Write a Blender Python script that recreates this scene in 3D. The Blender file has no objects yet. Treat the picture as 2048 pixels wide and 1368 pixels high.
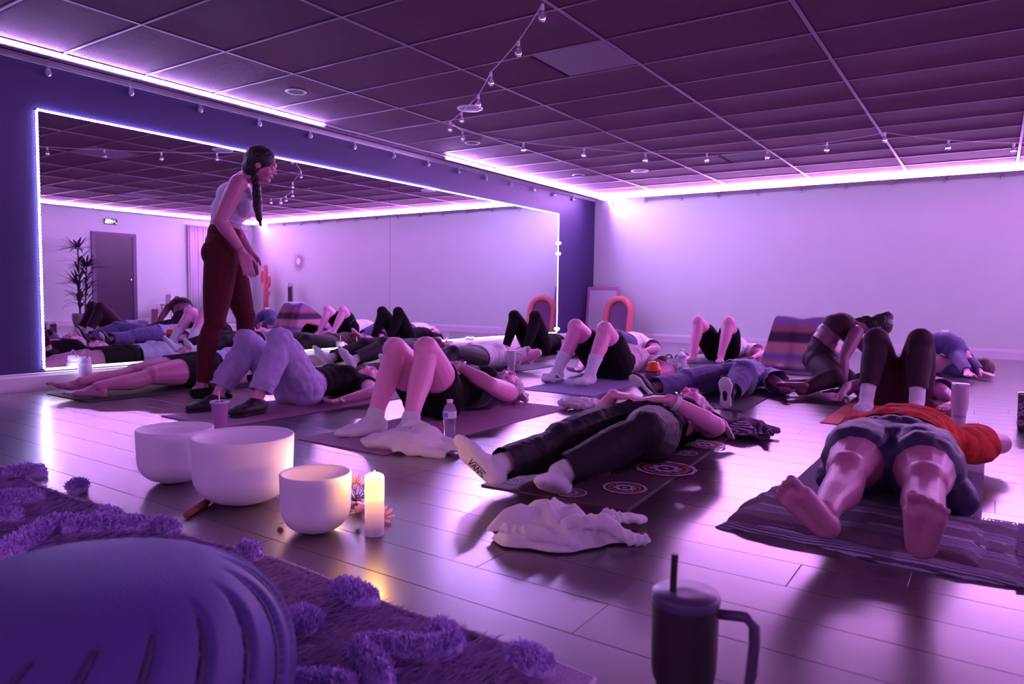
import bpy, bmesh, math, random
import numpy as np
from mathutils import Vector, Matrix, noise
random.seed(7); rng = np.random.default_rng(7)
SC = bpy.context.scene; COL = SC.collection
PI = math.pi
# ---------------------------------------------------------------- camera
CAMZ = .77; F_PX = 1425.99; YAW = .593; PITCH = .0664; ROLL = .0135
XL, YB, H, XR = -5.974, 11.45, 2.477, 3.8
_d = np.array([-math.sin(YAW)*math.cos(PITCH), math.cos(YAW)*math.cos(PITCH), -math.sin(PITCH)])
_r = np.array([math.cos(YAW), math.sin(YAW), 0]); _u = np.cross(_r, _d)
_r, _u = _r*math.cos(ROLL)+_u*math.sin(ROLL), -_r*math.sin(ROLL)+_u*math.cos(ROLL)
cam = bpy.data.cameras.new('camera'); camo = bpy.data.objects.new('camera', cam); COL.objects.link(camo)
cam.sensor_width = 36; cam.lens = F_PX/2048*36; cam.clip_start = .05
M4 = Matrix(((_r[0], _u[0], -_d[0], 0), (_r[1], _u[1], -_d[1], 0), (_r[2], _u[2], -_d[2], CAMZ), (0, 0, 0, 1)))
camo.matrix_world = M4; SC.camera = camo
cam.dof.use_dof = True; cam.dof.focus_distance = 3.9; cam.dof.aperture_fstop = 4.0
def ray(px, py): return _d+(px-1024)/F_PX*_r-(py-684)/F_PX*_u
def G(px, py, z=0.):
    v = ray(px, py); return np.array([0, 0, CAMZ])+v*(z-CAMZ)/v[2]
def K(px, py, D):                       # point at camera depth D
    return np.array([0, 0, CAMZ])+ray(px, py)*D
# ---------------------------------------------------------------- world, view, lights
W = bpy.data.worlds.new('world'); SC.world = W; W.use_nodes = True
W.node_tree.nodes['Background'].inputs[0].default_value = (.62, .34, .56, 1)
W.node_tree.nodes['Background'].inputs[1].default_value = .075
SC.view_settings.view_transform = 'Standard'; SC.view_settings.look = 'None'
SC.view_settings.exposure = 3.05; SC.view_settings.gamma = 1.0
PURP = (.76, .31, 1.0); VIO = (.58, .32, 1.0); STR_BACK = 42.; STR_LEFT = 34.; STR_RIGHT = 36.; BLUE = (.50, .42, 1.0); STR_MIR = 8.
# ---------------------------------------------------------------- materials
MATS = {}
def mat(name, col, rough=.6, metal=0., spec=.5, var=.12, vscale=6., bump=0., bscale=60., emit=None, estr=0., trans=0., alpha=1., sheen=0., coat=0., stretch=None, ior=1.45):
    if name in MATS: return MATS[name]
    m = bpy.data.materials.new(name); m.use_nodes = True; nt = m.node_tree; b = nt.nodes['Principled BSDF']
    L = nt.links.new
    b.inputs['Roughness'].default_value = rough; b.inputs['Metallic'].default_value = metal
    b.inputs['Specular IOR Level'].default_value = spec; b.inputs['IOR'].default_value = ior
    b.inputs['Transmission Weight'].default_value = trans; b.inputs['Sheen Weight'].default_value = sheen
    b.inputs['Coat Weight'].default_value = coat
    tc = nt.nodes.new('ShaderNodeTexCoord'); mp = nt.nodes.new('ShaderNodeMapping'); L(tc.outputs['Object'], mp.inputs[0])
    if stretch: mp.inputs['Scale'].default_value = stretch
    n = nt.nodes.new('ShaderNodeTexNoise'); n.inputs['Scale'].default_value = vscale; n.inputs['Detail'].default_value = 4
    L(mp.outputs[0], n.inputs['Vector'])
    r = nt.nodes.new('ShaderNodeMapRange'); r.inputs[3].default_value = 1-var; r.inputs[4].default_value = 1+var
    L(n.outputs[0], r.inputs[0])
    mx = nt.nodes.new('ShaderNodeVectorMath'); mx.operation = 'SCALE'; mx.inputs[0].default_value = col; L(r.outputs[0], mx.inputs['Scale'])
    L(mx.outputs[0], b.inputs['Base Color'])
    if bump:
        n2 = nt.nodes.new('ShaderNodeTexNoise'); n2.inputs['Scale'].default_value = bscale; n2.inputs['Detail'].default_value = 3
        L(mp.outputs[0], n2.inputs['Vector'])
        bp = nt.nodes.new('ShaderNodeBump'); bp.inputs['Strength'].default_value = bump; bp.inputs['Distance'].default_value = .01
        L(n2.outputs[0], bp.inputs['Height']); L(bp.outputs[0], b.inputs['Normal'])
    if emit:
        b.inputs['Emission Color'].default_value = (*emit, 1); b.inputs['Emission Strength'].default_value = estr
    MATS[name] = m; return m
def emat(name, col, s):
    m = bpy.data.materials.new(name); m.use_nodes = True; nt = m.node_tree; nt.nodes.clear()
    e = nt.nodes.new('ShaderNodeEmission'); e.inputs[0].default_value = (*col, 1); e.inputs[1].default_value = s
    o = nt.nodes.new('ShaderNodeOutputMaterial'); nt.links.new(e.outputs[0], o.inputs[0]); return m
# ---------------------------------------------------------------- mesh helpers
def tag(o, label=None, cat=None, group=None, kind=None):
    if label: o['label'] = label
    if cat: o['category'] = cat
    if group: o['group'] = group
    if kind: o['kind'] = kind
    return o
def mk(name, V, Fc, m=None, parent=None, loc=(0, 0, 0), smooth=False, rz=0.):
    me = bpy.data.meshes.new(name); me.from_pydata([tuple(map(float, v)) for v in V], [], [tuple(f) for f in Fc])
    return mkm(name, me, m, parent, loc, smooth, rz)
def mkm(name, me, m=None, parent=None, loc=(0, 0, 0), smooth=False, rz=0.):
    if smooth and len(me.polygons): me.polygons.foreach_set('use_smooth', [True]*len(me.polygons))
    if m:
        me.materials.clear(); me.materials.append(m)
    o = bpy.data.objects.new(name, me); COL.objects.link(o)
    if parent: o.parent = parent
    o.location = loc; o.rotation_euler = (0, 0, rz); return o
def thing(name, label, cat, loc=(0, 0, 0), rz=0., group=None, kind=None):
    o = bpy.data.objects.new(name, None); COL.objects.link(o); o.location = loc; o.rotation_euler = (0, 0, rz)
    o.empty_display_size = .05; return tag(o, label, cat, group, kind)
class MB:
    def __init__(s): s.V = []; s.F = []
    def add(s, V, F):
        n = len(s.V); s.V += [tuple(v) for v in V]; s.F += [tuple(i+n for i in f) for f in F]; return s
    def box(s, a, b, R=None):
        (x0, y0, z0), (x1, y1, z1) = a, b
        V = [(x0, y0, z0), (x1, y0, z0), (x1, y1, z0), (x0, y1, z0), (x0, y0, z1), (x1, y0, z1), (x1, y1, z1), (x0, y1, z1)]
        if R is not None: V = [tuple(R @ Vector(v)) for v in V]
        return s.add(V, [(0, 3, 2, 1), (4, 5, 6, 7), (0, 1, 5, 4), (1, 2, 6, 5), (2, 3, 7, 6), (3, 0, 4, 7)])
    def cbox(s, c, h, R=None):
        return s.box((c[0]-h[0], c[1]-h[1], c[2]-h[2]), (c[0]+h[0], c[1]+h[1], c[2]+h[2]), R)
    def bevbox(s, a, b, r=.004):
        bm = bmesh.new(); bmesh.ops.create_cube(bm, size=1)
        for v in bm.verts: v.co = Vector(((a[0]+b[0])/2+v.co.x*(b[0]-a[0]), (a[1]+b[1])/2+v.co.y*(b[1]-a[1]), (a[2]+b[2])/2+v.co.z*(b[2]-a[2])))
        bmesh.ops.bevel(bm, geom=bm.edges[:], offset=r, segments=1, affect='EDGES', profile=.5)
        bm.verts.index_update(); s.add([v.co[:] for v in bm.verts], [[v.index for v in f.verts] for f in bm.faces]); bm.free(); return s
    def lathe(s, prof, c=(0, 0, 0), n=24, cap0=True, cap1=True, wob=None):
        V = []; Fc = []
        for k, (r, z) in enumerate(prof):
            for i in range(n):
                a = 2*PI*i/n; rr = r*(1+(wob(a, k) if wob else 0)); V.append((c[0]+rr*math.cos(a), c[1]+rr*math.sin(a), c[2]+z))
        for k in range(len(prof)-1):
            for i in range(n):
                j = (i+1) % n; Fc.append((k*n+i, k*n+j, (k+1)*n+j, (k+1)*n+i))
        if cap0: Fc.append(tuple(range(n))[::-1])
        if cap1: Fc.append(tuple((len(prof)-1)*n+i for i in range(n)))
        return s.add(V, Fc)
    def tube(s, P, r, n=8, closed=False, caps=True):
        P = [np.array(p, float) for p in P]; m = len(P); rs = r if hasattr(r, '__len__') else [r]*m
        V = []; Fc = []; up = np.array([0, 0, 1.])
        for k in range(m):
            t = (P[(k+1) % m]-P[k-1]) if closed else (P[min(k+1, m-1)]-P[max(k-1, 0)]); t = t/(np.linalg.norm(t)+1e-9)
            if k == 0: a = np.cross(t, up if abs(t[2]) < .9 else np.array([1., 0, 0]))
            else: a = a-t*(a@t)
            a = a/(np.linalg.norm(a)+1e-9); b = np.cross(t, a)
            for i in range(n):
                q = 2*PI*i/n; V.append(P[k]+rs[k]*(a*math.cos(q)+b*math.sin(q)))
        for k in range(m if closed else m-1):
            for i in range(n):
                j = (i+1) % n; k2 = (k+1) % m; Fc.append((k*n+i, k*n+j, k2*n+j, k2*n+i))
        if caps and not closed: Fc += [tuple(range(n))[::-1], tuple((m-1)*n+i for i in range(n))]
        return s.add(V, Fc)
    def sph(s, c, r, n=12, m=8):
        r = r if hasattr(r, '__len__') else (r, r, r)
        V, Fc = ell_geo(n, m); return s.add([(c[0]+v[0]*r[0], c[1]+v[1]*r[1], c[2]+v[2]*r[2]) for v in V], Fc)
    def build(s, name, m, parent=None, loc=(0, 0, 0), smooth=False, rz=0.): return mk(name, s.V, s.F, m, parent, loc, smooth, rz)
def ell_geo(n=14, m=9):
    V = [(0, 0, 1)]
    for j in range(1, m):
        t = PI*j/m
        for i in range(n): a = 2*PI*i/n; V.append((math.sin(t)*math.cos(a), math.sin(t)*math.sin(a), math.cos(t)))
    V.append((0, 0, -1)); Fc = []
    for i in range(n): Fc.append((0, 1+i, 1+(i+1) % n))
    for j in range(m-2):
        for i in range(n):
            a = 1+j*n+i; b = 1+j*n+(i+1) % n; Fc.append((a, a+n, b+n, b))
    for i in range(n): Fc.append((len(V)-1, 1+(m-2)*n+(i+1) % n, 1+(m-2)*n+i))
    return V, Fc
# ---------------------------------------------------------------- blob modelling: union of tapered capsules and ellipsoids, voxel-remeshed
EV, EF = ell_geo(16, 10); EVn = np.array(EV)
def nrm(v): v = np.array(v, float); return v/(np.linalg.norm(v)+1e-12)
def cap(p0, r0, p1, r1, fl=None):
    """tapered capsule; fl=(axis, scale) flattens it along the axis"""
    p0 = np.array(p0, float); p1 = np.array(p1, float); t = nrm(p1-p0)
    a = np.cross(t, [0, 0, 1.]) if abs(t[2]) < .9 else np.cross(t, [1., 0, 0]); a = nrm(a); b = np.cross(t, a)
    n = 14; V = []; R = []
    for q in (-90, -55, -20, 0): R.append((p0, r0, q))
    for q in (0, 20, 55, 90): R.append((p1, r1, q))
    for c, r, q in R:
        q = math.radians(q); cr = max(r*math.cos(q), 1e-4)
        for i in range(n):
            w = 2*PI*i/n; V.append(c+t*r*math.sin(q)+cr*(a*math.cos(w)+b*math.sin(w)))
    V = np.array(V)
    if fl:
        ax = nrm(fl[0]); ax = nrm(ax-t*(ax@t)); base = p0
        h = (V-base)@ax; V = V-np.outer(h*(1-fl[1]), ax)
    Fc = []
    for k in range(len(R)-1):
        for i in range(n): j = (i+1) % n; Fc.append((k*n+i, k*n+j, (k+1)*n+j, (k+1)*n+i))
    Fc.append(tuple(range(n))[::-1]); Fc.append(tuple((len(R)-1)*n+i for i in range(n)))
    return V, Fc
def ell(c, rad, A=None):
    """ellipsoid, rad along the rows of A"""
    V = EVn*np.array(rad)
    if A is not None: V = V@np.array(A)
    return V+np.array(c), EF
def inflate(prims_fn, e): return prims_fn(e)
def blob_mesh(prims, voxel=.008, sm=4, cuts=(), thick=0., disp=None, off=(0, 0, 0)):
    V = []; Fc = []; n = 0
    for pv, pf in prims:
        V.append(pv); Fc += [tuple(i+n for i in f) for f in pf]; n += len(pv)
    V = np.concatenate(V)-np.array(off)
    me = bpy.data.meshes.new('tmp'); me.from_pydata(V.tolist(), [], Fc)
    o = bpy.data.objects.new('tmp', me); COL.objects.link(o)
    m = o.modifiers.new('r', 'REMESH'); m.mode = 'VOXEL'; m.voxel_size = voxel; m.adaptivity = 0
    if sm: s = o.modifiers.new('s', 'SMOOTH'); s.factor = .5; s.iterations = sm
    dg = bpy.context.evaluated_depsgraph_get(); e = o.evaluated_get(dg); out = bpy.data.meshes.new_from_object(e)
    bpy.data.objects.remove(o); bpy.data.meshes.remove(me)
    if disp:
        n_ = len(out.vertices); co = np.empty(n_*3, np.float32); out.vertices.foreach_get('co', co); co = co.reshape(-1, 3)
        nn = np.empty(n_*3, np.float32); out.vertices.foreach_get('normal', nn); nn = nn.reshape(-1, 3)
        dv = np.array([disp(Vector(c)) for c in co.tolist()]); co = co+nn*dv[:, None]
        out.vertices.foreach_set('co', co.astype(np.float32).ravel()); out.update()
    if cuts or thick:
        bm = bmesh.new(); bm.from_mesh(out)
        for c, nr, R in cuts:
            c = Vector(np.array(c)-np.array(off)); nr = Vector(nr).normalized()
            fs = [f for f in bm.faces if (f.calc_center_median()-c).length < R]
            g = set(fs)
            for f in fs: g.update(f.edges); g.update(f.verts)
            if fs: bmesh.ops.bisect_plane(bm, geom=list(g), plane_co=c, plane_no=nr, clear_outer=True, dist=1e-5)
        loose = [v for v in bm.verts if not v.link_faces]; bmesh.ops.delete(bm, geom=loose, context='VERTS')
        bm.to_mesh(out); bm.free()
        if thick:
            o = bpy.data.objects.new('tmp', out); COL.objects.link(o)
            s = o.modifiers.new('s', 'SOLIDIFY'); s.thickness = thick; s.offset = -1
            dg = bpy.context.evaluated_depsgraph_get(); out2 = bpy.data.meshes.new_from_object(o.evaluated_get(dg))
            bpy.data.objects.remove(o); bpy.data.meshes.remove(out); out = out2
    return out
def blob(name, prims, m, parent=None, voxel=.008, sm=4, cuts=(), thick=0., disp=None, loc=None):
    """world-space prims; parent's location is the origin (parents are unrotated)"""
    off = parent_off(parent) if parent else (loc if loc is not None else (0, 0, 0))
    me = blob_mesh(prims, voxel, sm, cuts, thick, disp, off)
    me.name = name
    return mkm(name, me, m, parent, (0, 0, 0) if parent else off, True)
def parent_off(p):
    v = np.array(p.location[:])
    while p.parent: p = p.parent; v = v+np.array(p.location[:])
    return v
# ================================================================ THE SETTING
wallm = mat('wall_paint', (.74, .88, .80), .75, var=.03, vscale=3, bump=.25, bscale=90)
navy = mat('navy_wall_paint', (.05, .034, .14), .55, var=.06, vscale=4, bump=.25, bscale=120)
trimm = mat('white_trim_paint', (.85, .82, .86), .4, var=.02)
tilem = mat('ceiling_tile', (.21, .088, .18), .9, var=.10, vscale=9, bump=.55, bscale=140)
teem = mat('ceiling_tee_metal', (.30, .17, .32), .35, metal=.3, var=.03)
YN = -2.6
# floor: base slab + planks along X
def wood(name, c):
    return mat(name, c, .34, var=.25, vscale=5., bump=.02, bscale=20, stretch=(1.2, 14, 1), spec=1., coat=1., ior=1.6)
woods = [wood('floor_wood_brown', (.062, .028, .050)), wood('floor_wood_dark', (.052, .024, .042)), wood('floor_wood_tan', (.072, .034, .056))]
for w_ in woods: w_.node_tree.nodes['Principled BSDF'].inputs['Coat Roughness'].default_value = .24; w_.node_tree.nodes['Principled BSDF'].inputs['Coat IOR'].default_value = 1.62
fl = MB().box((XL-.1, YN, -.06), (XR+.1, YB+.1, -.0095)).build('floor', mat('floor_underlay', (.05, .03, .035), .7)); tag(fl, kind='structure')
PW = .19; planks = []; y = YN; row = 0; rr = random.Random(3)
while y < YB:
    x = XL-rr.random()*1.9
    while x < XR:
        L_ = 1.9+(rr.random()-.5)*.5; a = max(x, XL); b = min(x+L_, XR)
        if b-a > .05: planks.append((a, b, y, min(y+PW, YB)))
        x += L_
    y += PW; row += 1
def plank_geo(a, b, y0, y1):
    g = .0005; t = 0.; e = .0012
    V = [(a+g, y0+g, -.0095), (b-g, y0+g, -.0095), (b-g, y1-g, -.0095), (a+g, y1-g, -.0095), (a+g, y0+g, -e), (b-g, y0+g, -e), (b-g, y1-g, -e), (a+g, y1-g, -e),
         (a+g+e, y0+g+e, t), (b-g-e, y0+g+e, t), (b-g-e, y1-g-e, t), (a+g+e, y1-g-e, t)]
    return V, [(0, 1, 5, 4), (1, 2, 6, 5), (2, 3, 7, 6), (3, 0, 4, 7), (4, 5, 9, 8), (5, 6, 10, 9), (6, 7, 11, 10), (7, 4, 8, 11), (8, 9, 10, 11)]
near = sorted(range(len(planks)), key=lambda i: (planks[i][2] < .3)*99+abs(planks[i][2]-.3)+.3*abs((planks[i][0]+planks[i][1])/2+planks[i][2]*.55))
rest = MB()
for k, i in enumerate(near):
    a, b, y0, y1 = planks[i]
    V, Fc = plank_geo(a, b, y0, y1)
    if k < 290:
        cx, cy = (a+b)/2, (y0+y1)/2
        mk('plank', [(v[0]-cx, v[1]-cy, v[2]) for v in V], Fc, woods[rr.randrange(3)], fl, (cx, cy, 0))
    else: rest.add(V, Fc)
o = rest.build('plank_field', woods[0], fl); o['kind'] = 'stuff'
tag(MB().box((XL-.1, YN, 0), (XL, YB, H+.02)).build('wall_left', navy), kind='structure')
tag(MB().box((XL-.1, YB, 0), (XR+.1, YB+.1, H+.02)).build('wall_back', wallm), kind='structure')
DY0, DY1, DZ = 7.58, 8.40, 1.93
wr = MB().box((XR, YN, 0), (XR+.1, DY0, H+.02)).box((XR, DY0, DZ), (XR+.1, DY1, H+.02)).box((XR, DY1, 0), (XR+.1, 9.75, H+.02)).box((XR, 9.75, 0), (XR+.1, 11.1, .5)).box((XR, 9.75, 2.15), (XR+.1, 11.1, H+.02)).box((XR, 11.1, 0), (XR+.1, YB, H+.02))
tag(wr.build('wall_right', wallm), kind='structure')
tag(MB().box((XL-.1, YN-.1, 0), (XR+.1, YN, H+.02)).build('wall_front', wallm), kind='structure')
def baseb(name, a, b, axis):
    # moulded skirting 13 cm tall
    prof = [(0, 0), (.016, 0), (.016, .105), (.010, .118), (.010, .128), (0, .132)]
    V = []; n = len(prof)
    for t in (a, b):
        for d_, z in prof:
            V.append((XL+d_, t, z) if axis == 'L' else (t, YB-d_, z) if axis == 'B' else (XR-d_, t, z))
    Fc = [(i, (i+1) % n, n+(i+1) % n, n+i) for i in range(n)]+[tuple(range(n)), tuple(range(n, 2*n))[::-1]]
    return tag(mk(name, V, Fc, trimm), kind='structure')
baseb('baseboard_left', YN, YB, 'L'); baseb('baseboard_back', XL+.016, XR, 'B')
baseb('baseboard_right', YN, DY0-.07, 'R'); o = baseb('baseboard_right', DY1+.07, YB-.016, 'R')
# crown angle strips where ceiling meets the walls
tag(MB().box((XL, YN, H-.045), (XL+.014, YB, H)).build('trim_1', trimm), kind='structure')
tag(MB().box((XL+.014, YB-.014, H-.03), (XR, YB, H)).build('trim_2', trimm), kind='structure')
tag(MB().box((XR-.014, YN, H-.03), (XR, YB-.014, H)).build('trim_3', trimm), kind='structure')
# ceiling: slab above, tee grid, tiles
ce = MB().box((XL-.1, YN, H+.02), (XR+.1, YB+.1, H+.08)).build('ceiling', tilem); tag(ce, kind='structure')
gx = [-5.85+1.2007*i for i in range(9)]; gx = [XL]+gx+[XR]
gy = [y0 for y0 in [4.985-.6035*k for k in range(13, 0, -1)]+[4.985+.6035*k for k in range(0, 11)] if y0 > YN]; gy = [YN]+gy+[YB]
panels = {(-2.83, 4.5): 'p', (-2.83, 9.2): 'd', (.75, 7.3): 'p', (-2.83, 1.5): 'p'}
tilep = mat('ceiling_light_panel_off', (.36, .30, .46), .5, var=.03)
tiled = mat('ceiling_tile_dark_grille', (.14, .09, .17), .7, var=.1)
nt_ = 0
tile_meshes = {}
for i in range(len(gx)-1):
    for j in range(len(gy)-1):
        a, b, c, d_ = gx[i], gx[i+1], gy[j], gy[j+1]
        if b-a < .03 or d_-c < .03: continue
        cx, cy = (a+b)/2, (c+d_)/2; mm = tilem
        for (qx, qy), kd in panels.items():
            if abs(cx-qx) < .5 and abs(cy-qy) < .3: mm = tilep if kd == 'p' else tiled
        parts_ = [(a, b, mm)] if mm is tilem else [(a, (a+b)/2, tilem), ((a+b)/2, b, mm)]
        for a, b, mm in parts_:
          cx = (a+b)/2
          key = (round(b-a, 2), round(d_-c, 2), mm.name)
          if key not in tile_meshes:
              hx, hy = (b-a)/2-.011, (d_-c)/2-.011; t = .006
              V = [(-hx, -hy, .014), (hx, -hy, .014), (hx, hy, .014), (-hx, hy, .014), (-hx, -hy, t), (hx, -hy, t), (hx, hy, t), (-hx, hy, t),
                   (-hx+.012, -hy+.012, 0), (hx-.012, -hy+.012, 0), (hx-.012, hy-.012, 0), (-hx+.012, hy-.012, 0)]
              Fc = [(0, 4, 5, 1), (1, 5, 6, 2), (2, 6, 7, 3), (3, 7, 4, 0), (4, 8, 9, 5), (5, 9, 10, 6), (6, 10, 11, 7), (7, 11, 8, 4), (8, 11, 10, 9), (0, 1, 2, 3)]
              me = bpy.data.meshes.new('ceiling_tile'); me.from_pydata(V, [], Fc); me.materials.append(mm); tile_meshes[key] = me
          o = bpy.data.objects.new('light_panel' if mm is tilep else 'ceiling_tile', tile_meshes[key]); COL.objects.link(o); o.parent = ce; o.location = (cx, cy, H+.002+rr.random()*.003); nt_ += 1
for x in gx[1:-1]: MB().box((x-.012, YN, H-.002), (x+.012, YB, H+.012)).build('main_tee', teem, ce)
for y in gy[1:-1]: MB().box((XL, y-.009, H-.0012), (XR, y+.009, H+.011)).build('cross_tee', teem, ce)
# ================================================================ mirror and its light strip
MY0, MY1, MZ0, MZ1, MS = 2.50, 10.16, .165, 2.085, 6.24
mirm = mat('mirror_glass', (.86, .86, .90), .0, metal=1., var=0.)
mt = thing('wall_mirror', 'huge wall mirror of two sheets on the dark left wall, edged with lights', 'mirror', (XL, 6.3, MZ0))
for a, b in ((MY0, MS-.002), (MS+.002, MY1)):
    MB().box((.001, a-6.3, 0), (.007, b-6.3, MZ1-MZ0)).build('mirror_sheet', mirm, mt)
bluel = emat('cool_white_diode', BLUE, STR_MIR)
blue2 = emat('cool_white_strip', BLUE, STR_MIR*.45)
sm_ = thing('mirror_light_strip', 'bluish white diode strip stuck round the edge of the wall mirror', 'light strip', (XL, 6.3, MZ0))
backm = mat('strip_tape', (.8, .8, .85), .4)
def ydz(y, z): return (y-6.3, z-MZ0)
for a, b, c, d_ in ((MY0-.02, MY0-.006, MZ0-.016, MZ1+.016), (MY0-.02, MY1+.02, MZ1+.004, MZ1+.016), (MY1+.006, MY1+.02, MZ0-.016, MZ1+.016), (MY0-.02, MY1+.02, MZ0-.018, MZ0-.006)):
    MB().box((.003, a-6.3, c-MZ0), (.006, b-6.3, d_-MZ0)).build('strip_tape', backm, sm_)
def diode_mesh(sx, sy, sz, m):
    me = bpy.data.meshes.new('diode'); b = MB().cbox((0, 0, 0), (sx, sy, sz)); me.from_pydata(b.V, [], b.F); me.materials.append(m); return me
dmz = diode_mesh(.004, .0065, .0075, bluel); dmy = diode_mesh(.004, .0080, .0065, bluel)
nd = 0
for k in range(70):
    z = MZ0+.01+k*(MZ1-MZ0-.02)/69; o = bpy.data.objects.new('diode', dmz); COL.objects.link(o); o.parent = sm_; o.location = (.010, MY0-.013-6.3, z-MZ0)
for k in range(160):
    y = MY0+k*.029; o = bpy.data.objects.new('diode', dmy); COL.objects.link(o); o.parent = sm_; o.location = (.010, y-6.3, MZ1+.010-MZ0)
ye = MY0+160*.029
MB().box((.006, ye-6.3, MZ1+.004-MZ0), (.013, MY1+.01-6.3, MZ1+.013-MZ0)).build('glow_bar', blue2, sm_)
MB().box((.006, MY1+.008-6.3, -.01), (.012, MY1+.016-6.3, MZ1-MZ0)).build('glow_bar', emat('faint_strip', (.45, .5, 1.), 1.6), sm_)
MB().box((.006, MY0-6.3, -.019), (.016, MY1-6.3, -.003)).build('glow_bar', emat('warm_lower_strip', (1., .86, 1.), 1.1), sm_)
for z in (1.62, 1.45): MB().lathe([(.012, -.02), (.026, -.014), (.028, .0), (.024, .016), (.012, .02)], (.025, MY1+.015-6.3, z-MZ0), 12).build('strip_clip', emat('clip_glow', (1, .95, 1), 1.3), sm_, smooth=True)
MB().sph((.03, MY1+.015-6.3, .05), .024).build('plug', emat('plug_glow', (1, .95, 1), 2.), sm_, smooth=True)
MB().sph((.03, 8.72-6.3, -.03), .022).build('plug', emat('plug_glow_b', (1, .95, 1), 2.), sm_, smooth=True)
sockm_ = mat('light_shield_metal', (.7, .66, .74), .35, metal=.6)
# ceiling light strips (real emitters of the room)
def strip(name, label, p0, p1, s, colr, dio=0, sz=.011, step=.050, lip=0, hh=.016):
    p0 = np.array(p0, float); p1 = np.array(p1, float); c = (p0+p1)/2; c[2] = p0[2]
    t = thing(name, label, 'light strip', tuple(c)); ax = 0 if abs(p1[0]-p0[0]) > abs(p1[1]-p0[1]) else 1
    hl = abs(p1[ax]-p0[ax])/2
    MB().cbox((0, 0, .004), (hl, .009, .002) if ax == 0 else (.009, hl, .002)).build('strip_tape', backm, t)
    em = emat(name+'_glow', colr, s)
    # side-emitting tape; added back plate and lip keep its light off the wall
    if dio:
        me = diode_mesh(.003, .009, .009, em)
        n = int(2*hl/step)
        for k in range(n):
            o = bpy.data.objects.new('diode', me); COL.objects.link(o); o.parent = t
            v = [0, 0, -.012]; v[ax] = -hl+step*(k+.5); o.location = v
    else:
        MB().cbox((0, 0, -hh+.002), (hl, .003, hh) if ax == 0 else (.003, hl, hh)).build('glow_bar', em, t)
    if lip:
        c_ = (0, lip*.006, -hh) if ax == 0 else (lip*.006, 0, -hh); MB().cbox(c_, (hl, .0015, hh+.004) if ax == 0 else (.0015, hl, hh+.004)).build('shield_back', sockm_, t)
        c_ = (0, lip*.001, -2*hh) if ax == 0 else (lip*.001, 0, -2*hh); MB().cbox(c_, (hl, .005, .0012) if ax == 0 else (.005, hl, .0012)).build('shield_lip', sockm_, t)
    return t
SX = XL+.27
strip('ceiling_light_strip', 'ceiling light strip of separate diodes above the near end of the mirror', (SX, 1.0, H-.010), (SX, 5.03, H-.010), STR_LEFT*.9, (.56, .38, 1.), 1, lip=-1)
strip('ceiling_light_strip', 'glaring ceiling light strip above the far end of the mirror', (SX, 6.95, H-.012), (SX, YB-.1, H-.012), STR_LEFT*1.2, VIO, 0, .012, lip=-1)
strip('ceiling_light_strip', 'glaring ceiling light strip along the white back wall', (XL+.3, YB-.40, H-.012), (XR-.3, YB-.40, H-.012), STR_BACK*.66, PURP, 0, .013, lip=1, hh=.027)
strip('ceiling_light_strip', 'ceiling light strip above the dark door, seen in the wall mirror', (XR-.28, 3.5, H-.012), (XR-.28, YB-.1, H-.012), STR_RIGHT, PURP, 0, .013, lip=1)
strip('ceiling_light_strip', 'ceiling light strip along the near wall behind the viewer', (XL+.3, YN+.35, H-.012), (XR-.3, YN+.35, H-.012), STR_BACK*.20, PURP, 0, .013, lip=-1)
# loose run of tape where no diode is lit
MB().tube([(SX, 5.03+k*.24, H-.012-.006*math.sin(k*1.3)**2) for k in range(9)], .006, 6).build('loose_cable', backm).name = 'light_strip_cable'
tag(bpy.data.objects['light_strip_cable'], 'pale unlit cable on the ceiling between the two light strips over the mirror', 'cable')
# ================================================================ ceiling fittings
sp = mat('speaker_grille', (.50, .40, .60), .6, bump=.6, bscale=400)
for x, y, lab in ((-4.08, 5.31, 'near round ceiling speaker beside the string lights'), (-4.08, 9.11, 'far round ceiling speaker near the back wall')):
    t = thing('ceiling_speaker', lab, 'speaker', (x, y, H))
    MB().lathe([(.118, 0), (.118, -.008), (.108, -.012)], n=32).build('rim', trimm, t, smooth=True)
    MB().lathe([(.106, -.009), (.09, -.0125), (.0, -.0145)], n=32, cap0=False).build('grille', sp, t, smooth=True)
dk = mat('dark_recess', (.03, .02, .03), .5)
for x, y, lab in ((-5.03, 4.11, 'nearest recessed downlight, unlit, over the mirror'), (-4.97, 6.52, 'middle recessed downlight, unlit, over the mirror'), (-4.98, 9.02, 'farthest recessed downlight, unlit, over the mirror')):
    t = thing('downlight', lab, 'ceiling light', (x, y, H))
    MB().lathe([(.085, .0), (.09, -.004), (.082, -.010), (.066, -.006)], n=28, cap0=False, cap1=False).build('rim', trimm, t, smooth=True)
    MB().lathe([(.066, -.006), (.05, -.004), (.0, -.003)], n=28, cap0=False).build('recess', dk, t, smooth=True)
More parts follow.
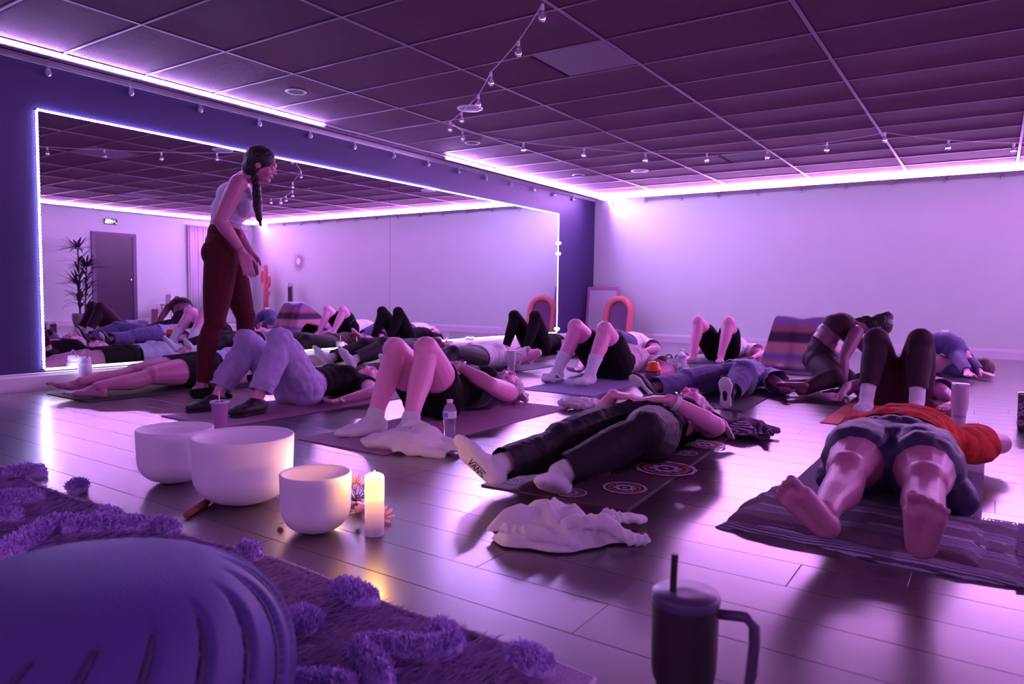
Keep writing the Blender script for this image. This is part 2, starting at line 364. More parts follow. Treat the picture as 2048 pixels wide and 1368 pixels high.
# string lights: cord + hanging globe bulbs
glassm = mat('clear_bulb_glass', (.9, .88, .95), .05, trans=.85, var=0., spec=.8)
sockm = mat('bulb_socket', (.75, .65, .8), .4)
def bulb_mesh():
    a = MB().lathe([(.010, 0), (.011, -.03), (.013, -.035)], n=8); a.V = a.V
    b = MB().lathe([(.010, -.034), (.018, -.05), (.0235, -.068), (.0235, -.08), (.017, -.094), (.006, -.101)], n=12)
    m1 = bpy.data.meshes.new('socket'); m1.from_pydata(a.V, [], a.F); m1.materials.append(sockm)
    m2 = bpy.data.meshes.new('globe'); m2.from_pydata(b.V, [], b.F); m2.materials.append(glassm); m2.polygons.foreach_set('use_smooth', [True]*len(m2.polygons))
    return m1, m2
bm1, bm2 = bulb_mesh()
def string_lights(label, pts, sag, hooks_z=None):
    c = pts[0]; t = thing('string_lights', label, 'string lights', tuple(c))
    P = []
    for i in range(len(pts)-1):
        a, b = np.array(pts[i]), np.array(pts[i+1])
        for k in range(6): u = k/6; P.append(a*(1-u)+b*u-np.array([0, 0, sag*4*u*(1-u)])-c)
    P.append(np.array(pts[-1])-c)
    MB().tube(P, .0032, 5).build('cord', sockm, t)
    for p in pts:
        s = bpy.data.objects.new('bulb_socket', bm1); COL.objects.link(s); s.parent = t; s.location = tuple(np.array(p)-c)
        g = bpy.data.objects.new('bulb', bm2); COL.objects.link(g); g.parent = s
string_lights('globe string lights along the top of the dark mirror wall', [np.array([XL+.03, 1.95+.618*k, H-.025]) for k in range(15)], .004)
string_lights('globe string lights along the top of the white back wall', [np.array([XL+.35+.626*k, YB-.03, H-.02]) for k in range(15)], .004)
def Gc(q, z): return G(q[0], q[1], z)
mid = [(1085, 8), (1037, 82), (982, 144), (957, 190), (923, 224), (900, 243)]
A_ = [Gc(q, H-.03-.04*math.sin(k*PI/5)) for k, q in enumerate(mid)]
mid2 = [(925, 262), (1047, 285), (1168, 296), (1291, 306), (1414, 306), (1535, 300), (1654, 285), (1770, 265)]
B_ = [Gc(q, H-.03-.17*math.sin(k*PI/7)) for k, q in enumerate(mid2)]
mid3 = [(1897, 280), (2028, 286), (2150, 280)]
C_ = [Gc(q, H-.06-.12*math.sin((k+1)*PI/4)) for k, q in enumerate(mid3)]
string_lights('globe string lights crossing the ceiling from overhead towards the mirror wall', A_+[B_[0]], .006)
string_lights('sagging globe string lights spanning the middle of the ceiling', B_+C_, .006)
# ================================================================ things seen in the mirror on the right wall
dkdoor = mat('dark_door_paint', (.065, .035, .075), .32, var=.2, vscale=3)
t = thing('door_1', None, None, (XR, (DY0+DY1)/2, 0), kind='structure')
yo = (DY0+DY1)/2
MB().box((-.02, DY0-yo+.02, .01), (.025, DY1-yo-.02, DZ-.02)).build('door_leaf', dkdoor, t)
fr = MB().box((-.03, DY0-yo-.06, 0), (.0, DY0-yo+.02, DZ+.05)).box((-.03, DY1-yo-.02, 0), (.0, DY1-yo+.06, DZ+.05)).box((-.03, DY0-yo+.02, DZ-.02), (.0, DY1-yo-.02, DZ+.05))
fr.build('door_frame', mat('door_frame_paint', (.16, .10, .2), .4), t)
kb = MB().lathe([(.028, 0), (.03, .006), (.012, .01), (.012, .035), (.026, .045), (.028, .06), (.018, .07)], n=16); kb.V = [(-.02-z, x+.31, y+.98) for x, y, z in kb.V]
kb.build('door_knob', mat('chrome', (.8, .78, .85), .12, metal=1.), t, smooth=True)
t = thing('wall_clock', 'digital wall clock with glowing digits above the dark door, seen in mirror', 'clock', (XR, 7.93, 2.21))
MB().bevbox((-.035, -.13, -.055), (0, .13, .055), .008).build('housing', mat('black_plastic', (.03, .025, .035), .35), t)
SEG = {'4': 'bcfg', '5': 'acdfg'}
def seg(mb, ch, oy):
    w, h, q = .026, .033, .006
    S = {'a': ((-w, h*2-q), (w, h*2+q)), 'g': ((-w, -q), (w, q)), 'd': ((-w, -h*1.1-q), (w, -h*1.1+q)), 'f': ((w-q, 0), (w+q, h)), 'b': ((-w-q, 0), (-w+q, h)), 'e': ((w-q, -h), (w+q, 0)), 'c': ((-w-q, -h), (-w+q, 0))}
    S['a'] = ((-w, h-q), (w, h+q)); S['d'] = ((-w, -h-q), (w, -h+q))
    for c in SEG[ch]: (y0, z0), (y1, z1) = S[c]; mb.box((-.040, oy+y0, z0), (-.0345, oy+y1, z1))
sg = MB(); seg(sg, '4', .015+.03); seg(sg, '5', -.035+.0); seg(sg, '5', -.095); sg.cbox((-.037, .098, -.03), (.003, .009, .009))
sg.build('digits', emat('digit_glow', (1, .95, 1.), .5), t)
# curtained window
tag(MB().box((XR+.02, 9.75, .5), (XR+.03, 11.1, 2.15)).build('window_1', mat('night_glass', (.10, .07, .14), .08, var=.05)), kind='structure')
curtm = mat('sheer_curtain', (.9, .84, .92), .7, var=.05)
for y0, y1, lab in ((9.66, 10.35, 'pale sheer curtain nearer the dark door, seen in mirror'), (10.40, 11.25, 'pale sheer curtain nearer the room corner, seen in mirror')):
    t = thing('curtain', lab, 'curtain', (XR-.06, (y0+y1)/2, .34)); n = 90; V = []; Fc = []
    for k in range(n+1):
        u = k/n; y = (u-.5)*(y1-y0)
        for j, z in enumerate((0, .5, 1.2, 1.93)):
            V.append((.035*math.sin(u*62)*(1-.3*j/3)+.01*math.sin(u*23+j), y, z))
    for k in range(n):
        for j in range(3): a = k*4+j; Fc.append((a, a+1, a+5, a+4))
    o = mk('drape', V, Fc, curtm, t, smooth=True); s = o.modifiers.new('s', 'SOLIDIFY'); s.thickness = .002
    MB().tube([(0, -(y1-y0)/2-.03, 1.95), (0, (y1-y0)/2+.03, 1.95)], .009, 8).build('curtain_rod', sockm, t)
    for k in range(7): MB().tube([(.0+.014*math.cos(a), -(y1-y0)/2+.04+k*(y1-y0-.08)/6, 1.945+.016*math.sin(a)) for a in np.linspace(0, 2*PI, 9)[:-1]], .003, 5, True).build('ring', sockm, t)
# tall plant
leafm = mat('dark_leaf', (.07, .05, .09), .45, var=.3)
potm = mat('woven_pot', (.35, .25, .3), .8, bump=.6, bscale=60)
def leaf(L_, w_, drop, az, el):
    n = 6; V = []; Fc = []
    for k in range(n+1):
        u = k/n; r = L_*u; z = r*math.sin(el)-drop*u*u; x = r*math.cos(el); w = w_*math.sin(PI*min(1, u*.9+.08))**.7
        for s, dz in ((-1, .2*w), (0, 0), (1, .2*w)): V.append((x*math.cos(az)-s*w*math.sin(az), x*math.sin(az)+s*w*math.cos(az), z+dz))
    for k in range(n):
        a = k*3; Fc += [(a, a+1, a+4, a+3), (a+1, a+2, a+5, a+4)]
    return V, Fc
t = thing('potted_plant', 'tall dark spiky plant left of the door, seen in the mirror', 'plant', (3.1, 6.98, 0))
MB().lathe([(.13, 0), (.17, .14), (.175, .26), (.165, .28), (.15, .27), (.14, .2)], n=24).build('pot', potm, t, smooth=True)
for k in range(3):
    sx, sy, hh = .05*math.cos(k*2.1), .05*math.sin(k*2.1), (1.55, 1.2, .85)[k]
    stm = MB().tube([(sx, sy, .2), (sx*1.5, sy*1.5, hh*.6), (sx*2, sy*2, hh)], .014, 7).build('stem', leafm, t)
    for q in range(78):
        zz = .35+(hh-.3)*rng.random() if q < 30 else hh; V, Fc = leaf(.30+.16*rng.random(), .020, .07+.1*rng.random(), rng.random()*6.28, .2+.9*rng.random())
        f = min(1, zz/hh); mk('leaf', [(v[0]+sx*(1+f), v[1]+sy*(1+f), v[2]+zz) for v in V], Fc, leafm, stm, smooth=True)
# cactus sculpture
cacm = mat('pink_cactus_wood', (.72, .20, .22), .55)
t = thing('cactus_sculpture', 'pink wooden cactus figure with three arms, seen in mirror corner', 'decoration', (2.95, 11.2, 0))
MB().tube([(0, 0, .03), (0, 0, .7), (0, 0, 1.38), (0, 0, 1.42)], [.062, .06, .055, .035], 12).build('trunk', cacm, t, smooth=True)
for s, z, l, h in ((1, .98, .15, .24), (-1, .88, .14, .20), (-1, .66, .11, .05)):
    MB().tube([(0, 0, z), (s*l*.7, 0, z), (s*l, 0, z+.04), (s*l, 0, z+.04+h), (s*l, 0, z+.06+h)], [.035, .035, .037, .035, .022], 10).build('arm', cacm, t, smooth=True)
MB().bevbox((-.14, -.12, 0), (.14, .12, .035), .008).build('base', cacm, t)
# sun mirror
t = thing('sun_mirror', 'small round sunburst mirror on the back wall, seen in the mirror', 'mirror', (2.01, YB-.02, 1.5))
raym = mat('pale_rattan', (.75, .6, .72), .7)
for k in range(28):
    a = 2*PI*k/28; L_ = .26 if k % 2 else .20; p = np.array([math.cos(a), 0, math.sin(a)])
    MB().tube([p*.085, p*L_*.75, p*L_], [.008, .007, .002], 5).build('ray', raym, t)
ri = MB().lathe([(.095, -.01), (.1, .0), (.09, .014), (.078, .010), (.078, -.01)], n=28, cap0=False, cap1=False); ri.V = [(x, -z, y) for x, y, z in ri.V]; ri.build('rim', raym, t, smooth=True)
gl = MB().lathe([(.079, .0), (.079, .004)], n=28); gl.V = [(x, -z, y) for x, y, z in gl.V]; gl.build('glass', mirm, t)
# tower fan
t = thing('tower_fan', 'slim dark tower fan standing by the back wall, seen in the mirror', 'fan', (2.02, 11.2, 0))
blk = mat('black_plastic', (.03, .025, .035), .35); silv = mat('silver_plastic', (.5, .45, .55), .35, metal=.5)
MB().lathe([(.13, 0), (.13, .02), (.07, .035)], n=24).build('base', silv, t, smooth=True)
def arch_loop(w, z0, z1, n=12): return [(w, 0, z0)]+[(w*math.cos(a), 0, z1-w+w*math.sin(a)) for a in np.linspace(0, PI, n)]+[(-w, 0, z0)]
MB().tube(arch_loop(.075, .04, .98), .018, 8).build('shell', silv, t, smooth=True)
MB().box((-.066, -.02, .04), (.066, .02, .88)).build('grille', blk, t)
MB().bevbox((-.05, -.03, .88), (.05, .02, .93), .006).build('control_panel', silv, t)
# stool
t = thing('wooden_stool', 'square pink wooden stool by the back wall, seen in the mirror', 'stool', (1.35, 10.75, 0), .25)
stm_ = mat('pinkish_wood', (.62, .33, .34), .5)
MB().bevbox((-.19, -.17, .50), (.19, .17, .535), .008).build('seat', mat('pale_seat', (.85, .7, .75), .5), t)
for sx in (-1, 1):
    for sy in (-1, 1): MB().tube([(sx*.175, sy*.155, 0), (sx*.16, sy*.14, .5)], .017, 6).build('leg', stm_, t)
for z in (.16, .34):
    for sx in (-1, 1): MB().tube([(sx*.17, -.15, z), (sx*.17, .15, z)], .011, 6).build('stretcher', stm_, t)
    for sy in (-1, 1): MB().tube([(-.17, sy*.15, z-.03), (.17, sy*.15, z-.03)], .011, 6).build('stretcher', stm_, t)
# small glowing lamp on floor by cactus
t = thing('night_light', 'tiny green-white night light on the floor, seen in the mirror', 'lamp', (2.75, 9.6, 0))
MB().bevbox((-.05, -.04, 0), (.05, .04, .09), .006).build('base', blk, t)
MB().sph((0, 0, .12), .04).build('bulb', emat('green_white_glow', (.7, 1., .65), 4.), t, smooth=True)
# stand with shopping bags by the curtain
t = thing('side_table', 'low side table with a tray top near the curtain, seen in mirror', 'table', (3.4, 9.1, 0))
MB().bevbox((-.22, -.22, .42), (.22, .22, .45), .006).build('table_top', stm_, t)
for sx in (-1, 1):
    for sy in (-1, 1): MB().tube([(sx*.2, sy*.2, 0), (sx*.19, sy*.19, .42)], .014, 6).build('leg', stm_, t)
def bag(label, x, y, z, w, d_, h, m):
    t = thing('paper_bag', label, 'bag', (x, y, z)); n = 8
    b = MB().box((-w/2, -d_/2, 0), (w/2, d_/2, .001)); V = []; 
    for k, zz in enumerate((0, h*.5, h)):
        for sx, sy in ((-1, -1), (1, -1), (1, 1), (-1, 1)): V.append((sx*w/2*(1+.03*k), sy*d_/2*(1-.12*k), zz))
    Fc = [(k*4+i, k*4+(i+1) % 4, k*4+4+(i+1) % 4, k*4+4+i) for k in range(2) for i in range(4)]+[(3, 2, 1, 0)]
    mk('sack', V, Fc, m, t)
    for sy in (-1, 1): MB().tube([(-w*.25, sy*d_*.38, h-.01), (-w*.22, sy*d_*.2, h+.07), (0, 0, h+.10), (w*.22, sy*d_*.2, h+.07), (w*.25, sy*d_*.38, h-.01)], .004, 5).build('handle', m, t)
bag('white paper bag on the low side table, seen in mirror', 3.4, 9.0, .45, .2, .12, .22, mat('white_paper', (.85, .8, .88), .7))
bag('pink paper bag on the floor by the side table, seen in mirror', 3.45, 8.72, 0, .26, .14, .34, mat('pink_paper', (.7, .3, .42), .7))
# rectangular leaning frame; panel painted pale where mirror glass would reflect the dark wall
def leaned(t, ang): t.rotation_euler = (-ang, 0, 0)
t = thing('framed_panel', 'rectangular mauve carved frame around a pale panel, leaning in the back corner', 'picture frame', (-5.63, 11.10, 0)); t.rotation_euler = (-.10, 0, -.0)
pk = mat('mauve_carved_frame', (.55, .25, .48), .45, bump=.5, bscale=50)
w, h, q = .31, .93, .055
for a, b, c, d_ in ((-w, -w+q, 0, h), (w-q, w, 0, h), (-w+q, w-q, 0, q), (-w+q, w-q, h-q, h)):
    MB().bevbox((a, -.018, c), (b, .018, d_), .006).build('frame_rail', pk, t)
MB().box((-w+q, -.004, q), (w-q, .006, h-q)).build('pale_panel', mat('pale_panel', (.72, .66, .78), .45, var=.05), t)
# arched mirror with thick rattan rim leaning against the wall
t = thing('arched_mirror', 'arched coral-rimmed mirror leaning in front of the rectangular frame', 'mirror', (-5.22, 10.85, 0)); t.rotation_euler = (-.14, 0, -.12)
cor = mat('coral_rattan', (.85, .22, .24), .5, bump=.5, bscale=90)
w = .235; lp = [(-w, 0, .05)]+[(-w, 0, z) for z in (.2, .35, .45)]+[(w*math.cos(a), 0, .50+w*.98*math.sin(a)) for a in np.linspace(PI, 0, 14)]+[(w, 0, z) for z in (.45, .35, .2, .05)]
MB().tube(lp+[(w*.6, 0, .03), (0, 0, .03), (-w*.6, 0, .03)], .052, 10, True).build('rim', cor, t, smooth=True)
V = [(p[0]*.85, .012, p[2]*.985+.005) for p in lp]; MB().add(V+[(v[0], .02, v[2]) for v in V], [tuple(range(len(V)))[::-1], tuple(range(len(V), 2*len(V)))]+[(i, (i+1) % len(V), len(V)+(i+1) % len(V), len(V)+i) for i in range(len(V))]).build('glass', mat('dim_glass', (.26, .10, .26), .3, metal=.5, var=.05), t)
# ================================================================ PEOPLE
def skin(name, c): return mat(name, c, .42, var=.06, vscale=9, bump=.08, bscale=160, spec=.45)
SK = skin('skin_light', (.80, .33, .52)); SK2 = skin('skin_tan', (.52, .19, .33)); SK3 = skin('skin_rosy', (.88, .34, .58)); SKD = skin('skin_dark', (.24, .08, .15))  # SKD is the darkest skin tone, one even colour
def cloth(name, c, rough=.85, **k): 
    kw = dict(var=.10, vscale=12, bump=.35, bscale=220, sheen=.25, spec=.25); kw.update(k); return mat(name, c, rough, **kw)
BLK = cloth('black_fabric', (.013, .009, .012), sheen=0., spec=.15); LEG = cloth('black_leggings', (.024, .015, .026), .6, sheen=0., spec=.25)
LAV = cloth('lavender_rib', (.62, .52, .72)); RED = cloth('oxblood_knit', (.085, .010, .020), .9, sheen=0., var=.45, vscale=90)
JEAN = cloth('pale_denim', (.46, .36, .68), var=.14); WHT = cloth('white_cotton', (.85, .82, .88)); SOCK = cloth('white_sock', (.82, .76, .88), bump=.6, bscale=300)
RUST = cloth('rust_tee', (.62, .045, .035), sheen=0.); NAVY = cloth('navy_shorts', (.055, .032, .10), .5, spec=.4, sheen=0.); PLUM = cloth('plum_leggings', (.045, .014, .032), .7, sheen=0.)
GREYB = cloth('slate_blue_fabric', (.11, .075, .24)); LILT = cloth('lilac_tee', (.48, .40, .70)); MAR = cloth('maroon_tee', (.09, .012, .03)); CHAR = cloth('charcoal_tiedye', (.11, .075, .15), var=.5, vscale=14)
HAIRD = mat('dark_hair', (.018, .008, .013), .45, bump=.8, bscale=60, stretch=(1, 1, 1), sheen=.1); HAIRB = mat('blond_hair', (.60, .38, .46), .5, bump=.9, bscale=70, var=.3, vscale=30); HAIRM = mat('brown_hair', (.14, .07, .09), .5, bump=.8, bscale=60)
LIP = mat('lips', (.55, .14, .22), .4); RUB = mat('dark_rubber', (.03, .025, .035), .5); SOLE = mat('white_sole', (.85, .82, .9), .5)
def ik(a, c, l1, l2, hint):
    a = np.array(a, float); c = np.array(c, float); v = c-a; D = np.linalg.norm(v); D2 = min(D, (l1+l2)*.999); t = v/D
    c2 = a+t*D2 if D > D2 else c
    x = (l1*l1-l2*l2+D2*D2)/(2*D2); h = math.sqrt(max(0, l1*l1-x*x)); hn = np.array(hint, float); hn = nrm(hn-t*(hn@t))
    return a+t*x+hn*h, c2
class Fig:
    """joints in world space"""
    def __init__(f, P, C, N, Hd, F, HF, HU, s=1., hipw=.088, shw=.165, build=1.):
        A = lambda v: np.array(v, float)
        f.P, f.C, f.N, f.H = A(P), A(C), A(N), A(Hd); f.F = nrm(F); f.HF = nrm(HF); f.HU = nrm(A(HU)-f.HF*(A(HU)@f.HF)); f.s = s; f.b = build
        sp = nrm(f.N-f.P); f.F = nrm(f.F-sp*(sp@f.F)); f.up = sp; f.R = np.cross(f.F, sp)   # R = the figure's own right
        f.hip = {k: f.P+q*f.R*hipw*s-sp*.01 for k, q in (('R', 1), ('L', -1))}
        f.sh = {k: f.N+q*f.R*shw*s-sp*.045*s for k, q in (('R', 1), ('L', -1))}
        f.knee = {}; f.ank = {}; f.toe = {}; f.fup = {}; f.elb = {}; f.wr = {}; f.hd = {}; f.hn = {}; f.curl = {}; f.fw = 1.; f.fln = 1.
        f.tl, f.sl, f.ul, f.fl = .42*s, .40*s, .285*s, .25*s
    def leg(f, k, ank, hint, toe, up): f.knee[k], f.ank[k] = ik(f.hip[k], ank, f.tl, f.sl, hint); f.toe[k] = nrm(toe); u = np.array(up, float); f.fup[k] = nrm(u-f.toe[k]*(u@f.toe[k])); return f
    def arm(f, k, wr, hint, hd, hn, curl=.25): f.elb[k], f.wr[k] = ik(f.sh[k], wr, f.ul, f.fl, hint); f.hd[k] = nrm(hd); n = np.array(hn, float); f.hn[k] = nrm(n-f.hd[k]*(n@f.hd[k])); f.curl[k] = curl; return f
    # region primitives; e = inflation
    def torso(f, e=0., lo=0., hi=1., shoulders=True, bust=.0):
        s, b = f.s, f.b; A = np.array([f.R, f.F, f.up]); L = lambda t: f.P*(1-t)+f.N*t
        bend = f.C-(L(.6)); P = lambda t: L(t)+bend*math.sin(PI*min(1, t))**1.0
        out = []
        for t, w, d_, h in ((0., .158, .108, .10), (.14, .150, .104, .10), (.30, .128, .092, .10), (.45, .124, .090, .10), (.62, .138, .100, .11), (.78, .150, .102, .10)):
            if lo <= t <= hi: out.append(ell(P(t), ((w*s*b+e), (d_*s*b+e), h*s+e*.5), A))
        if hi >= .8 and shoulders:
            out.append(cap(f.sh['L']+f.R*.02, .058*s+e, f.sh['R']-f.R*.02, .058*s+e)); out.append(cap(P(.85), .08*s+e, f.N, .055*s+e))
        if bust:
            for q in (-1, 1): out.append(ell(P(.70)+f.F*.075*s*b+q*f.R*.068*s, (.066*s+e, bust*s+e, .062*s+e), A))
        return out
    def neck(f, e=0.): return [cap(f.N-f.up*.02, .058*f.s+e, f.H-f.HU*.05*f.s-f.HF*.02*f.s, .050*f.s+e)]
    def glute(f, e=0.):
        return [ell(f.hip[k]-f.F*.035*f.s+f.up*.0, (.082*f.s*f.b+e, .082*f.s*f.b+e, .095*f.s+e), np.array([f.R, f.F, f.up])) for k in 'LR']
    def thigh(f, k, e=0., t0=0., t1=1., flare=0.):
        a, b = f.hip[k], f.knee[k]; r = lambda t: (.088*(1-t)+.054*t+.010*math.sin(PI*t))*f.s*f.b**1.3
        out = []; n = 4
        for i in range(n):
            u, v = t0+(t1-t0)*i/n, t0+(t1-t0)*(i+1)/n; out.append(cap(a+(b-a)*u, r(u)+e+flare*max(0, u-t0), a+(b-a)*v, r(v)+e+flare*max(0, v-t0)))
        return out
    def shin(f, k, e=0., t0=0., t1=1., flare=0.):
        a, b = f.knee[k], f.ank[k]; fr_ = f.knee[k]-(f.hip[k]+b)/2; ax_ = nrm(b-a); fr_ = fr_-ax_*(fr_@ax_); back = -nrm(fr_)
        out = [] if t0 > .05 else [ell(a+back*-.006, (.056*f.s*f.b+e,)*3)]; r = lambda t: np.interp(t, [0, .12, .32, .6, .85, 1], [.050, .050, .056, .045, .034, .034])*f.s*(1+(f.b-1)*.8)
        o = lambda t: back*.016*math.sin(PI*min(1, t*1.5))*f.s if t < .67 else 0
        for i in range(5):
            u, v = t0+(t1-t0)*i/5, t0+(t1-t0)*(i+1)/5; out.append(cap(a+(b-a)*u+o(u), r(u)+e+flare*u, a+(b-a)*v+o(v), r(v)+e+flare*v))
        return out
    def foot(f, k, e=0., toes=True):
        s = f.s; a = f.ank[k]; d_, u = f.toe[k], f.fup[k]; r = np.cross(d_, u); out = []
        med = r*(-1 if k == 'R' else 1)              # towards the big toe
        med = med*f.fw; sw = s*f.fw; d0 = d_; d_ = d_*f.fln; A = np.array([r, d0, u]); sole = a-u*.068*s
        out.append(ell(a-d_*.028*s-u*.034*s, (.032*sw+e, .034*s+e, .040*s+e), A))        # heel
        out.append(cap(a-u*.01*s, .033*s+e, a+d_*.05*s-u*.030*s, .031*s+e)); 
        for q, h in ((.022, .022), (-.020, .015)):
            out.append(cap(a-d_*.02*s+med*q*.5*s-u*.046*s, .024*sw+e, sole+d_*.115*s+med*q*1.15*s+u*(.022)*s, .023*sw+e))
        out.append(cap(a+d_*.04*s-u*.03*s, .027*s+e, sole+d_*.12*s+med*.008*s+u*.026*s, .018*s+e))
        out.append(ell(sole+d_*.125*s+u*.022*s, (.045*sw+e, .028*s+e, .020*s+e), A))
        if toes:
            for i, (q, l, rr_) in enumerate(((.029, .184, .0130), (.0085, .184, .0085), (-.0085, .176, .0082), (-.0240, .165, .0080), (-.0380, .152, .0078))):
                p0 = sole+d_*.130*s+med*q*s*.95+u*.019*s; p1 = sole+d_*l*s+med*q*s*1.08+u*.017*s; m_ = (p0+p1)/2+u*.006*s
                out.append(cap(p0, rr_*.95*sw+e, m_, rr_*.95*sw+e)); out.append(cap(m_, rr_*.95*sw+e, p1, rr_*1.05*sw+e))
        else: out.append(cap(sole+d_*.13*s+med*.012*s+u*.02*s, .032*s+e, sole+d_*.162*s+med*.010*s+u*.018*s, .026*s+e, (u, .62)))
        return out
    def uarm(f, k, e=0., t0=0., t1=1., flare=0.):
        a, b = f.sh[k], f.elb[k]; r = lambda t: (.050*(1-t)+.038*t+.004*math.sin(PI*t))*f.s*f.b
        return [cap(a+(b-a)*(t0+(t1-t0)*i/3), r(t0+(t1-t0)*i/3)+e+flare*i/3, a+(b-a)*(t0+(t1-t0)*(i+1)/3), r(t0+(t1-t0)*(i+1)/3)+e+flare*(i+1)/3) for i in range(3)]
    def farm(f, k, e=0., t0=0., t1=1.):
        a, b = f.elb[k], f.wr[k]; r = lambda t: np.interp(t, [0, .25, .7, 1], [.037, .041, .030, .025])*f.s*f.b**.7
        return [cap(a+(b-a)*(t0+(t1-t0)*i/4), r(t0+(t1-t0)*i/4)+e, a+(b-a)*(t0+(t1-t0)*(i+1)/4), r(t0+(t1-t0)*(i+1)/4)+e) for i in range(4)]
    def hand(f, k, fat=1.):
        s = f.s; w = f.wr[k]; d_, n = f.hd[k], f.hn[k]; side = np.cross(d_, n)*(1 if k == 'R' else -1)  # towards the thumb
        c = f.curl[k]; out = []
        for q in (.026, .009, -.009, -.025): out.append(cap(w+side*q*.55*s, .018*s, w+d_*.080*s+side*q*1.05*s, .0135*s))
        for q, l, rr_, cc in ((.029, .070, .0085, 1.), (.010, .080, .0088, 1.05), (-.010, .074, .0085, 1.1), (-.028, .058, .0078, 1.2)):
            p = w+d_*.084*s+side*q*s; dr = nrm(d_+side*q*2.6)
            for i, fr_ in enumerate((.46, .31, .23)):
                an = c*cc*(i+.55); dd = dr*math.cos(an)+n*math.sin(an); p2 = p+dd*l*fr_*s; out.append(cap(p, rr_*s*fat*(1-.06*i), p2, rr_*s*fat*(1-.06*(i+1)))); p = p2
        p = w+d_*.018*s+side*.024*s; dd = nrm(d_*.75+side*.75+n*.25)
        out.append(cap(p, .016*s, p+dd*.038*s, .0115*s)); p = p+dd*.038*s; dd = nrm(d_*.95+side*.35+n*.25); out.append(cap(p, .0105*s*fat, p+dd*.028*s, .0095*s*fat)); p = p+dd*.028*s
        out.append(cap(p, .0095*s*fat, p+nrm(dd+n*.3)*.022*s, .0085*s*fat)); return out
    def head(f, e=0.):
        s = f.s*1.0; r = np.cross(f.HF, f.HU); A = np.array([r, f.HF, f.HU]); h = f.H; o = []
        E = lambda x, y, z, a, b, c: o.append(ell(h+r*x*s+f.HF*y*s+f.HU*z*s, (a*s+e, b*s+e, c*s+e), A))
        E(0, -.012, .028, .073, .092, .080); E(0, .030, -.012, .062, .062, .075); E(0, .038, -.062, .046, .046, .038); E(0, .070, -.082, .022, .020, .018)
        E(0, .078, .030, .050, .020, .020)                                     # brow
        for q in (-1, 1):
            E(q*.030, .074, .004, .017, .016, .012); E(q*.044, .058, -.030, .022, .024, .026); E(q*.072, -.004, -.008, .010, .020, .030)
        o.append(cap(h+f.HF*.086*s+f.HU*.012*s, .009*s, h+f.HF*.104*s-f.HU*.020*s, .0115*s))  # nose
        for q in (-1, 1): E(q*.011, .094, -.024, .008, .009, .007)
        E(0, .086, -.050, .021, .012, .010)
        return o
    def body(f, **k):
        o = f.torso(bust=k.get('bust', 0.))+f.neck()+f.glute()+f.head()
        for q in 'LR':
            if q in f.knee: o += f.thigh(q)+f.shin(q)+f.foot(q, toes=k.get('toes', True))
            if q in f.elb: o += f.uarm(q)+f.farm(q)+f.hand(q, k.get('fat', 1.))
        return o
def legcut(f, k, seg, t, R=.13):
    a, b = (f.hip[k], f.knee[k]) if seg == 'thigh' else (f.knee[k], f.ank[k]); return (a+(b-a)*t, b-a, R)
def armcut(f, k, seg, t, R=.125):
    a, b = (f.sh[k], f.elb[k]) if seg == 'u' else (f.elb[k], f.wr[k]); return (a+(b-a)*t, b-a, R)
def wrinkle(amp, sc, sx=(1, 1, 1)): 
    return lambda c: amp*(abs(noise.noise(Vector((c[0]*sc*sx[0], c[1]*sc*sx[1], c[2]*sc*sx[2])))*2)-.35)+amp*.35*noise.noise(c*sc*2.7)
def person(f, label, sk, vox=.007, loc=None, bust=0., fat=1., toes=False, group=None):
    loc = (round(float(f.P[0]), 3), round(float(f.P[1]), 3), 0.) if loc is None else loc
    o = blob('person', f.body(bust=bust, toes=toes, fat=fat), sk, None, vox, 7 if vox < .005 else 3, loc=loc); f.o = o; f.vox = vox; f.bustv = bust
    tag(o, label, 'person', group); return o
def g_pants(f, name, m, t=.92, e=.007, flare=0., waist=.30, disp=None, th=.0025, vox=None, extra=()):
    """t<=1: thigh hem; t>1: shin hem at t-1"""
    pr = f.torso(e, 0, waist, False)+f.glute(e)+list(extra); cuts = [(f.P+(f.N-f.P)*(waist+.02), f.up, .26)]
    for k in 'LR':
        if t <= 1: pr += f.thigh(k, e, 0, t+.06, flare); cuts.append(legcut(f, k, 'thigh', t))
        else: pr += f.thigh(k, e, flare=flare*.5)+f.shin(k, e+flare*.4, 0, min(1., t-1+.02), flare); cuts.append(legcut(f, k, 'shin', t-1, .11))
    return blob(name, pr, m, f.o, vox or f.vox*1.15, 4, cuts, th, disp)
def g_top(f, name, m, lo=.10, sleeve=.45, e=.009, bust=None, flare=.01, disp=None, th=.0025, vox=None):
    b = f.bustv if bust is None else bust
    pr = f.torso(e, max(0, lo-.1), 1., sleeve is not None, b); cuts = [(f.P+(f.N-f.P)*lo, -f.up, .25)]
    if sleeve is None: pr += [cap(f.P+(f.N-f.P)*.7, .12*f.s+e, f.P+(f.N-f.P)*.80, .10*f.s+e, (f.F, .85))]+[cap(f.P*.22+f.N*.78+q*f.R*.07*f.s+w*f.F*.085*f.s*f.b, .012, f.N+q*f.R*.085*f.s+f.F*.0*w+f.up*.012*f.s, .012) for q in (-1, 1) for w in (-1, 1)]
    else:
        for k in 'LR':
            if k in f.elb:
                if sleeve <= 1: pr += f.uarm(k, e, 0, sleeve+.08, flare); cuts.append(armcut(f, k, 'u', sleeve))
                else: pr += f.uarm(k, e)+f.farm(k, e, 0, sleeve-1+.05); cuts.append(armcut(f, k, 'f', sleeve-1))
        cuts.append((f.N+f.up*.0*f.s+f.F*.02, f.up*.8+f.F*.35, .085*f.s))
    return blob(name, pr, m, f.o, vox or f.vox*1.15, 4, cuts, th, disp)
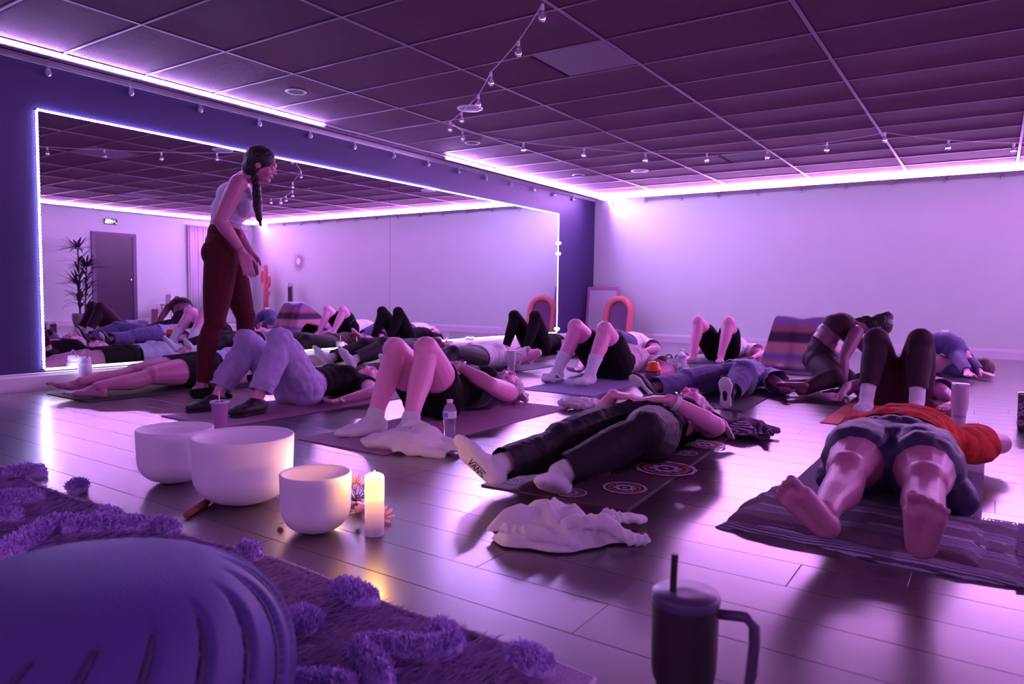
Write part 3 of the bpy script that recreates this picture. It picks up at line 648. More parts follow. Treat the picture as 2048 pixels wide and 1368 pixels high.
def g_sock(f, k, m, t=.72, e=.004, name='sock'): return blob(name, f.foot(k, e, False)+f.shin(k, e+.001, t-.06, 1.), m, f.o, f.vox*.9, 3, [(f.knee[k]+(f.ank[k]-f.knee[k])*t, f.knee[k]-f.ank[k], .1)], .0015)
def g_shoe(f, k, m, ms):
    o = blob('shoe', f.foot(k, .009, False), m, f.o, f.vox, 3, [(f.ank[k]+f.fup[k]*.005, f.fup[k]*.8-f.toe[k]*.3, .08)], .002)
    s = f.s; d_, u = f.toe[k], f.fup[k]; r = np.cross(d_, u); a = f.ank[k]-u*.074*s
    pr = [cap(a-d_*.025*s, .042*s, a+d_*.05*s, .036*s, (u, .38)), cap(a+d_*.05*s, .036*s, a+d_*.13*s, .052*s, (u, .32)), cap(a+d_*.13*s, .05*s, a+d_*.155*s, .040*s, (u, .38))]
    blob('sole', pr, ms, o, f.vox*.8, 2); return o
def g_hair(f, m, extra=(), back=.016, name='hair', vox=None, grow=.010):
    r = np.cross(f.HF, f.HU); A = np.array([r, f.HF, f.HU]); s = f.s
    pr = [ell(f.H-f.HF*(.012+back)*s+f.HU*.034*s, (.076*s+grow, .088*s+grow, .078*s+grow), A), ell(f.H-f.HF*.045*s-f.HU*.03*s, (.066*s+grow, .052*s+grow, .07*s), A)]+list(extra)
    seed = random.random()*50
    return blob(name, pr, m, f.o, vox or max(.006, f.vox), 3, disp=lambda c: .004*noise.noise(Vector((c[0]*55, c[1]*14, c[2]*55+seed))))
def face(f):
    r = np.cross(f.HF, f.HU); s = f.s; h = f.H
    blob('lips', [cap(h+f.HF*.094*s-f.HU*.052*s-r*.016*s, .0055*s, h+f.HF*.098*s-f.HU*.051*s+r*.016*s, .0055*s)], LIP, f.o, .003, 1)
    for q in (-1, 1):
        b_ = MB(); off = parent_off(f.o)
        b_.tube([h-off+r*(q*.030+x)*s+f.HF*(.0895-abs(x)*.25)*s+f.HU*(-.001-.004*(1-(x/.016)**2))*s for x in np.linspace(-.016, .016, 5)], .0014*s, 5).build('eyelash', HAIRD, f.o)
        b_ = MB(); b_.tube([h-off+r*(q*.032+x)*s+f.HF*(.0945-abs(x)*.35)*s+f.HU*(.030+.003*(1-(x/.02)**2))*s for x in np.linspace(-.02, .02, 5)], .0022*s, 5).build('eyebrow', HAIRM, f.o)
def watch(f, k, m1, m2):
    w = f.wr[k]+(f.elb[k]-f.wr[k])*.12; ax = nrm(f.elb[k]-f.wr[k]); n = -f.hn[k]; n = nrm(n-ax*(n@ax)); s_ = np.cross(ax, n); off = parent_off(f.o); w = w-off
    R_ = .033*f.s*f.b**.5
    V = []; N_ = 20
    for i in range(N_):
        a = 2*PI*i/N_
        for q, rr_ in ((-.011, R_), (.011, R_), (.011, R_+.0035), (-.011, R_+.0035)): V.append(w+ax*q+(s_*math.cos(a)+n*math.sin(a))*rr_)
    Fc = [(i*4+j, i*4+(j+1) % 4, ((i+1) % N_)*4+(j+1) % 4, ((i+1) % N_)*4+j) for i in range(N_) for j in range(4)]
    st = mk('watch_band', V, Fc, m1, f.o, smooth=False)
    Rm = Matrix([list(s_), list(ax), list(n)]).transposed()
    b_ = MB().bevbox((-.017, -.020, R_), (.017, .020, R_+.011), .004); b_.V = [tuple(Rm @ Vector(v)+Vector(w)) for v in b_.V]; c_ = b_.build('watch_case', mat('silver_case', (.75, .72, .8), .25, metal=.8), st)
    b_ = MB().box((-.014, -.017, R_+.0105), (.014, .017, R_+.0118)); b_.V = [tuple(Rm @ Vector(v)+Vector(w)) for v in b_.V]; b_.build('watch_face', mat('watch_screen', (.03, .03, .05), .1), st)
def lie(x, y, hd=0., s=1., build=1., headturn=0., z0=.0):
    """supine figure: hips at (x, y), head towards +Y rotated by hd; returns figure and local->world map"""
    c, sn = math.cos(hd), math.sin(hd)
    def T(a, b, z): return np.array([x+(a*c-b*sn)*s, y+(a*sn+b*c)*s, z0+z*s])
    def D(a, b, z): return np.array([a*c-b*sn, a*sn+b*c, z])
    f = Fig(T(0, 0, .105*build), T(0, .30, .118*build), T(0, .50, .098), T(0, .655, .098), D(0, 0, 1), D(math.sin(headturn), -.12, math.cos(headturn)), D(0, 1, .1), s, build=build)
    return f, T, D
# note: facing +Z with up = +Y gives R = F x up = -X (figure's own right is to -X)
def mat_obj(label, x, y, w=.61, l=1.75, hd=0., m=None, th=.005, group=None, curlend=0.):
    t = thing('yoga_mat', label, 'yoga mat', (x, y, 0), hd, group); n = 26; V = []; Fc = []
    for k in range(n+1):
        v = (k/n-.5)*l
        for u in (-1, 1):
            lift = .0006+.0015*abs(noise.noise(Vector((x*3+u, v*3, 1))))+curlend*max(0, -(v+l/2-.10))*.5
            V += [(u*w/2, v, lift), (u*w/2, v, lift+th)]
    for k in range(n):
        a = k*4; Fc += [(a, a+4, a+6, a+2), (a+1, a+3, a+7, a+5), (a, a+1, a+5, a+4), (a+2, a+6, a+7, a+3)]
    Fc += [(0, 2, 3, 1), (n*4, n*4+1, n*4+3, n*4+2)]
    mk('mat_surface', V, Fc, m, t); return t
MZ = .007
matP = mat('mauve_mat', (.42, .20, .36), .75, bump=.4, bscale=300, var=.06); matD = mat('dark_mat', (.07, .04, .08), .7, bump=.4, bscale=300); matR = mat('coral_mat', (.65, .10, .09), .7, bump=.3, bscale=300)
matV = mat('violet_mat', (.30, .22, .45), .75, bump=.4, bscale=300); matB = mat('black_mat', (.04, .025, .035), .7, bump=.3, bscale=300)
mat_obj('black yoga mat against the mirror wall under the bare-legged woman in a pale top', -5.36, 3.25, m=matB)
mat_obj('mauve yoga mat under the person in pale jeans', -3.86, 3.25, m=matP)
mat_obj('mauve yoga mat under the woman in white ankle socks, by the water bottle', -2.67, 3.33, .62, 1.8, m=matP)
# ---- P1 standing teacher
fR = _r; Dp = 4.72
P = K(449, 506, Dp); C = K(457, 425, Dp); N = K(487, 358, Dp-.02); Hd = K(521, 331, Dp-.04)
fw = nrm(fR*.95+np.array([-_r[1], _r[0], 0])*.22); upv = np.array([0, 0, 1.])
f = Fig(P, C, N, Hd, fw, nrm(fw+np.array([0, 0, -.32])+0*_d), nrm(upv+fw*.45), 1.0, build=1.08)
side = np.cross(fw, nrm(N-P))
f.leg('R', K(398, 792, 4.55), fw+side*.1, fw*.9+np.array([0, 0, -.12]), (0, 0, 1)); f.leg('L', K(515, 738, 4.78), fw*1., fw, (0, 0, 1))
f.tl = .44; f.sl = .43
f.leg('R', K(400, 791, 4.60), fw, fw+np.array([0, 0, -.1]), (0, 0, 1)); f.leg('L', K(514, 748, 5.12), fw, fw, (0, 0, 1))
f.ul, f.fl = .275, .24
f.arm('R', K(486, 506, 4.58), -fw*.6+side*.3, K(506, 575, 4.58)-K(486, 506, 4.58), -side*.8-fw*.3, .18)
f.arm('L', K(503, 510, 4.86), -fw*.6-side*.3, K(514, 575, 4.84)-K(503, 510, 4.86), side*.8-fw*.3, .22)
person(f, 'standing woman in lavender crop tank and oxblood leggings bending over the mats', SK2, .006, bust=.055, loc=(float(f.ank['R'][0]), float(f.ank['R'][1]), 0))
g_pants(f, 'leggings', RED, 1.93, .006, waist=.44)
g_top(f, 'crop_tank', LAV, .41, None, .007)
hp = f.H-f.HF*.085+f.HU*.02
s_ = [cap(hp, .03, K(512, 362, Dp-.06), .026), cap(K(512, 362, Dp-.10), .026, K(515, 410, Dp-.13), .030), cap(K(515, 410, Dp-.13), .030, K(519, 440, Dp-.13), .018), cap(K(519, 440, Dp-.13), .016, K(522, 452, Dp-.12), .006)]
g_hair(f, HAIRD, s_, back=.004, grow=.014); face(f)
for k in 'LR': blob('grip_sock', f.foot(k, .007, False), BLK, f.o, .007, 2, [(f.ank[k]-f.fup[k]*.005, f.fup[k]-f.toe[k]*.2, .09)], .002)
MB().tube([tuple(f.wr['R']-parent_off(f.o)+.029*(np.cross(nrm(f.elb['R']-f.wr['R']), side)*math.cos(a)+side*math.sin(a))+nrm(f.elb['R']-f.wr['R'])*.03) for a in np.linspace(0, 2*PI, 15)[:-1]], .0022, 5, True).build('bracelet', RUB, f.o)
# ---- P2 lying, bare legs, far left
f, T, D = lie(-5.36, 3.34, .0, 1.03, 1.18, z0=MZ)
f.leg('R', G(112, 772, .09), (-.3, 0, 1), D(-.30, -.90, .30), (0, .3, 1)); f.leg('L', G(150, 782, .075), (.4, 0, 1), D(-.35, -.85, .10), (0, .1, 1))
for k, q in (('R', -1), ('L', 1)): f.arm(k, T(q*.34, .02, .04), (q, 0, 0), D(q*.1, -1, 0), (0, 0, 1), .35)
person(f, 'woman lying by the mirror with bare crossed legs and black shorts, pale top', SK2, .0065, bust=.045, toes=True)
g_pants(f, 'shorts', BLK, .42, .010, waist=.30); g_top(f, 'tee', LILT, .24, .5, .010); g_hair(f, HAIRM, [ell(T(0, .76, .05), (.09, .07, .03))]); face(f)
# ---- P3 pale jeans
f, T, D = lie(-3.93, 3.22, .0, 1.02, 1.05, z0=MZ)
f.leg('R', T(-.17, -.50, .085), (-.1, 0, 1), D(-.25, -.95, -.02), (0, 0, 1)); f.leg('L', T(.15, -.44, .085), (.05, 0, 1), D(.05, -1, -.02), (0, 0, 1))
for k, q in (('R', -1), ('L', 1)): f.arm(k, T(q*.34, .06, .04), (q, 0, 0), D(q*.1, -1, 0), (0, 0, 1), .35)
person(f, 'person lying knees up in pale jeans, dark sandals and black top', SK, .007, bust=.03)
g_pants(f, 'jeans', JEAN, 1.86, .014, .018, .16, wrinkle(.009, 13), .004, .0075)
g_top(f, 'top', BLK, .26, .35, .011); g_hair(f, HAIRM, [ell(T(0, .75, .04), (.10, .09, .03))])
for k in 'LR': g_shoe(f, k, RUB, RUB)
face(f)
# ---- P4 bare knees, white ankle socks
f, T, D = lie(-2.86, 3.38, -.06, 1.14, 1.14, z0=MZ)
f.leg('R', G(748, 838, .09), (-.02, 0, 1), D(-.45, -.90, -.02), (0, 0, 1)); f.leg('L', G(820, 846, .09), (.0, 0, 1), D(.0, -1, -.02), (0, 0, 1))
f.arm('L', T(.02, .16, .27), (1, .3, -.5), D(-1, -.1, .05), D(0, 0, -1), .2); f.arm('R', T(-.06, .10, .25), (-1, .2, -.6), D(1, -.2, 0), (0, 0, -1), .2)
person(f, 'person lying knees up with bare legs, white ankle socks and a smart watch', SK3, .0065, bust=.04)
g_pants(f, 'shorts', BLK, .44, .010, waist=.30, vox=.008); g_top(f, 'tank_top', BLK, .22, None, .010)
blob('tiedye_tee', f.torso(.017, .6, 1., True)+[ell(T(0, .36, .15), (.13, .13, .10))], CHAR, f.o, .009, 4, [(f.N+f.up*.01, f.up, .09)], .002)
for k in 'LR': g_sock(f, k, SOCK, .90, .005)
watch(f, 'L', WHT, BLK); g_hair(f, HAIRB, [ell(T(0, .74, .04), (.10, .10, .035)), cap(T(.05, .72, .05), .03, T(.14, .66, .03), .02)]); face(f)
# ---- P5 black leggings, printed socks, mandala mat
mandm = mat('mandala_print', (.085, .035, .06), .6, bump=.3, bscale=300)
t5 = mat_obj('dark yoga mat printed with pale mandala rings under the woman in black', -1.43, 3.22, .62, 1.85, .07, mandm)
ringm = mat('mandala_pale_ink', (.50, .38, .62), .6); ringo = mat('mandala_orange_ink', (.45, .12, .08), .6)
def flat_ring(mb, x, y, r0, r1, z, n=36, pet=0, pa=0.):
    V = []; Fc = []
    for i in range(n):
        a = 2*PI*i/n; q = 1+pa*abs(math.sin(a*pet/2)) if pet else 1
        V += [(x+r0*math.cos(a), y+r0*math.sin(a), z), (x+r1*q*math.cos(a), y+r1*q*math.sin(a), z)]
    for i in range(n): j = (i+1) % n; Fc.append((2*i, 2*i+1, 2*j+1, 2*j))
    mb.add(V, Fc)
pa_, pb_ = MB(), MB(); zz = .0088
for (x, y, r) in ((-.22, -.80, .05), (.05, -.84, .06), (.20, -.66, .085), (.02, -.5, .05), (.24, -.26, .13), (.06, -.12, .07), (.22, .10, .06), (.25, .36, .10), (-.2, .4, .1), (-.25, -.4, .07), (-.22, 0, .08), (.12, .62, .06), (-.24, .75, .07), (.24, .78, .07)):
    flat_ring(pa_, x, y, r*.90, r, zz, pet=24, pa=.06); flat_ring(pa_, x, y, r*.28, r*.36, zz, pet=8, pa=.5); flat_ring(pb_, x, y, r*.66, r*.74, zz, pet=12, pa=.12); flat_ring(pa_, x, y, .001, r*.10, zz)
    for k in range(12):
        a = 2*PI*k/12; flat_ring(pa_, x+r*.52*math.cos(a), y+r*.52*math.sin(a), r*.05, r*.08, zz, 8)
pa_.build('mandala_print_pale', ringm, t5)['kind'] = 'stuff'; pb_.build('mandala_print_orange', ringo, t5)['kind'] = 'stuff'
f, T, D = lie(-1.37, 3.10, -.02, 1.03, 1.2, headturn=-.15, z0=MZ)
f.leg('R', G(985, 935, .095), (-.2, 0, 1), D(-.62, -.30, .66), D(-.2, .9, .5)); f.leg('L', G(1118, 948, .075), (1.0, -.1, .66), D(.12, -.90, .38), D(-.35, .4, .8))
f.H = T(.0, .66, .155); f.arm('L', T(.125, .07, .272), (1, -.1, -.35), D(-1, -.2, .0), (0, 0, -1), .14); f.arm('R', T(-.15, .05, .272), (-1, .2, -.5), D(.98, -.1, .0), (0, 0, -1), .14)
person(f, 'woman lying in black leggings and tee, hands on belly, lettered white socks', SK3, .006, bust=.02)
g_pants(f, 'leggings', LEG, 1.90, .009, .012, .30, wrinkle(.003, 22), vox=.007); g_top(f, 'tee', BLK, .20, .45, .010, flare=.003)
for k in 'LR': g_sock(f, k, SOCK, .90, .005)
watch(f, 'L', WHT, BLK)
g_hair(f, HAIRB, [ell(T(.0, .74, .05), (.09, .10, .04)), ell(T(.03, .74, .10), (.09, .10, .06)), cap(T(.06, .72, .14), .035, T(.19, .62, .09), .025), cap(T(.19, .62, .09), .025, T(.27, .54, .04), .012), cap(T(0, .78, .08), .035, T(.14, .82, .04), .025)]); face(f)
fV = f
# lettering on the sole of her near sock
def sole_text(f, k, txt, size, m, along, across, lift, flip=1):
    cu = bpy.data.curves.new('t', 'FONT'); cu.body = txt; cu.size = size; cu.extrude = .0004; cu.align_x = 'CENTER'; cu.align_y = 'CENTER'; cu.offset = .0012
    o = bpy.data.objects.new('t', cu); COL.objects.link(o); me = bpy.data.meshes.new_from_object(o.evaluated_get(bpy.context.evaluated_depsgraph_get())); bpy.data.objects.remove(o); return me
d_, u_ = f.toe['R'], f.fup['R']; r_ = np.cross(d_, u_)
b_ = MB(); Lh = .036
def stroke(p, q, w=.0042):
    p = np.array(p, float); q = np.array(q, float); t_ = nrm(q-p); n_ = np.array([-t_[1], t_[0]]); V = [(*(p+n_*w/2), 0), (*(q+n_*w/2), 0), (*(q-n_*w/2), 0), (*(p-n_*w/2), 0)]; b_.add(V, [(0, 1, 2, 3)])
h = Lh
for a, b in [((0, h), (.007, 0)), ((.007, 0), (.018, h*1.02)), ((.017, h), (.079, h)), ((.016, 0), (.027, h*.72)), ((.027, h*.72), (.035, 0)), ((.020, h*.25), (.033, h*.25)), ((.040, 0), (.040, h*.78)), ((.040, h*.78), (.055, 0)), ((.055, 0), (.055, h*.78)), ((.077, h*.72), (.062, h*.66)), ((.062, h*.66), (.062, h*.45)), ((.062, h*.45), (.077, h*.30)), ((.077, h*.30), (.077, h*.08)), ((.077, h*.08), (.061, 0))]: stroke(a, b)
# project letters onto the sock's sole surface
sock = [c for c in f.o.children if c.name.startswith('sock')][1]
from mathutils.bvhtree import BVHTree
def drape_letters(f, k, sock, VF, name, m, cx, cy, rot=0.):
    d_, u_ = f.toe[k], f.fup[k]; r_ = np.cross(d_, u_); off = parent_off(f.o); base = f.ank[k]-off
    bv = BVHTree.FromPolygons([v.co[:] for v in sock.data.vertices], [p.vertices[:] for p in sock.data.polygons])
    bm = bmesh.new(); vs = [bm.verts.new(v) for v in VF.V]
    for q in VF.F: bm.faces.new([vs[i] for i in q])
    bmesh.ops.subdivide_edges(bm, edges=bm.edges[:], cuts=4, use_grid_fill=True); V = []; 
    for v in bm.verts:
        x, y = v.co.x-.040, v.co.y-h/2; x, y = x*math.cos(rot)-y*math.sin(rot), x*math.sin(rot)+y*math.cos(rot)
        p = base+d_*(cx-x)+r_*(cy-y); hit = bv.ray_cast(Vector(p-u_*.4), Vector(u_))
        V.append(np.array(hit[0])-u_*.0012 if hit[0] else p-u_*.075)
    bm.verts.index_update(); F_ = [[v.index for v in q.verts] for q in bm.faces]; bm.free(); return mk(name, V, F_, m, sock)
sockR = min([c for c in f.o.children if c.name.startswith('sock')], key=lambda c: np.linalg.norm(np.mean([v.co[:] for v in c.data.vertices], axis=0)-(f.ank['R']-parent_off(f.o))))
drape_letters(f, 'R', sockR, b_, 'sole_lettering', mat('black_ink', (.02, .015, .025), .7), .048, .004)
# ---- P6 front right: bare soles, navy shorts, rust tee
ribm = mat('ribbed_violet_mat', (.30, .20, .40), .75, bump=.8, bscale=60, stretch=(1, 14, 1))
mat_obj('violet ribbed yoga mat under the person in the rust tee', -.33, 3.50, .66, 1.72, .0, ribm)
f, T, D = lie(-.30, 3.20, -.04, 1.06, 1.2, z0=.03)
f.leg('R', G(1618, 1072, .10), (-.35, 0, 1), D(-.62, -.32, .70), D(0, .9, .4)); f.leg('L', G(1850, 1106, .10), (.35, 0, 1), D(.10, -.42, .90), D(0, .9, .4))
f.arm('L', T(.06, .74, .05), (.7, .6, 0), D(-1, .3, 0), (0, 0, 1), .4); f.arm('R', T(-.06, .74, .05), (-.7, .6, 0), D(1, .3, 0), (0, 0, 1), .4)
f.fw = 1.12; f.fln = .84
person(f, 'person lying in rust tee and loose navy shorts, bare soles towards the camera', SK2, .0045, bust=0, toes=True)
g_pants(f, 'shorts', NAVY, .40, .014, .025, .26, wrinkle(.008, 10), .003, .0075, extra=[ell(f.P*.8+(f.knee['R']+f.knee['L'])*.1+f.F*.015, (.12, .12, .13), np.array([f.R, f.F, f.up])), cap(f.hip['R']*.75+f.knee['R']*.25+f.F*.0, .100, f.hip['L']*.75+f.knee['L']*.25, .100), cap(f.hip['R']*.9+f.knee['R']*.1+f.F*.03, .10, f.hip['L']*.9+f.knee['L']*.1+f.F*.03, .10), cap(f.hip['R']*.7+f.knee['R']*.3+f.R*.06-f.F*.05, .07, f.hip['R']*.55+f.knee['R']*.45+f.R*.10-f.F*.09, .06), cap(f.hip['L']*.7+f.knee['L']*.3-f.R*.06-f.F*.05, .07, f.hip['L']*.5+f.knee['L']*.5-f.R*.12-f.F*.09, .065)])
g_top(f, 'tee', RUST, .02, .55, .020, flare=.012, disp=wrinkle(.007, 11), vox=.0075); g_hair(f, HAIRD)
# folded blanket under their feet
def blanket_mat(name, c1, c2, sc=26.): 
    m = mat(name, c1, .9, bump=.9, bscale=180, var=.2, vscale=40, sheen=.1); nt = m.node_tree; b = nt.nodes['Principled BSDF']; L = nt.links.new
    tc = nt.nodes.new('ShaderNodeTexCoord'); w = nt.nodes.new('ShaderNodeTexWave'); w.wave_type = 'RINGS'; w.inputs['Scale'].default_value = sc; w.inputs['Distortion'].default_value = 1.5
    mo = nt.nodes.new('ShaderNodeVectorMath'); mo.operation = 'MODULO'; mo.inputs[1].default_value = (.16, .12, 10); ab = nt.nodes.new('ShaderNodeVectorMath'); ab.operation = 'ABSOLUTE'; sb = nt.nodes.new('ShaderNodeVectorMath'); sb.operation = 'SUBTRACT'; sb.inputs[1].default_value = (.08, .06, 0)
    L(tc.outputs['Object'], ab.inputs[0]); L(ab.outputs[0], mo.inputs[0]); L(mo.outputs[0], sb.inputs[0]); L(sb.outputs[0], w.inputs['Vector'])
    r = nt.nodes.new('ShaderNodeValToRGB'); r.color_ramp.elements[0].color = (*c1, 1); r.color_ramp.elements[1].color = (*c2, 1); r.color_ramp.elements[0].position = .4; r.color_ramp.elements[1].position = .55
    L(w.outputs[0], r.inputs[0])
    w2 = nt.nodes.new('ShaderNodeTexWave'); w2.bands_direction = 'Y'; w2.inputs['Scale'].default_value = 1.6; L(tc.outputs['Object'], w2.inputs['Vector'])
    r2 = nt.nodes.new('ShaderNodeValToRGB'); r2.color_ramp.elements[0].position = .45; r2.color_ramp.elements[1].position = .5; L(w2.outputs[0], r2.inputs[0])
    mx = nt.nodes.new('ShaderNodeMix'); mx.data_type = 'RGBA'; L(r2.outputs[0], mx.inputs[0]); mx.inputs[6].default_value = (.20, .10, .19, 1); L(r.outputs[0], mx.inputs[7]); L(mx.outputs[2], b.inputs['Base Color'])
    return m
blm = blanket_mat('woven_blanket', (.11, .07, .17), (.52, .40, .64))
def sheet(name, fn, nu, nv, m, parent=None, thick=.004, loc=(0, 0, 0), rz=0., sub=0):
    V = [fn(i/nu, j/nv) for j in range(nv+1) for i in range(nu+1)]; Fc = [(j*(nu+1)+i, j*(nu+1)+i+1, (j+1)*(nu+1)+i+1, (j+1)*(nu+1)+i) for j in range(nv) for i in range(nu)]
    o = mk(name, V, Fc, m, parent, loc, True, rz); s = o.modifiers.new('s', 'SOLIDIFY'); s.thickness = thick; s.offset = -1
    if sub: q = o.modifiers.new('q', 'SUBSURF'); q.levels = q.render_levels = sub
    return o
t = thing('folded_blanket', 'folded fringed patterned blanket under the bare feet of the person in rust tee', 'blanket', (-.33, 2.62, 0), -.03)
def bl(u, v, x0=-.40, x1=.44, y0=-.30, y1=.34, z=.022, se=0.):
    x = x0+(x1-x0)*u; y = y0+(y1-y0)*v+.02*math.sin(u*7+se); ed = min(1, min(u, 1-u, v*1.0, (1-v))*14)
    return (x+.012*math.sin(v*9+se), y, .003+(z-.003)*ed**.5+.007*noise.noise(Vector((x*9, y*9, se)))*ed)
sheet('blanket_layer', lambda u, v: bl(u, v, z=.020), 46, 34, blm, t)
sheet('blanket_layer', lambda u, v: bl(u, v, -.385, .36, -.24, .16, .040, 3.), 40, 24, blm, t)
fq = MB()
for k in range(70):
    y = -.30+.64*k/69+.01*rng.standard_normal(); a = rng.standard_normal()*.5
    fq.tube([(.425, y, .012), (.455, y+.01*a, .008), (.49, y+.03*a, .004)], [.0028, .002, .0012], 4)
for k in range(34):
    x = .05+.38*k/33; a = rng.standard_normal()*.4; fq.tube([(x, .33, .014), (x+.01*a, .36, .01), (x+.03*a, .385, .004)], [.0026, .002, .0012], 4)
o = fq.build('fringe', mat('fringe_yarn', (.42, .32, .50), .9), t); o['kind'] = 'stuff'
MB().tube([(.44, .10, .012), (.52, .12, .006), (.60, .11, .004), (.68, .13, .004)], [.004, .003, .003, .002], 5).build('loose_tassel', MATS['fringe_yarn'], t)
# ---- P7 dark leggings knees up, coral mat
mat_obj('coral red yoga mat behind the person in the rust tee', -.55, 5.58, .62, 1.75, 0., matR)
f, T, D = lie(-.54, 5.80, .0, 1.09, 1.14, z0=MZ)
f.leg('R', T(-.13, -.46, .09), (-.0, 0, 1), D(-.05, -1, -.02), (0, 0, 1)); f.leg('L', T(.14, -.44, .09), (.03, 0, 1), D(.1, -1, -.02), (0, 0, 1))
f.arm('L', T(.34, -.10, .045), (1, 0, 0), D(-.5, -.9, -.1), (0, 0, -1), .15); f.arm('R', T(-.34, -.02, .04), (-1, 0, 0), D(-.1, -1, 0), (0, 0, -1), .2)
person(f, 'person lying with wide dark leggings knees up, white socks, on coral mat', SK, .008, bust=.03)
g_pants(f, 'leggings', PLUM, 1.80, .012, .004, .3); g_top(f, 'tee', LILT, .2, .62, .016, flare=.03); g_hair(f, HAIRD); face(f)
for k in 'LR': g_sock(f, k, SOCK, .66, .006)
MB().tube([tuple(f.wr['L']-parent_off(f.o)+.030*np.array([math.cos(a), 0, math.sin(a)])+nrm(f.elb['L']-f.wr['L'])*.03) for a in np.linspace(0, 2*PI, 13)[:-1]], .004, 5, True).build('wristband', RUB, f.o)
# ---- P8 kneeling teacher bending forward
Dz = 6.05
P = K(1640, 724, Dz+.05); N = K(1712, 652, Dz-.05); C = K(1668, 655, Dz); Hd = K(1755, 655, Dz-.08)
fwd = nrm(fR*.95-np.array([-_r[1], _r[0], 0])*.15)
f = Fig(P, C, N, Hd, nrm(fwd*.55-upv*.8), nrm(fwd*.35-upv*.85), nrm(fwd*.9+upv*.35), 1.0, build=1.12)
f.C = C; f.ul, f.fl = .285, .27
sd = f.R
f.leg('R', G(1640, 778, .05)+0*sd, fwd*1.+upv*-.2, -fwd, (0, 0, -1)); f.leg('L', G(1655, 768, .05)+np.array([0, .15, 0]), fwd*1.-upv*.2, -fwd, (0, 0, -1))
for k in 'LR':
    kn = G(1712, 798, .07) if k == 'R' else G(1738, 780, .07)
    f.knee[k] = f.hip[k]+nrm(kn-f.hip[k])*.42; f.ank[k] = f.knee[k]+nrm(G(1638, 782, .05)+(np.array([0, .0, 0]) if k == 'R' else np.array([.02, .25, 0]))-f.knee[k])*.40; f.ank[k][2] = .055; f.toe[k] = nrm(-fwd); f.fup[k] = np.array([0, 0, -1.])
f.arm('R', G(1686, 782, .04), -fwd*.2+upv*.3, fwd*.2-_r*1.0, (0, 0, -1), .08); f.arm('L', G(1735, 770, .04), fwd*.2, fwd, (0, 0, -1), .1)
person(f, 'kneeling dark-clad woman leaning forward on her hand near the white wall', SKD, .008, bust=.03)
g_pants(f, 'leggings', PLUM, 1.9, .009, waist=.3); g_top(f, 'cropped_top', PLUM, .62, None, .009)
g_hair(f, HAIRD, [ell(f.H-f.HF*.06+f.HU*.10, (.05, .05, .045)), cap(f.H-f.HF*.09-f.HU*.05, .04, f.N-f.F*.04, .03)], back=.002, grow=.012)
# ---- P9 child's pose far right
Dz = 7.35
P = K(1848, 712, Dz+.25); N = K(1930, 712, Dz); C = K(1890, 684, Dz+.1); Hd = K(1962, 741, Dz-.02)
fwd = nrm(N-P); fwd[2] = 0; fwd = nrm(fwd)
f = Fig(P, C, N, Hd, -upv+fwd*.1, -upv+fwd*.2, fwd*.9-upv*.4, 1.05); f.C = C
for k in 'LR':
    q = f.R*(.13 if k == 'R' else -.13); f.knee[k] = f.hip[k]+nrm(fwd*.9+q*1.2-upv*.55)*.42; f.knee[k][2] = max(.06, f.knee[k][2]); f.ank[k] = f.knee[k]-fwd*.38; f.ank[k][2] = .05; f.toe[k] = -fwd; f.fup[k] = -upv
f.arm('R', G(1948, 764, .03), fwd*.8+upv*1., G(1952, 785, .02)-G(1948, 764, .03), -upv, .12); f.arm('L', G(1972, 756, .03), fwd*.2+upv, fwd*.3-_r*.2, -upv, .12)
person(f, 'person folded in child pose at far right, slate sleeves and pale back', SK, .009)
g_pants(f, 'leggings', GREYB, 1.85, .010, waist=.3); g_top(f, 'long_sleeve_top', GREYB, .12, 1.75, .013); g_hair(f, HAIRM)
blob('pale_scarf', [cap(C-f.F*.09, .05, (P+C)/2-f.F*.10, .05, (f.F, .5)), cap(C-f.F*.09, .05, N-f.F*.07, .04, (f.F, .5))], WHT, f.o, .01, 3)
# ---- P10 slate trousers, slip-ons, lilac tee
mat_obj('dark yoga mat under the person in slate trousers and white slip-ons', -1.72, 5.70, .62, 1.75, .05, matD)
f, T, D = lie(-1.72, 5.72, .0, 1.02, 1.06, z0=MZ)
f.leg('R', T(-.34, -.80, .085), (-.2, 0, 1), D(-.55, -.45, .75), D(0, .9, .5)); f.leg('L', T(.22, -.78, .09), (.5, 0, 1), D(.1, -.45, .85), D(0, .9, .5))
f.arm('L', T(.44, -.06, .045), (1, 0, .1), D(.2, -1, 0), (0, 0, 1), .45); f.arm('R', T(-.40, .0, .04), (-1, 0, 0), D(-.2, -1, 0), (0, 0, 1), .4)
person(f, 'person lying in slate trousers, lilac shirt and white slip-on shoes, soles showing', SK2, .008)
g_pants(f, 'trousers', GREYB, 1.9, .016, .02, .26, wrinkle(.004, 12)); g_top(f, 'shirt', LILT, .10, .85, .022, flare=.035, disp=wrinkle(.012, 14)); g_hair(f, HAIRD)
for k in 'LR': 
    sh_ = g_shoe(f, k, RUB, SOLE)
    s = f.s; d_, u = f.toe[k], f.fup[k]; a = f.ank[k]-u*.0895*s
    blob('sole_patch', [cap(a+d_*.02*s, .016, a+d_*.075*s, .018, (u, .3))], RUB, sh_, .006, 1)
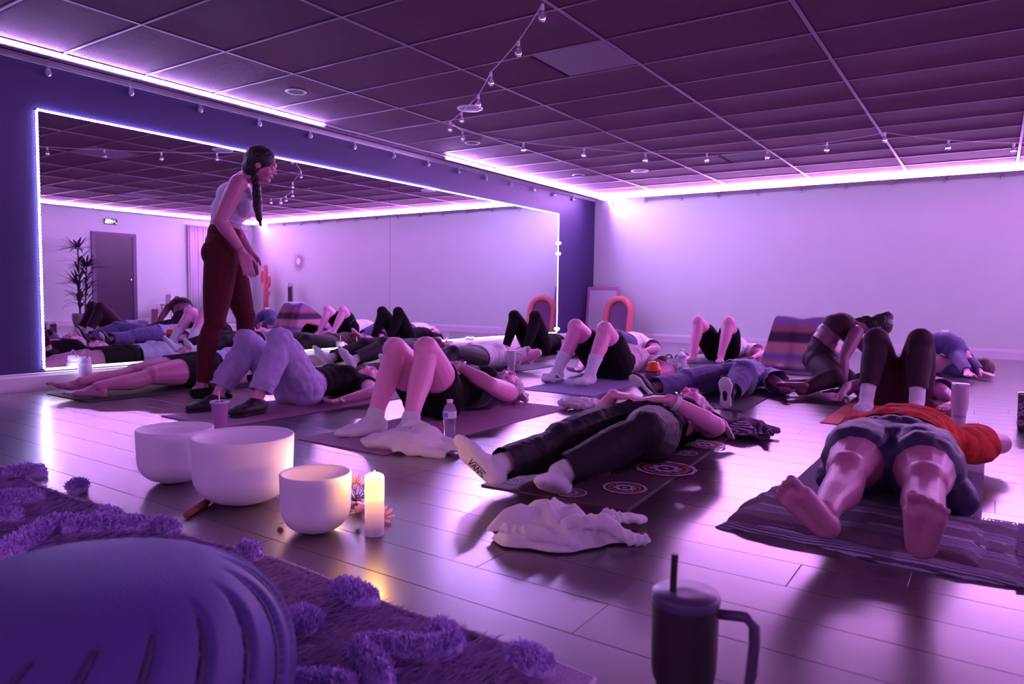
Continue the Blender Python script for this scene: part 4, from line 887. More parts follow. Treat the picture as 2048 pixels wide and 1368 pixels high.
# ---- P11 bare knees far middle
mat_obj('dark yoga mat under the far bare-kneed person in black shorts', -2.70, 8.50, .62, 1.75, 0., matD)
f, T, D = lie(-2.72, 8.60, .0, 1.07, 1.2, z0=MZ)
f.leg('R', T(-.17, -.46, .085), (-.15, 0, 1), D(-.1, -1, 0), (0, 0, 1)); f.leg('L', T(.14, -.46, .085), (.12, 0, 1), D(.25, -1, 0), (0, 0, 1))
for k, q in (('R', -1), ('L', 1)): f.arm(k, T(q*.34, .04, .04), (q, 0, 0), D(q*.1, -1, 0), (0, 0, 1), .35)
person(f, 'far person with bare knees up, black shorts and white tee near back wall', SK3, .009)
g_pants(f, 'shorts', BLK, .50, .014, .02, .26); g_top(f, 'tee', WHT, .14, .6, .022, flare=.03, disp=wrinkle(.008, 12)); g_hair(f, HAIRM)
# ---- P12 knees under a draped striped blanket
f, T, D = lie(-1.74, 8.55, .0, .97, z0=MZ)
f.leg('R', T(-.15, -.44, .085), (-.2, 0, 1), D(-.1, -1, 0), (0, 0, 1)); f.leg('L', T(.15, -.44, .085), (.2, 0, 1), D(.1, -1, 0), (0, 0, 1))
for k, q in (('R', -1), ('L', 1)): f.arm(k, T(q*.34, .04, .04), (q, 0, 0), D(q*.1, -1, 0), (0, 0, 1), .35)
mat_obj('dark yoga mat under the person with the blanket over their knees', -1.74, 8.4, .62, 1.7, 0., matD)
person(f, 'person lying with knees raised under a striped blanket, far right row', SK, .010)
g_pants(f, 'leggings', BLK, 1.8, .01); g_top(f, 'top', GREYB, .2, .8, .012); g_hair(f, HAIRM)
strm = mat('striped_blanket', (.3, .2, .4), .9, bump=.6, bscale=150); nt = strm.node_tree
tc = nt.nodes.new('ShaderNodeTexCoord'); sx_ = nt.nodes.new('ShaderNodeSeparateXYZ'); nt.links.new(tc.outputs['Object'], sx_.inputs[0]); r = nt.nodes.new('ShaderNodeValToRGB'); nt.links.new(sx_.outputs[2], r.inputs[0])
cr = r.color_ramp; cr.interpolation = 'EASE'; cr.elements[0].color = (.30, .16, .42, 1); cr.elements[1].position = .60; cr.elements[1].color = (.22, .14, .36, 1)
for p, c in ((.06, (.55, .25, .40, 1)), (.14, (.22, .14, .40, 1)), (.20, (.60, .26, .32, 1)), (.27, (.60, .26, .32, 1)), (.31, (.07, .03, .09, 1)), (.38, (.07, .03, .09, 1)), (.43, (.42, .12, .17, 1)), (.52, (.26, .16, .42, 1))): e_ = cr.elements.new(p); e_.color = c
nt.links.new(r.outputs[0], nt.nodes['Principled BSDF'].inputs['Base Color'])
t = thing('draped_blanket', 'striped blanket draped over the raised knees near the back wall', 'blanket', (-1.74, 8.35, 0))
kx = [(f.knee['R'][0]+1.62, f.knee['R'][1]-8.35), (f.knee['L'][0]+1.62, f.knee['L'][1]-8.35)]
def drp(u, v):
    a = (u-.5)*2; yv = (v-.38)
    # outline: top 0.36 wide, spreading lower
    kt = .57; 
    if v < .38: fall = (.38-v)/.38; y = -.09-.26*fall**.8; z = kt-(kt-.012)*fall**1.35
    else: fall = (v-.38)/.62; y = -.09+.54*fall; z = kt-(kt-.20)*fall**1.3
    w = .27+.07*(1-z/kt); side = max(0, abs(a)-.72)/.28; x = math.copysign(min(abs(a), .72)/.72*w+side*.07, a); z2 = z*(1-side*.62)
    mid_ = .025*math.exp(-(a/.28)**2)*(1 if z > .3 else z/.3)
    z2 -= mid_; fo = .022*math.sin(a*13+v*2)*(1-z2/kt)**.7
    return (x+.3*fo, y-fo-(.02*math.sin(a*7)), max(.008, z2))
sheet('blanket', drp, 60, 60, strm, t, .006)
fr_ = MB()
for k in range(46):
    a = k/45; p = drp(a, 0.0); fr_.tube([p, (p[0]+.006*rng.standard_normal(), p[1]-.03, .004)], [.003, .0015], 4)
for k in range(40):
    a = .16+.68*k/39; p = drp(a, .40); fr_.tube([(p[0], p[1], p[2]+.002), (p[0], p[1]-.015, p[2]+.016)], [.004, .002], 4)
o = fr_.build('fringe', MATS['fringe_yarn'], t); o['kind'] = 'stuff'
# ---- P13 knees up, mid socks
mat_obj('violet yoga mat under the bare-kneed person in mid-calf white socks', -2.86, 5.72, .66, 1.8, 0.02, matV)
f, T, D = lie(-2.93, 5.98, .0, 1.12, 1.2, z0=MZ)
f.leg('R', T(-.21, -.50, .085), (-.02, 0, 1), D(-.15, -1, 0), (0, 0, 1)); f.leg('L', T(.10, -.54, .085), (.02, 0, 1), D(-.12, -1, 0), (0, 0, 1))
for k, q in (('R', -1), ('L', 1)): f.arm(k, T(q*.32, .06, .04), (q, 0, 0), D(q*.1, -1, 0), (0, 0, 1), .35)
person(f, 'person lying with tall bare knees up, black shorts and calf-high white socks', SK3, .0075)
g_pants(f, 'shorts', BLK, .50, .016, .02, .26); g_top(f, 'tee', cloth('blush_tee', (.72, .50, .62)), .16, .6, .020, flare=.03, disp=wrinkle(.008, 12)); g_hair(f, HAIRM); face(f)
for k in 'LR': g_sock(f, k, SOCK, .62, .006)
# ---- P14 dark leggings knees up by mirror
mat_obj('dark yoga mat beside the mirror under the person with black knees up', -4.72, 7.75, .62, 1.75, 0., matD)
f, T, D = lie(-4.82, 7.72, .0, 1.10, 1.06, z0=MZ)
f.leg('R', T(-.15, -.42, .085), (-.06, 0, 1), D(-.1, -1, 0), (0, 0, 1)); f.leg('L', T(.13, -.42, .085), (.06, 0, 1), D(.1, -1, 0), (0, 0, 1))
for k, q in (('R', -1), ('L', 1)): f.arm(k, T(q*.34, .04, .04), (q, 0, 0), D(q*.1, -1, 0), (0, 0, 1), .35)
person(f, 'person in black lying knees up beside the far end of the mirror', SK, .009)
g_pants(f, 'leggings', BLK, 1.93, .012); g_top(f, 'top', BLK, .2, .8, .014); g_hair(f, HAIRD)
# ---- P15 white tee, dark leggings flat
mat_obj('dark yoga mat under the person in white tee behind the water bottle', -4.22, 5.85, .62, 1.75, 0., matD)
f, T, D = lie(-4.24, 5.55, .0, 1.05, 1.12, z0=MZ)
f.leg('R', T(-.17, -.82, .085), (-.1, 0, 1), D(-.3, -.5, .8), D(0, .9, .5)); f.leg('L', T(.17, -.80, .085), (.1, 0, 1), D(.3, -.5, .8), D(0, .9, .5))
f.arm('L', T(.26, .36, .07), (1, .05, .2), D(-.6, .6, .3), (0, 0, -1), .3); f.arm('R', T(-.08, .12, .24), (-1, 0, -.3), D(1, 0, 0), (0, 0, -1), .2)
person(f, 'person lying in dark leggings and white tee, forearm folded, mid room', SK3, .0085, bust=.04)
g_pants(f, 'leggings', LEG, 1.9, .012, .006, .3); g_top(f, 'tee', WHT, .18, .7, .017, flare=.025); g_hair(f, HAIRM)
for k in 'LR': g_sock(f, k, SOCK, .9, .006)
# ---- P16 by the mirror: dark trousers, maroon top, pale socks
mat_obj('dark yoga mat beside the mirror under the person in the maroon top', -5.30, 5.75, .60, 1.75, 0., matB)
f, T, D = lie(-5.32, 5.82, -.02, 1.08, 1.1, z0=MZ)
f.leg('R', T(-.22, -.80, .085), (-.1, 0, 1), D(-.50, -.45, .75), D(0, .9, .5)); f.leg('L', T(.10, -.80, .085), (.1, 0, 1), D(-.15, -.5, .85), D(0, .9, .5))
for k, q in (('R', -1), ('L', 1)): f.arm(k, T(q*.30, .04, .04), (q, 0, 0), D(q*.1, -1, 0), (0, 0, 1), .35)
person(f, 'person in maroon top and dark trousers lying alongside the mirror', SK3, .0085, bust=.03)
g_pants(f, 'trousers', LEG, 1.9, .016, .012, .3); g_top(f, 'top', MAR, .14, .7, .018, flare=.02); g_hair(f, HAIRM)
for k in 'LR': g_sock(f, k, SOCK, .86, .006)
# ---- P17 bare feet, white tee, behind P13
mat_obj('dark yoga mat under the person in white tee near the leaning mirrors', -4.15, 8.55, .62, 1.75, 0., matD)
f, T, D = lie(-4.05, 8.60, -.02, 1.06, 1.12, z0=MZ)
f.leg('R', T(-.24, -.80, .085), (-.1, 0, 1), D(-.4, -.5, .75), D(0, .9, .5)); f.leg('L', T(.16, -.78, .085), (.1, 0, 1), D(.3, -.5, .8), D(0, .9, .5))
for k, q in (('R', -1), ('L', 1)): f.arm(k, T(q*.27, .0, .04), (q, 0, 0), D(q*.1, -1, 0), (0, 0, 1), .35)
person(f, 'far barefoot person in white tee and slate trousers below the arched mirror', SK3, .0095)
g_pants(f, 'trousers', GREYB, 1.85, .018, .02, .3); g_top(f, 'tee', WHT, .12, .6, .03, flare=.03); g_hair(f, HAIRM)
# settled cloth shapes, millimetres, grid of 44 by 34 points listed row by row as x, y, z
NXC, NYC = 44, 34
CL1 = [
-57, 180, 52, -60, 187, 50, -57, 194, 51, -53, 193, 59, -55, 199, 55, -59, 207, 53, -49, 209, 44, -61, 208, 34, -68, 180, 33, -82, 171, 21, -99, 171, 20, -110, 167, 11, -115, 148, 19, -111, 141, 36, -135, 127, 45, -151, 94, 63, -176, 78, 70, -175, 62, 76, -168, 54, 74, -169, 45, 66, -166, 36, 55, -151, 44, 55,
-138, 61, 62, -113, 79, 53, -89, 94, 32, -68, 112, 16, -62, 94, 13, -68, 82, 10, -63, 59, 11, -87, 30, 10, -127, 4, 13, -169, -5, 17, -201, -18, 18, -216, -27, 8, -207, -37, 8, -193, -44, 11, -177, -52, 16, -161, -54, 17, -150, -28, 21, -121, -15, 30, -92, 0, 33, -71, 16, 25, -54, 26, 21, -44, 26, 16,
-69, 169, 49, -69, 178, 58, -66, 192, 59, -63, 201, 66, -55, 211, 72, -50, 221, 69, -52, 228, 60, -44, 223, 43, -58, 194, 30, -76, 169, 18, -90, 156, 20, -98, 144, 18, -99, 136, 24, -115, 125, 45, -143, 107, 73, -170, 80, 86, -187, 58, 92, -190, 43, 92, -180, 40, 95, -170, 39, 94, -171, 31, 84, -167, 22, 70,
-151, 31, 65, -125, 54, 56, -93, 78, 47, -68, 105, 30, -51, 100, 13, -56, 84, 14, -64, 64, 18, -74, 29, 13, -121, 12, 21, -164, -10, 22, -198, -33, 15, -225, -39, 17, -229, -47, 11, -218, -55, 9, -203, -59, 14, -183, -65, 16, -162, -59, 14, -144, -36, 16, -117, -21, 21, -89, -8, 26, -67, 6, 25, -52, 16, 24,
-72, 171, 40, -78, 181, 53, -76, 198, 64, -69, 216, 69, -60, 231, 74, -54, 239, 78, -46, 237, 69, -44, 221, 57, -51, 195, 32, -64, 168, 15, -81, 150, 14, -84, 132, 17, -100, 122, 35, -125, 103, 58, -150, 83, 91, -178, 63, 103, -189, 43, 107, -194, 27, 108, -188, 23, 101, -177, 27, 101, -169, 26, 98, -164, 25, 87,
-153, 16, 72, -126, 37, 53, -93, 66, 43, -63, 100, 41, -44, 100, 20, -51, 85, 18, -51, 67, 16, -69, 36, 25, -116, 15, 27, -166, -4, 30, -200, -33, 23, -229, -45, 22, -240, -57, 20, -233, -66, 16, -218, -67, 15, -200, -66, 17, -175, -73, 21, -149, -62, 20, -130, -38, 12, -102, -22, 17, -75, -9, 23, -54, 4, 26,
-74, 172, 33, -73, 190, 48, -77, 212, 58, -71, 233, 68, -61, 248, 72, -49, 251, 76, -42, 234, 75, -42, 210, 56, -56, 182, 37, -65, 158, 18, -75, 147, 22, -82, 129, 32, -103, 104, 51, -133, 79, 70, -162, 62, 96, -181, 50, 116, -182, 30, 114, -186, 17, 116, -185, 12, 107, -178, 17, 106, -168, 12, 98, -157, 24, 93,
-152, 25, 75, -121, 36, 59, -84, 59, 43, -53, 93, 45, -37, 93, 25, -51, 83, 29, -52, 65, 27, -61, 31, 28, -110, 14, 35, -160, -5, 38, -200, -26, 36, -220, -46, 27, -233, -53, 31, -231, -64, 31, -220, -58, 25, -203, -64, 29, -180, -69, 34, -152, -69, 32, -133, -49, 21, -106, -31, 12, -81, -10, 14, -58, 6, 19,
-83, 173, 34, -69, 198, 44, -67, 221, 58, -66, 244, 62, -53, 245, 65, -40, 246, 68, -35, 221, 66, -43, 189, 51, -55, 165, 32, -65, 145, 23, -70, 138, 28, -89, 131, 49, -115, 104, 69, -141, 74, 91, -165, 47, 110, -186, 32, 124, -177, 24, 119, -175, 15, 119, -170, 9, 114, -164, 18, 110, -155, 16, 102, -147, 17, 91,
-144, 36, 80, -117, 51, 63, -79, 68, 53, -43, 87, 47, -34, 81, 24, -43, 75, 25, -56, 62, 34, -68, 28, 39, -113, 10, 40, -155, -5, 47, -185, -27, 48, -197, -41, 33, -204, -47, 37, -200, -55, 44, -190, -56, 37, -177, -49, 27, -161, -52, 29, -142, -55, 36, -120, -54, 26, -97, -39, 16, -74, -19, 12, -52, 1, 12,
-92, 175, 36, -70, 205, 43, -58, 229, 57, -58, 253, 58, -50, 252, 63, -35, 240, 60, -35, 210, 49, -43, 176, 34, -53, 149, 25, -56, 135, 26, -68, 127, 27, -87, 119, 56, -115, 90, 85, -145, 66, 111, -170, 45, 128, -180, 23, 131, -177, 15, 126, -166, 17, 126, -159, 13, 119, -152, 13, 109, -141, 24, 105, -137, 28, 91,
-123, 31, 72, -97, 54, 65, -65, 76, 62, -40, 74, 48, -33, 69, 26, -37, 61, 21, -50, 51, 41, -80, 30, 46, -114, 9, 51, -145, -8, 56, -161, -24, 51, -163, -33, 46, -162, -34, 36, -154, -38, 42, -140, -44, 46, -130, -42, 36, -122, -35, 28, -109, -41, 28, -93, -45, 32, -74, -40, 18, -55, -23, 12, -35, -3, 16,
-105, 173, 36, -79, 205, 45, -54, 232, 54, -49, 258, 57, -46, 261, 68, -31, 243, 56, -32, 209, 41, -37, 173, 26, -46, 145, 21, -52, 127, 26, -66, 118, 31, -95, 100, 53, -124, 76, 85, -152, 50, 112, -167, 33, 140, -175, 14, 139, -170, 6, 132, -157, 9, 130, -149, 10, 118, -136, 9, 104, -126, 26, 95, -116, 23, 81,
-98, 38, 69, -71, 55, 61, -42, 72, 60, -29, 69, 38, -27, 57, 31, -36, 47, 24, -49, 34, 41, -79, 17, 50, -110, 8, 63, -127, -10, 63, -132, -14, 52, -125, -18, 45, -114, -20, 42, -100, -22, 35, -83, -24, 45, -73, -29, 39, -69, -21, 28, -63, -27, 22, -54, -30, 30, -41, -34, 24, -26, -21, 11, -11, -3, 12,
-127, 166, 33, -96, 202, 43, -62, 230, 50, -42, 253, 58, -38, 265, 69, -28, 246, 66, -23, 214, 48, -31, 176, 38, -41, 147, 30, -46, 128, 31, -63, 114, 43, -92, 89, 58, -130, 60, 82, -156, 34, 111, -162, 20, 144, -172, 5, 150, -165, -2, 139, -148, -1, 128, -132, 16, 120, -115, 19, 104, -103, 22, 88, -87, 31, 76,
-66, 40, 62, -43, 53, 61, -21, 61, 43, -10, 61, 23, -14, 48, 22, -28, 38, 28, -47, 19, 43, -77, 10, 64, -102, -1, 74, -107, -11, 66, -102, -10, 56, -90, -1, 47, -69, -6, 42, -48, -7, 31, -29, -7, 39, -19, -12, 36, -15, -6, 25, -12, -13, 19, -10, -17, 28, -3, -22, 27, 6, -17, 14, 16, -1, 12,
-138, 160, 17, -102, 192, 31, -69, 228, 44, -43, 256, 52, -29, 267, 65, -25, 252, 72, -25, 222, 64, -31, 184, 51, -42, 154, 41, -51, 135, 41, -68, 122, 51, -89, 93, 70, -122, 62, 93, -147, 35, 119, -157, 13, 141, -159, 3, 154, -150, -4, 145, -131, 3, 131, -109, 16, 116, -90, 19, 97, -70, 23, 78, -47, 32, 67,
-28, 42, 62, -8, 49, 40, 7, 54, 25, 9, 47, 13, -4, 38, 20, -24, 24, 37, -49, 8, 60, -79, -5, 81, -95, -18, 79, -91, -20, 69, -80, -15, 60, -64, 0, 50, -42, 7, 34, -18, 7, 23, 3, 5, 26, 17, 2, 31, 23, 4, 23, 27, -3, 21, 27, -4, 31, 31, -11, 31, 37, -13, 20, 44, -3, 14,
-145, 166, 16, -100, 189, 24, -61, 221, 40, -39, 259, 48, -33, 274, 64, -22, 263, 73, -18, 234, 71, -27, 194, 60, -43, 160, 52, -51, 137, 51, -60, 121, 57, -79, 92, 66, -112, 63, 89, -137, 42, 121, -150, 23, 142, -146, 11, 148, -134, 7, 146, -109, 7, 133, -87, 9, 109, -59, 18, 86, -32, 22, 70, -9, 32, 59,
11, 43, 38, 28, 55, 24, 34, 49, 12, 24, 40, 20, 1, 30, 36, -26, 8, 57, -56, -10, 81, -83, -29, 91, -82, -39, 74, -79, -34, 64, -70, -27, 69, -54, -14, 55, -33, 2, 44, -12, 14, 28, 8, 17, 16, 26, 13, 20, 40, 14, 25, 47, 10, 20, 50, 4, 23, 57, 0, 28, 64, -6, 28, 70, -12, 20,
-136, 177, 8, -102, 206, 25, -55, 233, 38, -25, 263, 48, -33, 286, 57, -19, 276, 63, -11, 247, 60, -16, 201, 54, -30, 161, 54, -41, 134, 53, -47, 121, 61, -62, 98, 66, -88, 69, 79, -112, 48, 107, -128, 39, 135, -130, 29, 146, -114, 23, 138, -89, 19, 124, -58, 5, 104, -31, 6, 76, 1, 21, 63, 27, 40, 45,
47, 53, 27, 56, 53, 14, 51, 43, 20, 30, 36, 37, 1, 9, 54, -33, -16, 79, -67, -38, 96, -87, -60, 79, -87, -63, 59, -74, -60, 57, -66, -44, 51, -55, -38, 67, -38, -19, 59, -20, 1, 52, -2, 16, 37, 12, 23, 25, 29, 17, 29, 46, 11, 28, 60, 11, 24, 69, 3, 15, 78, -3, 12, 85, 3, 20,
-104, 183, 11, -75, 215, 19, -49, 248, 33, -27, 282, 40, -18, 295, 53, -11, 286, 65, -3, 250, 67, -13, 201, 65, -24, 155, 54, -32, 129, 45, -38, 113, 49, -43, 105, 65, -56, 83, 73, -79, 60, 88, -95, 49, 113, -98, 42, 131, -88, 35, 131, -68, 26, 116, -44, 11, 94, -10, 1, 77, 24, 21, 58, 52, 43, 43,
70, 53, 24, 71, 46, 16, 57, 35, 33, 31, 15, 53, -8, -14, 77, -45, -41, 95, -69, -63, 77, -81, -84, 57, -90, -90, 46, -81, -86, 43, -67, -75, 48, -61, -57, 47, -50, -48, 61, -34, -30, 65, -14, -11, 56, 4, 6, 41, 18, 21, 29, 38, 21, 22, 59, 17, 27, 71, 8, 23, 79, 12, 14, 89, 9, 10,
-71, 193, 17, -49, 225, 22, -31, 263, 27, -20, 298, 35, -7, 306, 48, -1, 294, 63, 1, 252, 73, -13, 196, 72, -24, 145, 63, -26, 119, 37, -30, 105, 28, -29, 101, 42, -30, 91, 58, -42, 73, 73, -60, 54, 89, -68, 48, 109, -63, 41, 118, -52, 31, 113, -36, 15, 95, -1, 8, 83, 33, 22, 65, 60, 35, 44,
78, 45, 31, 77, 36, 26, 56, 20, 42, 24, -4, 71, -19, -31, 97, -54, -66, 88, -73, -93, 66, -86, -107, 49, -93, -112, 34, -87, -108, 27, -74, -101, 37, -68, -83, 36, -59, -64, 38, -42, -53, 55, -25, -36, 69, -3, -13, 59, 15, 9, 40, 29, 25, 20, 53, 17, 17, 73, 12, 27, 83, 16, 21, 84, 17, 9,
-45, 199, 20, -28, 232, 19, -15, 270, 20, -2, 300, 29, 6, 312, 43, 7, 292, 53, 7, 244, 60, -1, 181, 64, -12, 126, 63, -10, 110, 26, -5, 97, 14, -1, 96, 28, -7, 93, 40, -15, 81, 50, -28, 69, 79, -42, 47, 88, -44, 39, 101, -37, 32, 111, -35, 14, 103, -4, 14, 97, 29, 18, 79, 58, 21, 53,
77, 35, 44, 76, 23, 38, 55, 2, 53, 16, -25, 80, -26, -49, 108, -58, -88, 89, -75, -115, 63, -81, -117, 40, -87, -128, 34, -89, -130, 25, -79, -122, 24, -77, -105, 25, -72, -86, 27, -51, -69, 32, -29, -53, 52, -9, -33, 70, 12, -5, 57, 26, 23, 33, 49, 23, 12, 74, 16, 23, 87, 12, 23, 92, 19, 17,
-30, 191, 26, -19, 223, 30, -5, 256, 30, 9, 283, 29, 21, 292, 37, 23, 268, 53, 18, 214, 59, 9, 148, 73, 8, 105, 47, 3, 120, 33, -2, 129, 26, 4, 125, 13, 12, 103, 18, 0, 83, 27, -11, 69, 51, -18, 59, 81, -29, 40, 90, -29, 29, 98, -25, 19, 110, -17, 4, 105, 8, 3, 91, 40, 6, 72,
62, 21, 64, 69, 8, 57, 52, -8, 70, 15, -24, 98, -22, -63, 111, -49, -100, 90, -63, -113, 62, -69, -115, 38, -74, -125, 31, -80, -136, 30, -80, -137, 21, -80, -124, 17, -78, -106, 16, -66, -89, 27, -40, -73, 41, -16, -54, 64, 9, -24, 65, 21, 9, 45, 42, 26, 24, 67, 26, 18, 85, 20, 27, 93, 11, 22,
-16, 165, 29, -13, 192, 40, 1, 222, 40, 15, 244, 39, 30, 249, 37, 34, 223, 57, 32, 170, 72, 25, 105, 65, 23, 113, 36, 13, 145, 38, 7, 155, 24, 11, 147, 19, 19, 125, 17, 19, 96, 16, 4, 68, 33, -2, 62, 68, -16, 42, 82, -20, 33, 95, -15, 27, 106, -10, 17, 108, -7, 1, 110, 11, -7, 97,
38, 4, 88, 52, -4, 81, 45, -23, 84, 19, -38, 106, -12, -70, 115, -33, -100, 93, -51, -102, 70, -59, -108, 48, -62, -116, 35, -68, -128, 36, -72, -137, 33, -72, -134, 23, -71, -121, 17, -68, -103, 15, -55, -84, 26, -25, -70, 49, 3, -45, 65, 22, -12, 53, 36, 20, 36, 56, 32, 22, 75, 30, 17, 88, 26, 16,
-18, 174, 15, -3, 166, 22, 8, 180, 43, 22, 198, 46, 38, 200, 45, 48, 175, 61, 44, 122, 71, 38, 97, 39, 34, 137, 40, 30, 160, 30, 24, 163, 15, 22, 147, 13, 30, 129, 22, 29, 99, 24, 17, 66, 31, 11, 58, 65, -5, 36, 78, -11, 39, 95, -7, 45, 109, 5, 38, 107, 7, 25, 114, 2, 5, 125,
10, -14, 112, 29, -17, 102, 37, -32, 103, 21, -44, 116, 3, -71, 118, -13, -92, 98, -29, -105, 78, -42, -95, 63, -47, -104, 46, -52, -116, 38, -58, -128, 34, -60, -135, 32, -63, -131, 26, -63, -119, 21, -56, -98, 15, -41, -73, 26, -9, -62, 51, 20, -37, 63, 36, -4, 48, 49, 23, 33, 57, 35, 18, 65, 35, 9,
-13, 199, 11, -4, 182, 22, 18, 173, 24, 31, 169, 43, 47, 167, 50, 64, 143, 62, 60, 101, 63, 52, 111, 34, 52, 140, 36, 50, 150, 22, 43, 142, 21, 44, 132, 10, 39, 111, 12, 32, 83, 17, 28, 67, 42, 16, 43, 63, 5, 35, 79, -2, 51, 91, 2, 63, 108, 11, 60, 115, 19, 54, 114, 15, 38, 127,
15, 7, 130, 17, -20, 125, 30, -31, 120, 30, -47, 123, 23, -66, 121, 13, -84, 109, -1, -102, 98, -11, -104, 79, -22, -93, 64, -34, -104, 52, -48, -119, 47, -59, -131, 44, -63, -143, 37, -66, -141, 25, -57, -124, 19, -49, -96, 20, -28, -72, 25, 5, -63, 48, 32, -36, 59, 47, -7, 46, 60, 15, 38, 67, 22, 33,
-33, 207, 11, -2, 199, 20, 29, 181, 21, 51, 173, 34, 61, 160, 40, 70, 135, 48, 80, 102, 60, 70, 105, 45, 68, 110, 33, 67, 110, 19, 62, 97, 20, 56, 86, 27, 50, 69, 37, 43, 52, 50, 33, 40, 67, 24, 39, 77, 19, 51, 95, 13, 70, 94, 10, 84, 104, 9, 90, 119, 19, 89, 124, 26, 76, 128,
25, 45, 133, 27, 8, 135, 34, -23, 134, 42, -43, 123, 48, -58, 116, 44, -70, 113, 36, -84, 110, 25, -103, 103, 9, -102, 86, -5, -97, 64, -26, -111, 56, -52, -123, 55, -68, -137, 47, -74, -150, 37, -64, -150, 27, -52, -130, 25, -41, -99, 23, -17, -75, 21, 17, -63, 44, 45, -37, 50, 60, -12, 44, 62, 1, 39,
-29, 221, 10, 7, 204, 26, 51, 187, 26, 78, 187, 44, 92, 177, 41, 91, 151, 31, 92, 115, 37, 100, 91, 46, 87, 79, 40, 85, 70, 32, 79, 56, 40, 71, 44, 59, 60, 37, 78, 48, 43, 93, 41, 55, 91, 34, 71, 100, 28, 82, 104, 21, 97, 108, 10, 112, 107, 9, 120, 124, 12, 121, 137, 21, 110, 144,
26, 79, 144, 34, 33, 137, 46, -15, 134, 56, -35, 105, 62, -44, 85, 68, -49, 79, 55, -57, 81, 58, -77, 96, 43, -103, 99, 20, -109, 81, -1, -102, 60, -30, -118, 60, -55, -133, 60, -70, -149, 53, -66, -156, 42, -56, -150, 34, -45, -124, 34, -31, -96, 15, 3, -71, 21, 36, -51, 41, 63, -31, 40, 73, -14, 34,
-11, 231, 18, 34, 206, 28, 75, 201, 37, 108, 211, 47, 125, 201, 46, 120, 171, 37, 111, 128, 23, 109, 86, 28, 111, 65, 39, 103, 52, 45, 95, 41, 62, 83, 35, 88, 66, 53, 100, 54, 75, 100, 44, 93, 101, 36, 101, 90, 28, 114, 95, 23, 124, 103, 21, 132, 115, 23, 133, 128, 23, 138, 139, 26, 126, 137,
36, 94, 139, 43, 41, 133, 63, -18, 129, 77, -41, 86, 75, -12, 74, 77, -11, 59, 68, -24, 56, 64, -54, 62, 67, -83, 86, 48, -113, 90, 20, -116, 70, -4, -108, 49, -29, -125, 57, -48, -141, 63, -54, -153, 57, -50, -153, 45, -42, -137, 35, -30, -112, 20, 1, -85, 14, 35, -59, 32, 70, -37, 30, 82, -20, 20,
12, 228, 21, 60, 207, 21, 104, 223, 44, 129, 229, 64, 133, 214, 70, 134, 181, 49, 127, 132, 28, 124, 82, 22, 123, 54, 30, 122, 46, 44, 113, 38, 64, 98, 39, 92, 72, 58, 83, 56, 83, 81, 50, 107, 84, 44, 120, 86, 38, 128, 95, 33, 129, 102, 32, 130, 113, 34, 136, 124, 40, 135, 133, 40, 120, 136,
44, 85, 124, 62, 27, 133, 85, -28, 115, 94, -18, 68, 89, 19, 63, 83, 23, 52, 80, 4, 44, 77, -31, 50, 76, -68, 69, 70, -101, 83, 46, -123, 78, 21, -119, 59, 0, -117, 45, -17, -130, 49, -31, -136, 51, -41, -136, 44, -35, -128, 40, -19, -112, 26, 14, -93, 18, 46, -68, 36, 77, -43, 21, 102, -29, 13,
34, 212, 8, 88, 222, 22, 128, 238, 48, 140, 236, 77, 144, 218, 71, 144, 185, 42, 140, 127, 28, 139, 71, 23, 137, 38, 23, 139, 34, 38, 134, 38, 55, 120, 37, 81, 89, 53, 75, 69, 74, 68, 62, 99, 75, 57, 111, 88, 54, 118, 99, 46, 115, 103, 39, 110, 107, 45, 113, 116, 55, 116, 119, 59, 102, 124,
67, 63, 126, 84, 5, 130, 100, -23, 100, 107, 6, 57, 100, 36, 49, 90, 37, 37, 90, 19, 44, 86, -16, 55, 88, -56, 64, 84, -92, 72, 68, -119, 76, 47, -128, 67, 29, -125, 53, 15, -126, 42, 3, -131, 36, -8, -137, 30, -8, -132, 23, 6, -116, 16, 29, -98, 31, 59, -67, 23, 97, -47, 17, 124, -35, 10,
61, 199, 9, 109, 216, 25, 144, 236, 53, 155, 236, 78, 155, 217, 69, 153, 186, 34, 150, 125, 21, 149, 66, 17, 149, 27, 20, 153, 19, 35, 145, 21, 49, 145, 38, 67, 117, 47, 77, 91, 59, 60, 78, 80, 72, 63, 89, 84, 65, 97, 94, 67, 101, 102, 61, 95, 103, 55, 89, 103, 60, 85, 112, 75, 73, 116,
79, 36, 117, 103, -11, 123, 106, -12, 92, 114, 25, 58, 108, 40, 38, 98, 32, 32, 100, 22, 42, 96, -13, 54, 84, -53, 52, 82, -89, 60, 83, -117, 69, 65, -128, 63, 51, -134, 56, 38, -138, 50, 27, -140, 42, 24, -141, 31, 25, -131, 21, 31, -115, 32, 49, -92, 20, 87, -65, 15, 127, -47, 8, 151, -31, 13,
79, 191, 12, 120, 209, 37, 153, 228, 62, 163, 233, 86, 166, 219, 75, 163, 193, 40, 158, 134, 25, 158, 73, 16, 159, 28, 17, 160, 9, 29, 158, 8, 45, 146, 16, 64, 141, 40, 79, 117, 53, 63, 89, 62, 62, 74, 70, 80, 73, 78, 89, 78, 84, 95, 80, 84, 104, 79, 76, 105, 77, 65, 104, 84, 45, 106,
102, 24, 121, 117, -18, 106, 114, -17, 78, 122, 15, 51, 119, 30, 33, 110, 28, 30, 102, 15, 35, 92, -22, 45, 90, -62, 48, 78, -96, 49, 81, -124, 56, 73, -139, 61, 63, -141, 52, 53, -146, 46, 46, -144, 38, 48, -133, 34, 51, -125, 30, 57, -110, 20, 84, -83, 18, 118, -57, 16, 157, -50, 13, 178, -39, 14,
